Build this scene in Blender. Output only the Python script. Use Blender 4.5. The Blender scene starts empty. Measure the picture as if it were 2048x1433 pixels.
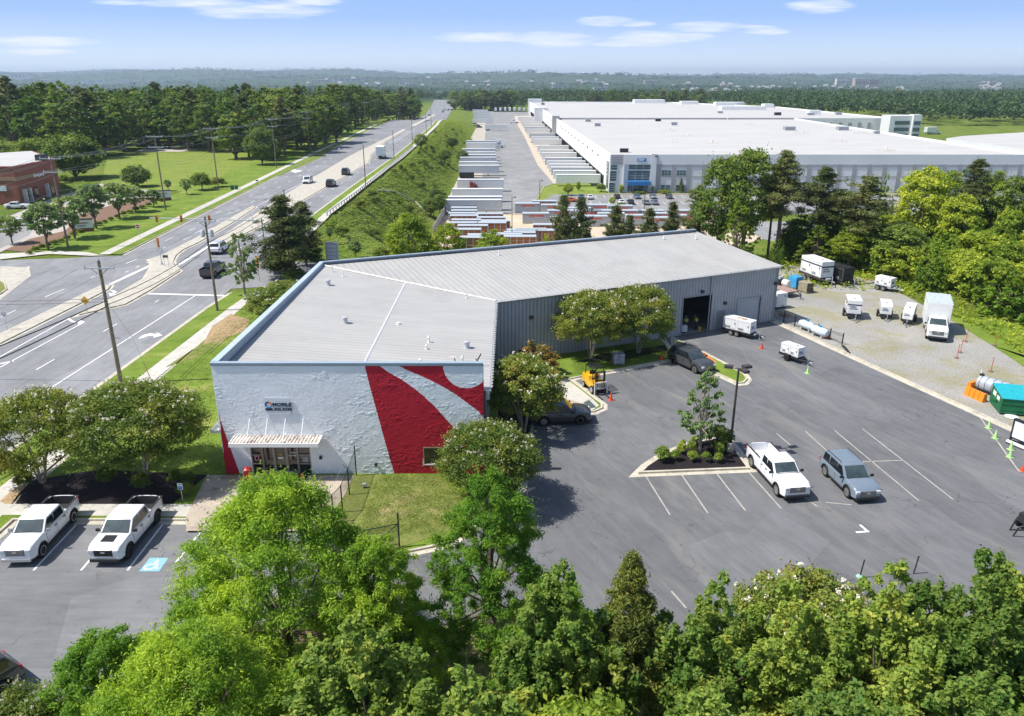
import bpy, bmesh, math, random
import numpy as np
from mathutils import Vector, Matrix
R = math.radians
HAZE_D = .0001
SC = bpy.context.scene
COL = SC.collection
# ------------------------------------------------------------------ camera
FPX = 1550.0; PITCH = math.atan(566 / FPX); CAMH = 27.0
cam = bpy.data.cameras.new('camera'); co = bpy.data.objects.new('camera', cam); COL.objects.link(co)
cam.sensor_width = 36; cam.lens = FPX / 2048 * 36; cam.clip_start = .5; cam.clip_end = 40000
co.location = (0, 0, CAMH); co.rotation_euler = (math.pi / 2 - PITCH, 0, 0)
SC.camera = co
SC.render.resolution_x = 1024; SC.render.resolution_y = 716
# ------------------------------------------------------------------ sun and exposure
SUNV = Vector((.65, .10, -1)).normalized()
sl = bpy.data.lights.new('sun', 'SUN'); sl.energy = 5.0; sl.angle = R(.53); sl.color = (1, .955, .88)
so = bpy.data.objects.new('sun', sl); COL.objects.link(so)
so.rotation_euler = SUNV.to_track_quat('-Z', 'Y').to_euler()
SC.view_settings.view_transform = 'Standard'; SC.view_settings.look = 'None'
SC.view_settings.exposure = 0.33; SC.view_settings.gamma = 1
# ------------------------------------------------------------------ world
W = bpy.data.worlds.new('World'); SC.world = W; W.use_nodes = True
nt = W.node_tree; nt.nodes.clear()
def wn(t, **k):
    n = nt.nodes.new(t)
    for a, b in k.items(): setattr(n, a, b)
    return n
def wmath(op, a, b=None, c=None, clamp=False):
    n = wn('ShaderNodeMath', operation=op, use_clamp=clamp)
    for i, v in enumerate((a, b, c)):
        if v is None: continue
        if isinstance(v, (int, float)): n.inputs[i].default_value = v
        else: nt.links.new(v, n.inputs[i])
    return n.outputs[0]
def ray(px, py):
    u = (px - 1024) / FPX; v = (py - 716.5) / FPX; c, s = math.cos(PITCH), math.sin(PITCH)
    return u, c - v * s, -s - v * c
sky = wn('ShaderNodeTexSky', sky_type='NISHITA', sun_disc=False)
sky.sun_elevation = math.asin(-SUNV.z); sky.sun_rotation = math.atan2(-SUNV.x, -SUNV.y)
sky.dust_density = 1.2; sky.altitude = 200
tc = wn('ShaderNodeTexCoord'); sep = wn('ShaderNodeSeparateXYZ'); nt.links.new(tc.outputs['Generated'], sep.inputs[0])
X_, Y_, Z_ = sep.outputs
skys = wn('ShaderNodeVectorMath', operation='SCALE'); nt.links.new(sky.outputs[0], skys.inputs[0]); skys.inputs['Scale'].default_value = .125
ramp = wn('ShaderNodeValToRGB'); ramp.color_ramp.elements[0].position = 0; ramp.color_ramp.elements[0].color = (.68, .75, .84, 1)
ramp.color_ramp.elements[1].position = 1; ramp.color_ramp.elements[1].color = (.20, .37, .73, 1)
e = ramp.color_ramp.elements.new(.32); e.color = (.32, .49, .83, 1)
e = ramp.color_ramp.elements.new(.12); e.color = (.56, .68, .85, 1)
nt.links.new(wmath('MULTIPLY', Z_, 5.0, clamp=True), ramp.inputs[0])
mixs = wn('ShaderNodeMix', data_type='RGBA'); nt.links.new(wmath('MULTIPLY_ADD', Z_, 6, -.9, True), mixs.inputs[0])
nt.links.new(ramp.outputs[0], mixs.inputs[6]); nt.links.new(skys.outputs[0], mixs.inputs[7])
yy = wmath('MAXIMUM', Y_, .05); A_ = wmath('DIVIDE', X_, yy); E_ = wmath('DIVIDE', Z_, yy)
cmb = wn('ShaderNodeCombineXYZ'); nt.links.new(wmath('MULTIPLY', A_, 9), cmb.inputs[0]); nt.links.new(wmath('MULTIPLY', E_, 95), cmb.inputs[1])
noi = wn('ShaderNodeTexNoise'); noi.inputs['Scale'].default_value = 1.7; noi.inputs['Detail'].default_value = 7; noi.inputs['Roughness'].default_value = .62
nt.links.new(cmb.outputs[0], noi.inputs[0])
mask = None
for (px, py, w, h) in ((520, 20, 150, 15), (380, 4, 120, 9), (70, 84, 140, 9), (60, 104, 100, 6), (960, 75, 110, 9), (1110, 80, 100, 13), (1210, 42, 62, 9), (1275, 48, 40, 5), (1300, 78, 95, 13), (1410, 54, 80, 9), (1230, 88, 60, 6), (1385, 74, 50, 6), (1535, 64, 50, 6), (1500, 55, 60, 4), (1640, 12, 72, 12), (240, 4, 60, 5), (620, 4, 70, 7)):
    dx, dy, dz = ray(px, py); a0, e0 = dx / dy, dz / dy
    w_ = w / FPX; h_ = h * 1.3 / FPX
    t = wmath('ADD', wmath('POWER', wmath('ABSOLUTE', wmath('MULTIPLY_ADD', A_, 1 / w_, -a0 / w_)), 2), wmath('POWER', wmath('ABSOLUTE', wmath('MULTIPLY_ADD', E_, 1 / h_, -e0 / h_)), 2))
    t = wmath('SUBTRACT', 1.0, t, clamp=True)
    mask = t if mask is None else wmath('MAXIMUM', mask, t)
m2 = wmath('ADD', wmath('POWER', mask, .6), wmath('MULTIPLY_ADD', noi.outputs[0], 2.6, -1.55))
m2 = wmath('MULTIPLY', wmath('MULTIPLY', m2, wmath('GREATER_THAN', mask, .001)), wmath('MULTIPLY', mask, 2.2, clamp=True), clamp=True)
m2 = wmath('MULTIPLY', m2, wmath('GREATER_THAN', Y_, .1))
m2 = wmath('MULTIPLY', m2, .8)
mixc = wn('ShaderNodeMix', data_type='RGBA'); nt.links.new(m2, mixc.inputs[0]); nt.links.new(mixs.outputs[2], mixc.inputs[6]); mixc.inputs[7].default_value = (.80, .83, .87, 1)
bg = wn('ShaderNodeBackground'); nt.links.new(mixc.outputs[2], bg.inputs[0]); bg.inputs[1].default_value = 1.0
nt.links.new(bg.outputs[0], wn('ShaderNodeOutputWorld').inputs[0])
# ------------------------------------------------------------------ geometry helpers
rnd = random.Random(7)
def G(px, py, z=0.0):
    dx, dy, dz = ray(px, py); t = (z - CAMH) / dz
    return (dx * t, dy * t)
def ZP(px, py, y):
    dx, dy, dz = ray(px, py); t = y / dy
    return (dx * t, CAMH + dz * t)
def sm(a, b, t):
    t = min(1, max(0, (t - a) / (b - a))); return t * t * (3 - 2 * t)
def tag(o, label=None, cat=None, group=None, kind=None):
    if label: o['label'] = label
    if cat: o['category'] = cat
    if group: o['group'] = group
    if kind: o['kind'] = kind
    return o
def thing(name, label, cat, loc=(0, 0, 0), rz=0, group=None):
    o = bpy.data.objects.new(name, None); COL.objects.link(o); o.empty_display_size = .3
    o.location = loc; o.rotation_euler = (0, 0, rz); return tag(o, label, cat, group)
KIDS = {}
def link(name, me, parent=None):
    o = bpy.data.objects.new(name, me); COL.objects.link(o)
    if parent is not None:
        o.parent = parent; KIDS.setdefault(parent, []).append(o)
    return o
def copy_tree(o, loc=None, rz=None, parent=None, label=None, group=None, scale=None):
    c = o.copy(); COL.objects.link(c)
    if parent is not None: c.parent = parent; KIDS.setdefault(parent, []).append(c)
    if loc is not None: c.location = loc
    if rz is not None: c.rotation_euler = (0, 0, rz)
    if scale is not None: c.scale = scale if hasattr(scale, '__len__') else (scale,) * 3
    if label: c['label'] = label
    if group: c['group'] = group
    for k in list(KIDS.get(o, [])): copy_tree(k, parent=c)
    return c
class MB:
    def __init__(s): s.v = []; s.f = []; s.m = []; s.mats = []
    def mi(s, m):
        if m not in s.mats: s.mats.append(m)
        return s.mats.index(m)
    def add(s, vs, fs, m):
        b = len(s.v); s.v += [tuple(v) for v in vs]; s.f += [tuple(i + b for i in f) for f in fs]; s.m += [s.mi(m)] * len(fs); return s
    def box(s, x0, x1, y0, y1, z0, z1, m, rz=0, c=(0, 0), top=1.0):
        if x0 > x1: x0, x1 = x1, x0
        if y0 > y1: y0, y1 = y1, y0
        if z0 > z1: z0, z1 = z1, z0
        cx, cy = (x0 + x1) / 2, (y0 + y1) / 2
        vs = []
        for z, k in ((z0, 1), (z1, top)):
            for x, y in ((x0, y0), (x1, y0), (x1, y1), (x0, y1)):
                x = cx + (x - cx) * k; y = cy + (y - cy) * k
                if rz: x, y = c[0] + (x - c[0]) * math.cos(rz) - (y - c[1]) * math.sin(rz), c[1] + (x - c[0]) * math.sin(rz) + (y - c[1]) * math.cos(rz)
                vs.append((x, y, z))
        return s.add(vs, [(3, 2, 1, 0), (4, 5, 6, 7), (0, 1, 5, 4), (1, 2, 6, 5), (2, 3, 7, 6), (3, 0, 4, 7)], m)
    def prism(s, poly, z0, z1, m, mside=None):
        n = len(poly); a = sum(poly[i][0] * poly[(i + 1) % n][1] - poly[(i + 1) % n][0] * poly[i][1] for i in range(n))
        if a < 0: poly = poly[::-1]
        b = len(s.v)
        s.add([(p[0], p[1], z1) for p in poly], [tuple(range(n))], m)
        s.add([(p[0], p[1], z0) for p in poly] + [(p[0], p[1], z1) for p in poly], [(i, (i + 1) % n, n + (i + 1) % n, n + i) for i in range(n)], mside or m)
        return s
    def tube(s, pts, r, m, n=8, caps=True):
        pts = [Vector(p) for p in pts]; rs = r if hasattr(r, '__len__') else [r] * len(pts); rings = []
        for i, p in enumerate(pts):
            d = (pts[min(i + 1, len(pts) - 1)] - pts[max(i - 1, 0)]).normalized()
            a = d.cross(Vector((0, 0, 1)) if abs(d.z) < .95 else Vector((0, 1, 0))).normalized(); b = d.cross(a)
            rings.append([p + (a * math.cos(t) + b * math.sin(t)) * rs[i] for t in [2 * math.pi * k / n for k in range(n)]])
        vs = [v for r_ in rings for v in r_]; fs = []
        for i in range(len(pts) - 1):
            for k in range(n): fs.append((i * n + k, i * n + (k + 1) % n, (i + 1) * n + (k + 1) % n, (i + 1) * n + k))
        if caps: fs.append(tuple(range(n))); fs.append(tuple(range((len(pts) - 1) * n, len(pts) * n))[::-1])
        return s.add(vs, fs, m)
    def lathe(s, prof, m, n=12, c=(0, 0, 0), axis='z'):
        vs = []
        for r, z in prof:
            for k in range(n):
                t = 2 * math.pi * k / n; a, b = r * math.cos(t), r * math.sin(t)
                p = (a, b, z) if axis == 'z' else ((z, a, b) if axis == 'x' else (a, z, b))
                vs.append((p[0] + c[0], p[1] + c[1], p[2] + c[2]))
        fs = [(i * n + k, i * n + (k + 1) % n, (i + 1) * n + (k + 1) % n, (i + 1) * n + k) for i in range(len(prof) - 1) for k in range(n)]
        fs += [tuple(range(n))[::-1], tuple(range((len(prof) - 1) * n, len(prof) * n))]
        return s.add(vs, fs, m)
    def build(s, name, parent=None, smooth=False, bevel=0, recalc=True, loc=None):
        me = bpy.data.meshes.new(name); me.from_pydata(s.v, [], s.f)
        for m in s.mats:
            if m: me.materials.append(m)
        me.polygons.foreach_set('material_index', s.m)
        if recalc or bevel:
            bm = bmesh.new(); bm.from_mesh(me)
            if bevel:
                bmesh.ops.remove_doubles(bm, verts=bm.verts, dist=1e-5)
                bmesh.ops.bevel(bm, geom=[e for e in bm.edges if len(e.link_faces) == 2 and e.calc_face_angle(0) > .35], offset=bevel, segments=2, profile=.6, affect='EDGES', clamp_overlap=True)
            bmesh.ops.recalc_face_normals(bm, faces=bm.faces); bm.to_mesh(me); bm.free()
        if smooth: me.polygons.foreach_set('use_smooth', [True] * len(me.polygons)); 
        if smooth and hasattr(me, 'set_sharp_from_angle'): me.set_sharp_from_angle(angle=R(40))
        o = link(name, me, parent)
        if loc: o.location = loc
        return o
def np_mesh(name, V, F4, mats, mi=None, smooth=False):
    me = bpy.data.meshes.new(name); nv, nf = len(V), len(F4); k = F4.shape[1]
    me.vertices.add(nv); me.vertices.foreach_set('co', np.asarray(V, np.float32).ravel())
    me.loops.add(nf * k); me.loops.foreach_set('vertex_index', np.asarray(F4, np.int32).ravel())
    me.polygons.add(nf); me.polygons.foreach_set('loop_start', np.arange(0, nf * k, k, dtype=np.int32)); 
    me.polygons.foreach_set('loop_total', np.full(nf, k, np.int32))
    for m in mats: me.materials.append(m)
    if mi is not None: me.polygons.foreach_set('material_index', np.asarray(mi, np.int32))
    if smooth: me.polygons.foreach_set('use_smooth', np.ones(nf, bool))
    me.update(calc_edges=True); me.validate(); return me
# ------------------------------------------------------------------ materials
class M:
    def __init__(s, name, rough=.8, spec=.3, metal=0):
        s.m = bpy.data.materials.new(name); s.m.use_nodes = True; s.t = s.m.node_tree; s.b = s.t.nodes['Principled BSDF']
        s.b.inputs['Roughness'].default_value = rough; s.b.inputs['Specular IOR Level'].default_value = spec; s.b.inputs['Metallic'].default_value = metal
        s.tc = None
    def n(s, t, **k):
        n = s.t.nodes.new(t)
        for a, b in k.items(): setattr(n, a, b)
        return n
    def l(s, a, b): s.t.links.new(a, b)
    def co(s, scale=(1, 1, 1), rot=0, kind='Object'):
        if not s.tc: s.tc = s.n('ShaderNodeTexCoord')
        mp = s.n('ShaderNodeMapping', vector_type='TEXTURE'); mp.inputs['Scale'].default_value = tuple(1 / v for v in scale); mp.inputs['Rotation'].default_value = (0, 0, -rot)
        s.l(s.tc.outputs[kind], mp.inputs[0]); return mp.outputs[0]
    def noise(s, sc, det=4, rough=.55, co=None, dist=0):
        n = s.n('ShaderNodeTexNoise'); n.inputs['Scale'].default_value = sc; n.inputs['Detail'].default_value = det; n.inputs['Roughness'].default_value = rough; n.inputs['Distortion'].default_value = dist
        s.l(co or s.co(), n.inputs[0]); return n.outputs[0]
    def ramp(s, f, stops):
        r = s.n('ShaderNodeValToRGB'); el = r.color_ramp.elements
        el[0].position, el[0].color = stops[0][0], (*stops[0][1], 1) if hasattr(stops[0][1], '__len__') else (*(stops[0][1],) * 3, 1)
        el[1].position, el[1].color = stops[-1][0], (*stops[-1][1], 1) if hasattr(stops[-1][1], '__len__') else (*(stops[-1][1],) * 3, 1)
        for p, c in stops[1:-1]: e = el.new(p); e.color = (*c, 1) if hasattr(c, '__len__') else (c, c, c, 1)
        s.l(f, r.inputs[0]); return r.outputs[0]
    def mix(s, f, a, b, mode='MIX'):
        n = s.n('ShaderNodeMix', data_type='RGBA', blend_type=mode)
        for i, v in ((0, f), (6, a), (7, b)):
            if isinstance(v, (int, float)): n.inputs[i].default_value = v
            elif isinstance(v, tuple): n.inputs[i].default_value = (*v, 1)
            else: s.l(v, n.inputs[i])
        return n.outputs[2]
    def math(s, op, a, b=0, clamp=False):
        n = s.n('ShaderNodeMath', operation=op, use_clamp=clamp)
        for i, v in enumerate((a, b)):
            if isinstance(v, (int, float)): n.inputs[i].default_value = v
            else: s.l(v, n.inputs[i])
        return n.outputs[0]
    def col(s, c):
        if isinstance(c, tuple): s.b.inputs['Base Color'].default_value = (*c, 1)
        else: s.l(c, s.b.inputs['Base Color'])
        return s
    def bump(s, h, st=.3, dist=.05):
        n = s.n('ShaderNodeBump'); n.inputs['Strength'].default_value = st; n.inputs['Distance'].default_value = dist
        s.l(h, n.inputs['Height']); s.l(n.outputs[0], s.b.inputs['Normal']); return s
def sc_(c, k): return tuple(v * k for v in c)
def simple(name, c, rough=.7, var=.15, nsc=3, spec=.3, metal=0, bump=0, grime=None):
    m = M(name, rough, spec, metal)
    out = m.ramp(m.noise(nsc, 4), [(.3, sc_(c, 1 - var)), (.7, sc_(c, 1 + var))])
    if grime: out = m.mix(m.ramp(m.noise(1.1, 6, .7), [(.5, 0.), (.75, 1.)]), out, grime)
    m.col(out)
    if bump: m.bump(m.noise(nsc * 6, 3), bump, .02)
    return m.m
def paint(name, c, rough=.28, metal=0):
    m = M(name, rough, .5, metal); m.b.inputs['Coat Weight'].default_value = .8; m.b.inputs['Coat Roughness'].default_value = .06
    m.col(m.ramp(m.noise(2.5, 3), [(.3, sc_(c, .94)), (.7, sc_(c, 1.04))])); return m.m
def asphalt(name, c, light, streak=None, cracks=.35, rot=0, st=(.03, .35)):
    m = M(name, .88, .25)
    a = m.ramp(m.noise(.16, 8, .72), [(.35, c), (.62, sc_(c, 1.25)), (.75, light)])
    f = m.ramp(m.noise(1.6, 6, .7, m.co((.2, 1.3, 1), rot)), [(.3, 0.86), (.7, 1.15)])
    pz = m.n('ShaderNodeTexVoronoi'); pz.inputs['Scale'].default_value = .11; m.l(m.co((1, 1.8, 1), rot), pz.inputs[0]); px_ = m.n('ShaderNodeSeparateColor'); m.l(pz.outputs['Color'], px_.inputs[0]); f = m.mix(1.0, f, m.ramp(px_.outputs[0], [(.0, .93), (.75, 1.0), (.8, 1.10)]), 'MULTIPLY')
    a = m.mix(1.0, a, f, 'MULTIPLY')
    g = m.ramp(m.noise(24, 2, .7), [(.3, .8), (.7, 1.18)]); a = m.mix(1.0, a, g, 'MULTIPLY')
    if streak:
        s_ = m.ramp(m.noise(1., 5, .6, m.co((st[0], st[1], 1), rot), .6), [(.52, 0.), (.74, .6)])
        a = m.mix(s_, a, streak)
    v = m.n('ShaderNodeTexVoronoi', feature='DISTANCE_TO_EDGE'); v.inputs['Scale'].default_value = .23
    wv = m.n('ShaderNodeVectorMath', operation='ADD'); nn = m.n('ShaderNodeTexNoise'); nn.inputs['Scale'].default_value = .9; nn.inputs['Detail'].default_value = 6
    m.l(m.co(), nn.inputs[0]); sc = m.n('ShaderNodeVectorMath', operation='SCALE'); m.l(nn.outputs['Color'], sc.inputs[0]); sc.inputs['Scale'].default_value = 2.6
    m.l(m.co(), wv.inputs[0]); m.l(sc.outputs[0], wv.inputs[1]); m.l(wv.outputs[0], v.inputs[0])
    cr = m.math('MULTIPLY', m.ramp(v.outputs['Distance'], [(0., 1.), (.009, 0.)]), m.ramp(m.noise(.21, 2), [(.45, 0.), (.6, cracks)]))
    a = m.mix(cr, a, sc_(c, .55)); sp = m.n('ShaderNodeTexVoronoi'); sp.inputs['Scale'].default_value = .55; m.l(m.co(), sp.inputs[0])
    a = m.mix(m.math('MULTIPLY', m.ramp(sp.outputs['Distance'], [(.05, 1.), (.13, 0.)]), m.ramp(m.noise(.3, 3), [(.5, 0.), (.6, .5)])), a, sc_(c, .5))
    a = m.mix(m.ramp(m.noise(.75, 9, .8), [(.60, 0.), (.72, .35)]), a, sc_(light, 1.35)); m.col(a); m.bump(m.noise(40, 2, .7), .3, .01); return m.m
def grass(name, c1, c2, dry, dk=.45, mow=True):
    m = M(name, .9, .15)
    a = m.ramp(m.noise(.22, 6, .6), [(.32, c1), (.58, c2), (.75 - dk * .1, dry)])
    g = m.ramp(m.noise(9, 4, .7), [(.28, .62), (.72, 1.35)]); a = m.mix(1.0, a, g, 'MULTIPLY')
    b = m.ramp(m.noise(.9, 4), [(.3, .85), (.7, 1.12)]); a = m.mix(1.0, a, b, 'MULTIPLY')
    m.col(a); m.bump(m.noise(14, 4, .7), .8, .06); return m.m
ASPH_LOT = asphalt('lot_asphalt', (.122, .124, .130), (.165, .165, .166), (.25, .24, .22), .9, R(66), (.09, .45))
ASPH_FRONT = asphalt('front_lot_asphalt', (.15, .152, .158), (.19, .192, .195), None, 1.0, 0)
ASPH_ROAD = asphalt('road_asphalt', (.195, .198, .207), (.23, .232, .238), (.25, .252, .256), .25, R(90), (.02, .6))
ASPH_YARD = asphalt('yard_asphalt', (.215, .215, .215), (.25, .25, .25), (.27, .27, .265), .3, R(90))
CONC = simple('pale_concrete', (.46, .43, .37), .85, .12, .8, bump=.2, grime=(.3, .27, .23))
CONC_SW = simple('sidewalk_concrete', (.5, .48, .43), .85, .1, .6, bump=.2, grime=(.36, .34, .3))
KERB = simple('kerb_concrete', (.5, .46, .38), .85, .15, 1.5, grime=(.28, .25, .2))
CONC_WALK = simple('stained_walk_concrete', (.42, .36, .29), .8, .16, .5, grime=(.2, .14, .1))
LINE = simple('white_road_paint', (.78, .78, .76), .7, .1, 6)
LINE_W = simple('worn_line_paint', (.40, .375, .33), .8, .2, 9, grime=(.2, .195, .19))
LINE_Y = simple('yellow_line_paint', (.62, .45, .2), .8, .2, 4)
GRASS = grass('lawn_grass', (.115, .185, .022), (.17, .24, .035), (.27, .27, .075))
GRASS_DRY = grass('dry_lawn_grass', (.16, .20, .045), (.21, .225, .065), (.32, .27, .13), .9)
GRASS_FAR = grass('meadow_grass', (.15, .215, .03), (.2, .25, .045), (.28, .26, .09))
MULCH = simple('dark_mulch', (.022, .018, .02), .95, .4, 14, spec=.15, bump=.8)
MULCH_RED = simple('brown_mulch', (.2, .125, .09), .95, .3, 6, spec=.15, bump=.6)
DIRT = simple('bare_red_dirt', (.36, .25, .14), .95, .2, 3, bump=.4)
def _gravel():
    m = M('gravel', .92, .2)
    g = m.ramp(m.noise(6.5, 6, .85), [(.30, (.15, .145, .135)), (.5, (.31, .30, .28)), (.70, (.58, .56, .52))])
    big = m.ramp(m.noise(.12, 3), [(.35, .86), (.7, 1.12)]); g = m.mix(1.0, g, big, 'MULTIPLY')
    k = m.math('MULTIPLY', m.ramp(m.noise(.14, 6, .7), [(.48, 0.), (.58, 1.)]), m.ramp(m.noise(3.2, 5, .75), [(.40, .1), (.58, .85)]))
    m.col(m.mix(k, g, (.25, .235, .085))); m.bump(m.noise(22, 3, .8), .7, .04); return m.m
GRAVEL = _gravel()
def leafmat(name, cols, trans=.35, objvar=.25):
    m = bpy.data.materials.new(name); m.use_nodes = True; t = m.node_tree; t.nodes.clear()
    N = t.nodes.new; L = t.links.new
    geo = N('ShaderNodeNewGeometry'); oi = N('ShaderNodeObjectInfo'); r = N('ShaderNodeValToRGB'); el = r.color_ramp.elements
    el[0].position = 0; el[0].color = (*cols[0], 1); el[1].position = 1; el[1].color = (*cols[-1], 1)
    for i, c in enumerate(cols[1:-1]): e = el.new((i + 1) / (len(cols) - 1)); e.color = (*c, 1)
    tcn = N('ShaderNodeTexCoord'); no = N('ShaderNodeTexNoise'); no.inputs['Scale'].default_value = .45; no.inputs['Detail'].default_value = 2; L(tcn.outputs['Object'], no.inputs[0])
    a = N('ShaderNodeMath'); a.operation = 'MULTIPLY_ADD'; L(no.outputs[0], a.inputs[0]); a.inputs[1].default_value = 1.3; a.inputs[2].default_value = -.4
    b = N('ShaderNodeMath'); b.operation = 'MULTIPLY_ADD'; L(geo.outputs['Random Per Island'], b.inputs[0]); b.inputs[1].default_value = .45; L(a.outputs[0], b.inputs[2])
    L(b.outputs[0], r.inputs[0])
    hs = N('ShaderNodeHueSaturation'); L(r.outputs[0], hs.inputs['Color'])
    v = N('ShaderNodeMath'); v.operation = 'MULTIPLY_ADD'; L(oi.outputs['Random'], v.inputs[0]); v.inputs[1].default_value = objvar * 2; v.inputs[2].default_value = 1 - objvar; L(v.outputs[0], hs.inputs['Value'])
    h = N('ShaderNodeMath'); h.operation = 'MULTIPLY_ADD'; L(oi.outputs['Random'], h.inputs[0]); h.inputs[1].default_value = -.035; h.inputs[2].default_value = .5175; L(h.outputs[0], hs.inputs['Hue'])
    d = N('ShaderNodeBsdfPrincipled'); d.inputs['Roughness'].default_value = .62; d.inputs['Specular IOR Level'].default_value = .22; L(hs.outputs[0], d.inputs['Base Color'])
    tr = N('ShaderNodeBsdfTranslucent'); ty = N('ShaderNodeMix'); ty.data_type = 'RGBA'; ty.blend_type = 'MULTIPLY'; ty.inputs[0].default_value = 1; L(hs.outputs[0], ty.inputs[6]); ty.inputs[7].default_value = (1.5, 1.45, .5, 1); L(ty.outputs[2], tr.inputs[0])
    mx = N('ShaderNodeMixShader'); mx.inputs[0].default_value = trans; L(d.outputs[0], mx.inputs[1]); L(tr.outputs[0], mx.inputs[2])
    L(mx.outputs[0], N('ShaderNodeOutputMaterial').inputs[0]); return m
BARK = simple('bark', (.16, .12, .09), .95, .3, 5, bump=.6)
BARK_P = simple('pale_bark', (.34, .29, .23), .9, .2, 5, bump=.3)
WOOD = simple('weathered_pole_wood', (.2, .165, .12), .9, .25, 4, bump=.4)
STEEL = simple('galvanised_steel', (.5, .52, .54), .45, .1, 6, spec=.5, metal=.3)
BLK = simple('black_metal', (.018, .019, .021), .5, .2, 6, spec=.4)
DKG = simple('dark_green_metal', (.015, .04, .03), .5, .2, 6, spec=.4)
BRONZE = simple('bronze_metal', (.055, .045, .042), .5, .2, 6, spec=.4)
WHT = simple('white_enamel', (.72, .73, .72), .4, .05, 2, spec=.5)
RED = simple('red_enamel', (.42, .025, .03), .4, .1, 3, spec=.5)
TYRE = simple('tyre_rubber', (.02, .02, .021), .85, .15, 9)
RIM = simple('alloy_rim', (.5, .49, .46), .3, .1, 9, spec=.6, metal=.5)
RIM_B = simple('black_rim', (.03, .03, .033), .35, .1, 9)
def glassm(name, c=(.012, .016, .02), rough=.06):
    m = M(name, rough, .9); m.col(m.ramp(m.noise(1.2, 3), [(.3, sc_(c, .6)), (.7, sc_(c, 1.6))])); return m.m
GLASS = glassm('dark_glass'); WSH = glassm('windshield_glass', (.045, .065, .07), .03); TEAL = glassm('teal_glass', (.02, .07, .075), .08)  # windshield base colour is lightened to stand in for reflection
LAMP_C = simple('clear_lamp_lens', (.6, .62, .65), .12, .1, 20, spec=.8); LAMP_R = simple('red_lamp_lens', (.35, .012, .015), .2, .1, 20, spec=.6)
CHROME = simple('chrome_trim', (.6, .61, .63), .15, .05, 9, spec=.8, metal=.8)
TRIM = simple('dark_plastic_trim', (.03, .031, .034), .6, .1, 9)
# ------------------------------------------------------------------ terrain
def drift(y): return -.0215 * max(0, y - 280) if y < 700 else -9.03 - .05 * (min(y, 1300) - 700)
def fbm(x, y):
    return (math.sin(x * .0021 + 1.3) * math.cos(y * .0017 + .4) + .6 * math.sin(x * .0047 + y * .0031 + 2.1) + .35 * math.sin(x * .011 - y * .0083) + .2 * math.sin(x * .023 + y * .019 + 1))
def sl(a, b, t):
    k = min(1, max(0, (t - a) / (b - a))); return .8 * k + .2 * k * k * (3 - 2 * k)
def TZ(x, y):
    xs = x - drift(y)
    y0 = float(np.interp(x, [-24, -12, 6, 24, 40], [120, 104, 99, 109, 118]))
    e_ = -11 * sm(y0, y0 + float(np.interp(x, [-24, -2], [56, 32])), y) * sl(-34 if y < 125 else max(-37, -34 - (y - 125) * .085), -22, xs)
    z = e_
    road = -10 * sm(480, 740, y)
    if xs < -22: z = e_ + (road - 0) * (1 - sl(-37, -22, xs)) if y > 470 else e_
    far = sm(880, 1300, y)
    if far > 0 or abs(x) > 500:
        fx = sm(400, 900, abs(x - 60))
        k = max(far, fx)
        zf = -10.5 - 19.5 * sm(1200, 2100, y) + 9 * fbm(x, y) * sm(1300, 2500, y) + 30 * sm(3800, 6500, y) + 25 * fbm(x * .6, y * .6) * sm(3500, 6000, y)
        zf += 60 * sm(5500, 9000, y) * sm(500, -3500, x)
        z = z * (1 - k) + zf * k
    return z
def axis(a, lo, hi, step, g, far_lo, far_hi):
    v = list(np.arange(lo, hi, step)); s = step; t = v[-1]
    while t < far_hi: s *= g; t += s; v.append(t)
    s = step; t = lo
    while t > far_lo: s *= g; t -= s; v.insert(0, t)
    return v
xs_ = axis(0, -90, 120, 3, 1.05, -9000, 9000); ys_ = axis(0, -60, 260, 3, 1.04, -400, 13000)
V = np.array([(x, y, TZ(x, y) - .06) for y in ys_ for x in xs_], np.float32); nx = len(xs_)
F = np.array([(j * nx + i, j * nx + i + 1, (j + 1) * nx + i + 1, (j + 1) * nx + i) for j in range(len(ys_) - 1) for i in range(nx - 1)], np.int32)
def _ground():
    m = M('ground_cover', .95, .1)
    a = m.ramp(m.noise(.1, 6, .6), [(.32, (.10, .16, .02)), (.55, (.15, .2, .03)), (.7, (.24, .23, .075))])
    g = m.ramp(m.noise(3, 5, .75), [(.28, .5), (.72, 1.4)]); a = m.mix(1.0, a, g, 'MULTIPLY')
    sx = m.n('ShaderNodeSeparateXYZ'); m.l(m.co(), sx.inputs[0])
    wd = m.ramp(m.noise(.02, 8, .75), [(.35, (.03, .055, .02)), (.55, (.05, .08, .028)), (.75, (.08, .105, .04))])
    k = m.math('MULTIPLY_ADD', sx.outputs[1], 1 / 300, clamp=True)
    k.node.inputs[2].default_value = -1050 / 300
    m.col(m.mix(k, a, wd)); m.bump(m.noise(2.2, 6, .8), 1, .3); return m.m
GROUND = _ground()
tag(link('ground', np_mesh('ground', V, F, [GROUND], smooth=True)), 'grassy ground running out to wooded hills', None, None, 'structure')
NSHEET = [0]
def sheet(name, pts, z, m, px=True, kind='structure', label=None):
    """flat polygon; pts in photo pixels on plane z, or in metres"""
    P_ = [G(a, b, z) for a, b in pts] if px else pts
    o = MB().add([(x, y, z) for x, y in P_], [tuple(range(len(P_)))], m).build(name)
    for p in o.data.polygons:
        if p.normal.z < 0: o.data.flip_normals(); break
    return tag(o, label, None, None, kind)
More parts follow.
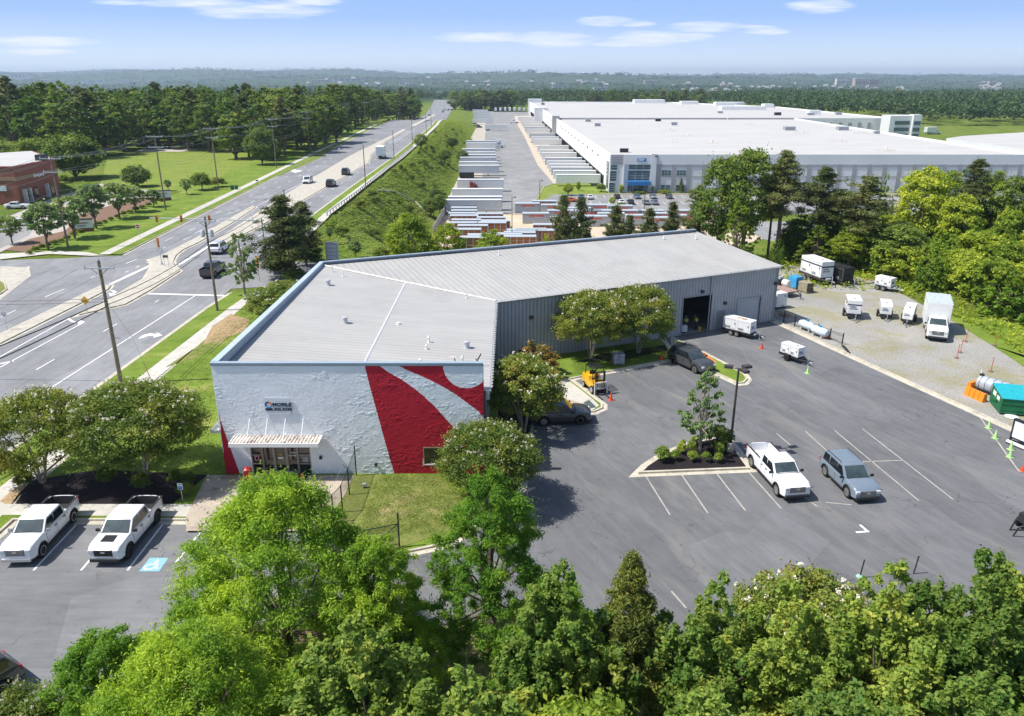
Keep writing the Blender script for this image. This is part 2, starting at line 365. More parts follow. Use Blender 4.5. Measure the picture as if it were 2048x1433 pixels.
def ribbon(name, rows, dz, m, zf=None, **k):
    """rows (y, xl, xr)"""
    R2 = []
    for (a, b) in zip(rows, rows[1:]):
        n = max(1, int(abs(b[0] - a[0]) / 8))
        for i in range(n): t = i / n; R2.append([a[j] + (b[j] - a[j]) * t for j in range(3)])
    R2.append(rows[-1]); zf = zf or (lambda y: 0)
    vs = []; 
    for y, l, r in R2: vs += [(l, y, zf(y) + dz), (r, y, zf(y) + dz)]
    fs = [(2 * i, 2 * i + 1, 2 * i + 3, 2 * i + 2) for i in range(len(R2) - 1)]
    o = MB().add(vs, fs, m).build(name, recalc=False); return tag(o, k.get('label'), None, None, 'structure')
def offset(poly, d):
    n = len(poly); a = sum(poly[i][0] * poly[(i + 1) % n][1] - poly[(i + 1) % n][0] * poly[i][1] for i in range(n)); out = []
    if a < 0: d = -d
    for i in range(n):
        p0, p1, p2 = Vector(poly[i - 1]), Vector(poly[i]), Vector(poly[(i + 1) % n])
        n1 = Vector((-(p1 - p0).y, (p1 - p0).x)).normalized(); n2 = Vector((-(p2 - p1).y, (p2 - p1).x)).normalized()
        b = (n1 + n2); b = b / max(.35, b.length_squared) * 2
        out.append((p1.x + b.x * d, p1.y + b.y * d))
    return out
def bed(name, pts, m, px=True, h=.13, kw=.17, kerb=KERB, label=None, z=0):
    """a raised planted bed or walk inside a concrete kerb"""
    P_ = [G(a, b, z + h) for a, b in pts] if px else pts
    if kw:
        inn = offset(P_, kw); n = len(P_); mb = MB()
        mb.add([(x, y, z - .02) for x, y in P_] + [(x, y, z + h) for x, y in P_] + [(x, y, z + h) for x, y in inn], [(i, (i + 1) % n, n + (i + 1) % n, n + i) for i in range(n)] + [(n + i, n + (i + 1) % n, 2 * n + (i + 1) % n, 2 * n + i) for i in range(n)], kerb)
        tag(mb.build('kerb'), None, None, None, 'structure')
        out2 = offset(P_, -.42)
        mb = MB(); mb.add([(x, y, z + .009) for x, y in out2] + [(x, y, z + .009) for x, y in P_], [(i, (i + 1) % n, n + (i + 1) % n, n + i) for i in range(n)], kerb); tag(mb.build('gutter'), None, None, None, 'structure')
        P_ = inn
    o = MB().add([(x, y, z + h - .006) for x, y in P_], [tuple(range(len(P_)))], m).build(name)
    if o.data.polygons[0].normal.z < 0: o.data.flip_normals()
    return tag(o, label, None, None, 'structure')
# ---- public road (runs away from the camera)
def zr(y): return TZ(-50 + drift(y), y) if y > 400 else 0
RR = [(-30, -80, -38.6), (60, -80, -38.2), (92, -80, -37.5), (110, -80, -38), (111, -61.5, -38), (136, -63, -39.6), (160, -64, -40.8), (203, -65.8, -41.2), (278, -69.2, -41.4), (356, -72, -43), (467, -76, -46), (560, -80, -51), (650, -84, -55), (800, -86, -62), (1000, -100, -72), (1200, -116, -88), (1500, -140, -110)]
ribbon('road', RR, -.004, ASPH_ROAD, zr, label='grey multi lane road running away to the horizon')
sheet('side_street', [(-79, 80), (-79, 111), (-100, 113), (-130, 111), (-130, 80)], -.008, ASPH_ROAD, False)
sheet('driveway_apron', [(0, 600), (62, 552), (58, 535), (0, 533)], .006, CONC)
bed('traffic_island', [(0, 588), (14, 578), (10, 566), (0, 560), (-30, 560), (-30, 592)], GRASS_DRY)
sheet('entrance_road', [(-38, 101), (-40, 118), (-30, 117), (-12, 110), (-12, 103), (-30, 103)], -.002, ASPH_ROAD, False)
def side(rows, w0, w1, name, m, dz): return ribbon(name, [(y, r + w0, r + w1) for y, l, r in rows], dz, m, zr)
near = [r for r in RR if r[0] <= 92] + [(99, 0, -37)]
farr = [(121, 0, -38.6)] + [r for r in RR if r[0] >= 136 and r[0] <= 700]
for seg in (near, farr):
    side(seg, -.45, 0, 'gutter', KERB, .003)
    side(seg, 0, .17, 'kerb', KERB, .12)
    side(seg, .17, 2.7 if seg is near else 1.9, 'verge', GRASS, .105)
    side(seg, 2.7 if seg is near else 1.9, 4.5 if seg is near else 3.6, 'sidewalk', CONC_SW, .115)
lseg = [(122, -62.3, 0), (136, -63, 0), (160, -64, 0), (203, -65.8, 0), (278, -69.2, 0), (356, -72, 0), (467, -76, 0)]
for a, b, nm, m, dz in ((0, .45, 'gutter', KERB, .003), (-.17, 0, 'kerb', KERB, .12), (-2.0, -.17, 'verge', GRASS, .105), (-3.7, -2.0, 'sidewalk', CONC_SW, .11), (-16, -3.7, 'lawn', GRASS, .06)):
    ribbon(nm, [(y, l + a, l + b) for y, l, r in lseg], dz, m, zr)
sheet('side_street', [(-20, 522), (0, 521), (127, 517), (178, 514), (238, 512), (300, 530), (200, 565), (-20, 565)], -.0015, ASPH_ROAD)
sheet('sidewalk', [(0, 519), (100, 508), (182, 512), (219, 510.2), (198, 510.2), (178, 505), (120, 502), (0, 508)], .112, CONC_SW)
# centre median : concrete
bed('median', [(158, 629), (250, 580), (290, 556), (304, 533), (303, 524), (298, 518), (330, 508), (400, 472), (470, 432), (505, 412), (512, 414), (470, 442), (398, 484), (366, 499), (352, 510), (346, 522), (350, 534), (360, 541), (300, 580), (250, 608)], CONC, h=.14, kw=.15, label='pale concrete median strip')
bed('median', [(428, 489), (432, 481), (500, 436), (600, 372), (700, 312), (790, 268), (806, 258), (812, 260), (770, 283), (740, 312), (736, 326), (722, 334), (620, 392), (520, 452), (440, 491)], CONC, h=.14, kw=.15, label='pale concrete median strip')
bed('median', [(-20, 690), (0, 668), (205, 570), (222, 570), (215, 579), (0, 686)], CONC, h=.14, kw=.15)
bed('median', [(820, 252), (862, 232), (872, 226), (868, 232), (830, 253)], CONC, h=.14, kw=0, z=0)
# road markings
mk = MB()
def stroke(p, q, w, m=LINE, z=.004, dash=None):
    a, b = Vector(G(*p, z)), Vector(G(*q, z)); d = (b - a); Ln = d.length; d.normalize(); n = Vector((-d.y, d.x)) * w / 2
    segs = [(0, Ln)]
    if dash: segs = [(t, min(Ln, t + dash[0])) for t in np.arange(0, Ln, dash[1])]
    for s, e in segs: 
        A, B = a + d * s, a + d * e
        mk.add([(*(A - n), z), (*(B - n), z), (*(B + n), z), (*(A + n), z)], [(0, 1, 2, 3)], m)
stroke((272, 587), (460, 592), .55, LINE)
stroke((80, 790), (390, 592), .13); stroke((0, 735), (168, 645), .13); stroke((0, 714), (140, 636), .13)
stroke((0, 728), (28, 722), .3)
stroke((72, 740), (318, 600), .12, LINE, .004, (3, 12)); 
stroke((220, 569), (308, 528), .55, LINE); stroke((356, 531), (424, 489), .5)
stroke((100, 590), (440, 450), .13, LINE, .004, (3, 9)); stroke((0, 635), (100, 590), .13, LINE, .004, (3, 9))
stroke((330, 482), (520, 402), .12, LINE, .004, (3, 9))
for x, y0, y1 in ((-57.6, 140, 300), (-45.2, 125, 420), (-48.6, 135, 250), (-60.9, 150, 420), (-64.2, 160, 420)):
    for k in np.arange(y0, y1, 12):
        xx = x + (-.035 * (k - 140) if x < -56 else -.018 * max(0, k - 200)); mk.add([(xx - .06, k, .004), (xx + .06, k, .004), (xx + .06, k + 3, .004), (xx - .06, k + 3, .004)], [(0, 1, 2, 3)], LINE)
stroke((500, 420), (632, 352), .13); stroke((778, 288), (818, 262), .15); stroke((786, 288), (830, 258), .15)
stroke((0, 545), (55, 538), .15); stroke((0, 560), (58, 534), .5)
stroke((250, 545), (296, 525), .15, LINE, .004, (1, 3))
for k in np.arange(560, 1400, 14):
    for xx in (.25, .5, .75):
        z = zr(k) + .01; xl_ = float(np.interp(k, [r[0] for r in RR], [r[1] for r in RR])); xr_ = float(np.interp(k, [r[0] for r in RR], [r[2] for r in RR])); x2 = xl_ + (xr_ - xl_) * xx; mk.add([(x2 - .1, k, z), (x2 + .1, k, z), (x2 + .1, k + 4, z), (x2 - .1, k + 4, z)], [(0, 1, 2, 3)], LINE)
def poly(pts, m=LINE, z=.004):
    mk.add([(*G(a, b, z), z) for a, b in pts], [tuple(range(len(pts)))], m)
poly([(276, 678), (285, 671), (300, 667), (314, 669), (313, 665), (325, 671), (306, 676), (309, 672), (296, 672), (286, 676)])
stroke((137, 638), (146, 644), .3, LINE, .005); stroke((146, 644), (160, 645), .3, LINE, .006); poly([(156, 650), (158, 640), (170, 644)], LINE, .007)
stroke((207, 584), (222, 581), .3, LINE, .005); stroke((222, 581), (231, 584), .35, LINE, .006); stroke((231, 584), (226, 588), .4, LINE, .007); poly([(217, 586), (231, 589), (220, 593)], LINE, .008)
poly([(580, 342), (586, 338), (594, 341), (606, 342), (590, 346)])
poly([(655, 341), (668, 341), (664, 344), (652, 343)])
tag(mk.build('road_marking'), 'white lane lines, stop bar and turn arrows', None, None, 'structure')
# ---- lots round the near building
sheet('front_lot', [(-33.6, -30), (-8.5, -30), (-8.5, 49.6), (-33.6, 49.6)], 0, ASPH_FRONT, False, label='grey cracked asphalt front lot')
sheet('parking_lot', [(-8.5, -30), (66, -30), (66, 45), (40.9, 56.1), (39.6, 59.9), (35.7, 71.3), (30.6, 86.5), (4.5, 74.7), (-8.5, 68)], 0, ASPH_LOT, False, label='dark asphalt parking lot with faded stripes')
gr = [(30.75, 86.7), (26.2, 98), (24.5, 103), (28, 112), (38, 115.5), (46, 113.5), (49.5, 107), (51.2, 98), (51.5, 88), (51, 78), (50.3, 70), (48.8, 62), (46.2, 53.2), (41.2, 56.4), (39.9, 60.1), (36.0, 71.4)]
sheet('gravel_yard', gr, .008, GRAVEL, False, label='grey gravel yard with weedy patches')
kb = [(30.6, 86.5), (35.7, 71.3), (39.6, 59.9), (40.9, 56.1), (66, 45)]
mb = MB()
for a, b in zip(kb, kb[1:]):
    a, b = Vector(a), Vector(b); d = (b - a).normalized(); n = Vector((-d.y, d.x))
    mb.prism([tuple(a), tuple(b), tuple(b + n * .16), tuple(a + n * .16)], 0, .14, KERB); mb.prism([tuple(a - n * .5), tuple(b - n * .5), tuple(b - n * .002), tuple(a - n * .002)], 0, .012, KERB)
tag(mb.build('kerb'), 'long pale kerb between lot and gravel yard', None, None, 'structure')
sheet('lawn', [(50.3, 70), (51, 78), (51.5, 88), (60, 88), (60, 45), (66, 45.4), (46.2, 53.2), (48.8, 62)], .016, GRASS, False)
# raised areas west and south of the building
Wx0, Wx1, Wy = -20.52, -1.94, 49.42
lawnW = [(-33.7, 100.5), (-33.8, 30), (-33.6, 30)]
bed('lawn', [(-33.3, 24), (-32.2, 24), (-32.1, 43.3), (-10.6, 43.3), (-9.0, 40.6), (-7.2, 39.4), (-4.0, 40.6), (-.6, 44.5), (.6, 47.5), (1.1, 51.4), (1.4, 59.7), (4.4, 60.0), (7.0, 60.4), (7.8, 61.2), (7.9, 62.1), (7.4, 63.2), (6.4, 65.7), (5.4, 68.0), (15.9, 73.2), (16.6, 75.5), (16.3, 80.0), (-1.9, 72), (-5, 101), (-33.4, 100)], GRASS, px=False, label='lawn round the near building')
bed('mulch_bed', [(30, 1008), (60, 962), (150, 946), (210, 940), (415, 950), (345, 1008)], MULCH, h=.15, kw=0)
sheet('sidewalk', [(-40, 1030), (0, 1030), (420, 1034), (420, 1009), (0, 1008), (-40, 1008)], .142, CONC_SW)
sheet('entrance_walk', [(372, 1034), (414, 950.5), (708, 950.5), (690, 990), (648, 1050), (600, 1062), (372, 1062)], .146, CONC_WALK)
sheet('dry_lawn', [(710, 951), (870, 951), (925, 990), (1000, 990), (945, 1040), (870, 1072), (790, 1098), (700, 1098), (650, 1060), (692, 990)], .142, GRASS_DRY)
sheet('dirt_patch', [(405, 690), (425, 652), (462, 628), (500, 640), (490, 662), (440, 680)], .132, DIRT)
sheet('dirt_patch', [(20, 1012), (35, 990), (62, 965), (30, 975), (0, 1003)], .137, DIRT)
sheet('dry_lawn', [(330, 735), (400, 690), (470, 650), (440, 690), (380, 720)], .130, GRASS_DRY)
def _pav():
    m = M('brick_pavers', .9, .2); b = m.n('ShaderNodeTexBrick'); b.inputs['Scale'].default_value = 3; b.inputs['Color1'].default_value = (.42, .30, .22, 1); b.inputs['Color2'].default_value = (.5, .4, .3, 1); b.inputs['Mortar'].default_value = (.3, .26, .2, 1)
    m.l(m.co(), b.inputs[0]); m.col(b.outputs[0]); return m.m
PAV = _pav()
bedw = [(1068, 770), (1105, 752), (1131, 757), (1158, 777), (1187, 800), (1198, 811), (1183, 822), (1129, 827), (1060, 830)]
sheet('sidewalk', bedw, .136, CONC_SW)
sheet('paver_patch', [(1100, 806), (1120, 794), (1160, 806), (1184, 818), (1135, 828)], .141, PAV)
bed('mulch_bed', [(978, 950), (1000, 900), (992, 760), (1060, 730), (1105, 752), (1068, 770), (1062, 850), (1048, 925), (1030, 960)], MULCH, h=.142, kw=0)
bed('mulch_bed', [(1150, 725), (1200, 708), (1330, 690), (1336, 700), (1240, 722)], MULCH, h=.145, kw=0)
bed('grass_island', [(1348, 676), (1400, 701), (1450, 727), (1489, 748), (1495, 757), (1488, 765), (1476, 766), (1428, 744), (1392, 722), (1352, 694)], GRASS)
sheet('orange_dirt_patch', [(1400, 707), (1408, 705), (1433, 724), (1430, 731), (1420, 730)], .145, simple('orange_clay', (.62, .2, .05), .9, .15, 8, bump=.5))
bed('mulch_island', [(1277, 945), (1292, 930), (1330, 905), (1362, 893), (1392, 882), (1430, 876), (1456, 879), (1472, 896), (1484, 915), (1500, 936)], MULCH, h=.16, kw=.2)
sheet('planting_strip', [(-8.4, 30.5), (-4, 33), (0, 34.2), (8, 34), (8, 27.5), (16, 27), (30, 29), (40, 33), (60, 36), (60, -10), (-8.4, -10)], .02, GRASS_DRY, False)
bed('planting_strip', [(-32, 20.5), (-25, 22.5), (-14, 33), (-8.4, 34.5), (-8.4, -10), (-32, -10)], GRASS_DRY, px=False)
# lot stripes
mk = MB()
for p, q in (((1290, 950), (1340, 1030)), ((1362, 948), (1416, 1027)), ((1434, 948), (1491, 1022)), ((1498, 945), (1562, 1017)), ((1560, 960), (1634, 1013)), ((1553, 867), (1580, 890)), ((1611, 863), (1655, 903)), ((1669, 861), (1838, 1002)), ((1725, 858), (1906, 999)), ((1343, 1183), (1372, 1216)), ((1438, 1177), (1470, 1225)), ((1528, 1172), (1536, 1186)), ((1718, 924), (1806, 921)), ((1651, 1005), (1703, 1010))):
    stroke(p, q, .1, LINE_W, .005)
stroke((1720, 1050), (1736, 1064), .16, LINE, .006); stroke((1712, 1065), (1738, 1063), .16, LINE, .008)
stroke((1958, 832), (2038, 943), .12, LINE_W, .005); stroke((2038, 943), (2090, 938), .12, LINE_W, .007)
for p, q in (((67, 1141), (160, 1042)), ((162, 1141), (210, 1085)), ((255, 1141), (331, 1042)), ((352, 1125), (400, 1065)), ((-8, 1118), (10, 1098))): stroke(p, q, .12, LINE, .005)
tag(mk.build('lot_marking'), 'parking stripes on the lots', None, None, 'structure')
# accessible parking symbol
mk = MB()
HB = simple('pale_blue_paint', (.24, .45, .58), .8, .15, 5)
poly([(278, 1143), (300, 1116), (337, 1116), (318, 1143)], HB, .006)
c0 = Vector(G(302, 1134, 0)); 
def hp(u, v): p = c0 + Vector((u * .5, v * .5)); return (p.x + v * .10, p.y, .009)
arc = [(math.cos(a) * .62 - .1, math.sin(a) * .52) for a in np.linspace(R(100), R(360), 12)]
for a, b in zip(arc, arc[1:]):
    a, b = Vector(a), Vector(b); d = (b - a).normalized(); n = Vector((-d.y, d.x)) * .08; mk.add([hp(*(a - n)), hp(*(b - n)), hp(*(b + n)), hp(*(a + n))], [(0, 1, 2, 3)], LINE)
for a, b, w in (((0, 1.1), (0, .35), .1), ((0, .4), (.5, .4), .09), ((.5, .45), (.75, -.35), .09), ((.7, -.35), (1.0, -.3), .08), ((0, .8), (.4, .75), .07), ((-.12, 1.28), (.12, 1.28), .13)):
    a, b = Vector(a), Vector(b); d = (b - a).normalized(); n = Vector((-d.y, d.x)) * w; mk.add([hp(*(a - n)), hp(*(b - n)), hp(*(b + n)), hp(*(a + n))], [(0, 1, 2, 3)], LINE)
tag(mk.build('accessible_parking_marking'), 'white wheelchair symbol on pale blue square', None, None, 'structure')
# ---- freight yard, ten metres lower
ZY = -11
sheet('freight_yard', [(-20.2, 205), (-21.9, 290), (-23.5, 338), (-27.2, 500), (-31, 700), (-40, 900), (23, 900), (23.5, 800), (28, 320), (31, 297), (15.6, 293), (11.5, 284), (9, 262), (6, 240), (6, 226), (-18, 226)], ZY - .03, ASPH_YARD, False, label='wide grey asphalt truck court')
sheet('dock_apron', [(15.6, 293.4), (11.5, 358), (8.4, 520), (4.5, 657), (2, 800), (23.5, 800), (25, 454), (27.6, 320), (31.2, 296.5)], ZY - .02, simple('dock_concrete', (.50, .43, .34), .85, .1, .3, grime=(.4, .34, .27)), False)
sheet('trailer_apron', [(-19.6, 225), (-21.5, 290), (-26.9, 500), (-30.5, 690), (-22, 690), (-17, 500), (-11, 290), (-10, 225)], ZY - .018, simple('apron_concrete', (.42, .38, .32), .85, .1, .3), False)
sheet('storage_yard', [(-20.5, 179), (-19.6, 226), (6, 226), (10, 226), (60, 226), (62, 190), (40, 168), (-4, 168), (-8, 179)], ZY - .025, simple('sandy_storage_ground', (.55, .45, .34), .95, .15, .2, bump=.3, grime=(.3, .29, .13)), False)
sheet('car_park', [(11, 262), (15, 268), (60, 268), (130, 268), (220, 268), (220, 226), (9, 226), (8, 240)], ZY - .016, ASPH_YARD, False, label='grey car park in front of the white warehouse')
sheet('grass_plot', [(10.5, 284), (15.6, 293.2), (31, 296), (33, 271), (30, 266), (14, 266), (8, 246), (7, 246)], ZY - .008, GRASS_FAR, False)
sheet('access_road', [(62, 214), (62, 190), (74, 150), (80, 130), (95, 130), (92, 150), (84, 190), (82, 214)], ZY - .01, ASPH_YARD, False)
mk = MB()
for i in range(26):
    x = 22 + i * 2.9
    if i % 7: mk.box(x, x + .12, 258, 263.5, ZY - .012, ZY - .008, LINE); mk.box(x, x + .12, 244, 250, ZY - .012, ZY - .008, LINE)
tag(mk.build('car_park_marking'), None, None, None, 'structure')
mb = MB(); mb.box(-20, 6, 225.6, 226.2, ZY, ZY + .15, KERB); mb.box(30, 140, 265.5, 266, ZY, ZY + .15, LINE_Y)
for a, b in zip([(6, 226), (6, 240), (9, 262), (11.5, 284), (15.6, 293), (31, 297)], [(6, 240), (9, 262), (11.5, 284), (15.6, 293), (31, 297), (31, 297.1)]): mb.tube([(*a, ZY), (*b, ZY)], .2, KERB, 6)
tag(mb.build('kerb'), None, None, None, 'structure')
# ------------------------------------------------------------------ near building
def _block(name, base, var):
    m = M(name, .75, .35)
    b = m.n('ShaderNodeTexBrick'); b.inputs['Scale'].default_value = 1; b.inputs['Brick Width'].default_value = .4; b.inputs['Row Height'].default_value = .2
    b.inputs['Mortar Size'].default_value = .006; b.inputs['Color1'].default_value = (1, 1, 1, 1); b.inputs['Color2'].default_value = (.6, .6, .6, 1); b.inputs['Mortar'].default_value = (0, 0, 0, 1)
    tcn = m.n('ShaderNodeTexCoord'); sx = m.n('ShaderNodeSeparateXYZ'); m.l(tcn.outputs['Object'], sx.inputs[0]); cx = m.n('ShaderNodeCombineXYZ')
    m.l(m.math('ADD', sx.outputs[0], sx.outputs[1]), cx.inputs[0]); m.l(sx.outputs[2], cx.inputs[1]); m.l(cx.outputs[0], b.inputs[0])
    n = m.noise(3.6, 7, .78, cx.outputs[0], .5); h = m.math('ADD', m.math('MULTIPLY', n, 1.0), m.math('MULTIPLY', b.outputs[0], .16))
    big = m.noise(.55, 3, .6, cx.outputs[0])
    hh = m.math('MULTIPLY', h, m.ramp(big, [(.35, .45), (.65, 1.5)]))
    m.col(m.mix(1.0, m.ramp(m.noise(.8, 4), [(.3, sc_(base, .95)), (.7, sc_(base, 1.04))]), m.ramp(b.outputs[0], [(0, .93), (.5, 1.0)]), 'MULTIPLY'))
    m.bump(hh, .5, .05); return m.m
BW = _block('white_painted_block', (.80, .83, .87), .1); BR = _block('red_painted_block', (.46, .012, .032), .1)
def _ribbed(name, c, period, ang, kind='z', amt=.2):
    m = M(name, .5, .4); w = m.n('ShaderNodeTexWave', wave_type='BANDS', bands_direction='X', wave_profile='SIN'); w.inputs['Scale'].default_value = 1 / period / 3.1831; w.inputs['Distortion'].default_value = 0
    m.l(m.co((1, 1, 1), ang), w.inputs[0])
    a = m.ramp(m.noise(.5, 7, .7, m.co((1, .25, 1), ang)), [(.3, sc_(c, .88)), (.7, sc_(c, 1.06))]); a = m.mix(m.ramp(m.noise(.22, 9, .8), [(.53, 0.), (.72, .5)]), a, sc_(c, .68))
    m.col(m.mix(1.0, a, m.ramp(w.outputs[0], [(0, 1 - amt), (.25, 1.0)]), 'MULTIPLY')); m.bump(m.ramp(w.outputs[0], [(.0, 0.), (.15, 1.), (.3, 0.)]), .6, .05); return m.m
WA = R(24.75); RA = R(23.6)
ROOFC = (.425, .415, .395)
ROOF_F = _ribbed('front_roof_panels', ROOFC, .61, R(90), amt=.10)
ROOF_W = _ribbed('wing_roof_panels', ROOFC, .61, -WA, amt=.11)
WALL_W = _ribbed('grey_wall_panels', (.42, .43, .445), .40, -WA, amt=.35)
WALL_E = _ribbed('grey_wall_panels_end', (.42, .43, .445), .40, R(90) - WA, amt=.35)
COPE = simple('blue_grey_coping', (.30, .37, .44), .45, .06, 2, spec=.4); COPE_L = simple('pale_blue_coping', (.42, .50, .58), .4, .06, 2, spec=.4)
WCAP = simple('white_cap', (.8, .8, .79), .5, .04, 2)
J = Vector((-1.93, 71.85)); ue = Vector((math.cos(WA), math.sin(WA))); un = Vector((-ue.y, ue.x))
E1 = Vector((30.48, 86.6)); B1 = Vector((23.9, 100.9)); B0 = Vector((-20.55, 81.6)); F0 = Vector((-20.52, 49.42)); F1 = Vector((-1.94, 49.42))
bld = thing('office_warehouse', 'grey metal roofed warehouse with white and red painted block front wall', 'building', (0, 0, 0))
ZE = 6.62
def zroof(x, y):
    """low at the inner eave, high at the outer wall"""
    p = Vector((x, y)); d1 = (F1.x - p.x) / 18.6; d2 = (p - J).dot(un) / 16.0
    return ZE + max(0, 1.25 * max(0, min(d1, 1.02) if y < 72 + (x + 2) * -.52 else d2))
mb = MB()
# front wall with its painted pattern, outline read from the photograph on the wall plane
def WP(pts, y=49.42): return [ZP(400 + a * .29311, 700 + b * .29311, y) for a, b in pts]
T = 8.52; X0, X1 = Wx0, Wx1
door0, door1, dz = ZP(507, 940, 49.42)[0], ZP(623, 940, 49.42)[0], 2.72
win = (WP([(1522, 665), (1660, 665)])[0][0], WP([(1522, 665), (1700, 665)])[1][0], WP([(1525, 780)])[0][1], WP([(1525, 665)])[0][1])
T0, T1 = 8.52, 8.52
REDS = []
def redpoly(pts, holes=False): REDS.append(np.array([(min(max(x, X0), X1), min(max(z, 0), T)) for x, z in WP(pts)]))
redpoly([(132, 440), (150, 620), (180, 858), (277, 858), (215, 690), (140, 480)])
L_ = [(1122, 112), (1160, 255), (1215, 455), (1270, 655), (1328, 853)]
R_ = [(1210, 112), (1290, 155), (1380, 205), (1470, 270), (1560, 345), (1640, 430), (1700, 495), (1760, 562)]
mb2 = []
wl, wr, wb, wt = 1522, 1665, 780, 665
redpoly(L_ + [(1522, 853), (1522, 312)] + [(1470, 270), (1380, 205), (1290, 155), (1210, 112)])
redpoly([(1522, 312), (1522, 665), (1660, 665), (1660, 450), (1600, 385)])
redpoly([(1522, 780), (1522, 853), (1800, 853), (1800, 610), (1760, 562), (1700, 495), (1660, 452), (1660, 780)])
redpoly([(1800, 610), (1800, 853), (1962, 853), (1955, 800), (1900, 725), (1850, 665)])
arc_ = [(1658, 112), (1664, 150), (1680, 185), (1703, 213), (1735, 240), (1775, 257), (1820, 263), (1860, 258), (1895, 243), (1925, 222), (1945, 203)]
redpoly([(1335, 112)] + arc_ + [(1950, 260), (1950, 470), (1900, 420), (1840, 375), (1760, 315), (1680, 265), (1600, 222), (1500, 175), (1420, 142)])
for P_ in REDS: P_[:, 1] = np.where(P_[:, 1] > T - .35, T, P_[:, 1])
gw_ = np.random.default_rng(12); ST = .045
gx = np.linspace(X0, X1, int((X1 - X0) / ST) + 1); gz = np.linspace(0, T, int(T / ST) + 1); XX, ZZ = np.meshgrid(gx, gz)
def vnoise(cx_, cz_):
    a = gw_.random((int(T / cz_) + 3, int((X1 - X0) / cx_) + 3)); u = (XX - X0) / cx_; v = ZZ / cz_; i, j = u.astype(int), v.astype(int); fu, fv = u - i, v - j
    return a[j, i] * (1 - fu) * (1 - fv) + a[j, i + 1] * fu * (1 - fv) + a[j + 1, i] * (1 - fu) * fv + a[j + 1, i + 1] * fu * fv
msk = np.clip(vnoise(1.3, .7) * 1.2 + vnoise(.5, .3) * .8 - .6, .10, 1.1)
dep = (np.clip(vnoise(.15, .08) - .50, 0, 1) * .055 + np.clip(vnoise(.28, .09) - .58, 0, 1) * .045 + vnoise(.09, .09) * .006) * msk; dep[0] = dep[-1] = 0; dep[:, 0] = dep[:, -1] = 0
Vw = np.stack([XX, 49.42 - dep, ZZ], 2).reshape(-1, 3); nxw = len(gx); ii = np.arange(len(gz) - 1)[:, None] * nxw + np.arange(nxw - 1)[None]; Fw = np.stack([ii, ii + 1, ii + nxw + 1, ii + nxw], 2).reshape(-1, 4)
cxw = Vw[Fw][:, :, 0].mean(1); czw = Vw[Fw][:, :, 2].mean(1); keep = ~(((cxw > door0) & (cxw < door1) & (czw < dz)) | ((cxw > win[0]) & (cxw < win[1]) & (czw > win[2]) & (czw < win[3])))
def inpoly(x, z, P_):
    r = np.zeros(len(x), bool); n = len(P_)
    for i in range(n):
        x1, z1 = P_[i]; x2, z2 = P_[(i + 1) % n]
        if z1 == z2: continue
        r ^= ((z1 > z) != (z2 > z)) & (x < (x2 - x1) * (z - z1) / (z2 - z1) + x1)
    return r
red = np.zeros(len(cxw), bool)
for P_ in REDS: red |= inpoly(cxw, czw, P_)
link('painted_block_face', np_mesh('painted_block_face', Vw, Fw[keep], [BW, BR], red[keep].astype(int)), bld)
# side and rear walls
def wall(a, b, z0, z1a, z1b, m): mb.add([(a.x, a.y, z0), (b.x, b.y, z0), (b.x, b.y, z1b), (a.x, a.y, z1a)], [(0, 1, 2, 3)], m)
wall(B0, F0, 0, 8.1, T, BW)
mb.build('painted_block_wall', bld, recalc=False)
mb = MB()
def aw(u): return J + (E1 - J) * (u / (E1 - J).length)
LW = (E1 - J).length
d0, d1 = (Vector((18.62, 81.18)) - J).dot(ue), (Vector((21.88, 83.0)) - J).dot(ue) + .1
g0, g1 = 30.1, 33.4
for a, b, z0, z1 in ((0, d0, 0, ZE), (d0, d1, 4.25, ZE), (d1, g0, 0, ZE), (g0, g1, 3.2, ZE), (g1, LW, 0, ZE)): wall(aw(a), aw(b), z0, z1, z1, WALL_W)
mb.build('panel_wall', bld, recalc=False)
mb = MB(); wall(E1, B1, 0, ZE, 7.9, WALL_E); wall(B1, B0, 0, 7.9, 8.1, WALL_E); wall(F1, J, 0, ZE, ZE, WALL_E); mb.build('panel_wall', bld, recalc=False)
# interior of the open bay
mb = MB(); DI = simple('dim_interior_wall', (.10, .10, .10), .9); FI = simple('workshop_floor', (.28, .27, .25), .7, .2, .6)
a, b = aw(d0 - 3), aw(d1 + 3); c_, d_ = b + un * 9, a + un * 9
mb.add([(p.x, p.y, .02) for p in (a, b, c_, d_)], [(0, 1, 2, 3)], FI); mb.add([(p.x, p.y, 5.9) for p in (a, b, c_, d_)], [(3, 2, 1, 0)], DI)
for p, q in ((b, c_), (c_, d_), (d_, a)): mb.add([(p.x, p.y, 0), (q.x, q.y, 0), (q.x, q.y, 5.9), (p.x, p.y, 5.9)], [(0, 1, 2, 3)], DI)
q0 = aw(d0 + .2) + un * 6; mb.box(q0.x, q0.x + 1.6, q0.y, q0.y + .08, 2.4, 3.9, simple('grey_wall_chart', (.3, .32, .34)), WA, (q0.x, q0.y))
mb.build('bay_interior', bld, recalc=False)
# roofs
JJ = Vector((-1.55, 71.75)); 
def P3(x, y, z=None): return (x, y, z)
FH = 7.87
mb = MB(); mb.add([(-20.2, 49.75, FH), (-1.55, 49.55, ZE), (JJ.x, JJ.y, ZE), (-20.2, 81.2, FH)], [(0, 1, 2, 3)], ROOF_F); mb.build('roof', bld, recalc=False)
BH = 7.72
eo = un * -.28
mb = MB(); mb.add([(JJ.x, JJ.y, ZE), (E1.x + .25 + eo.x, E1.y + eo.y, ZE - .02), (B1.x + .25, B1.y - .1, BH), (B0.x + .35, B0.y - .4, FH)], [(0, 1, 2, 3)], ROOF_W); mb.build('roof', bld, recalc=False)
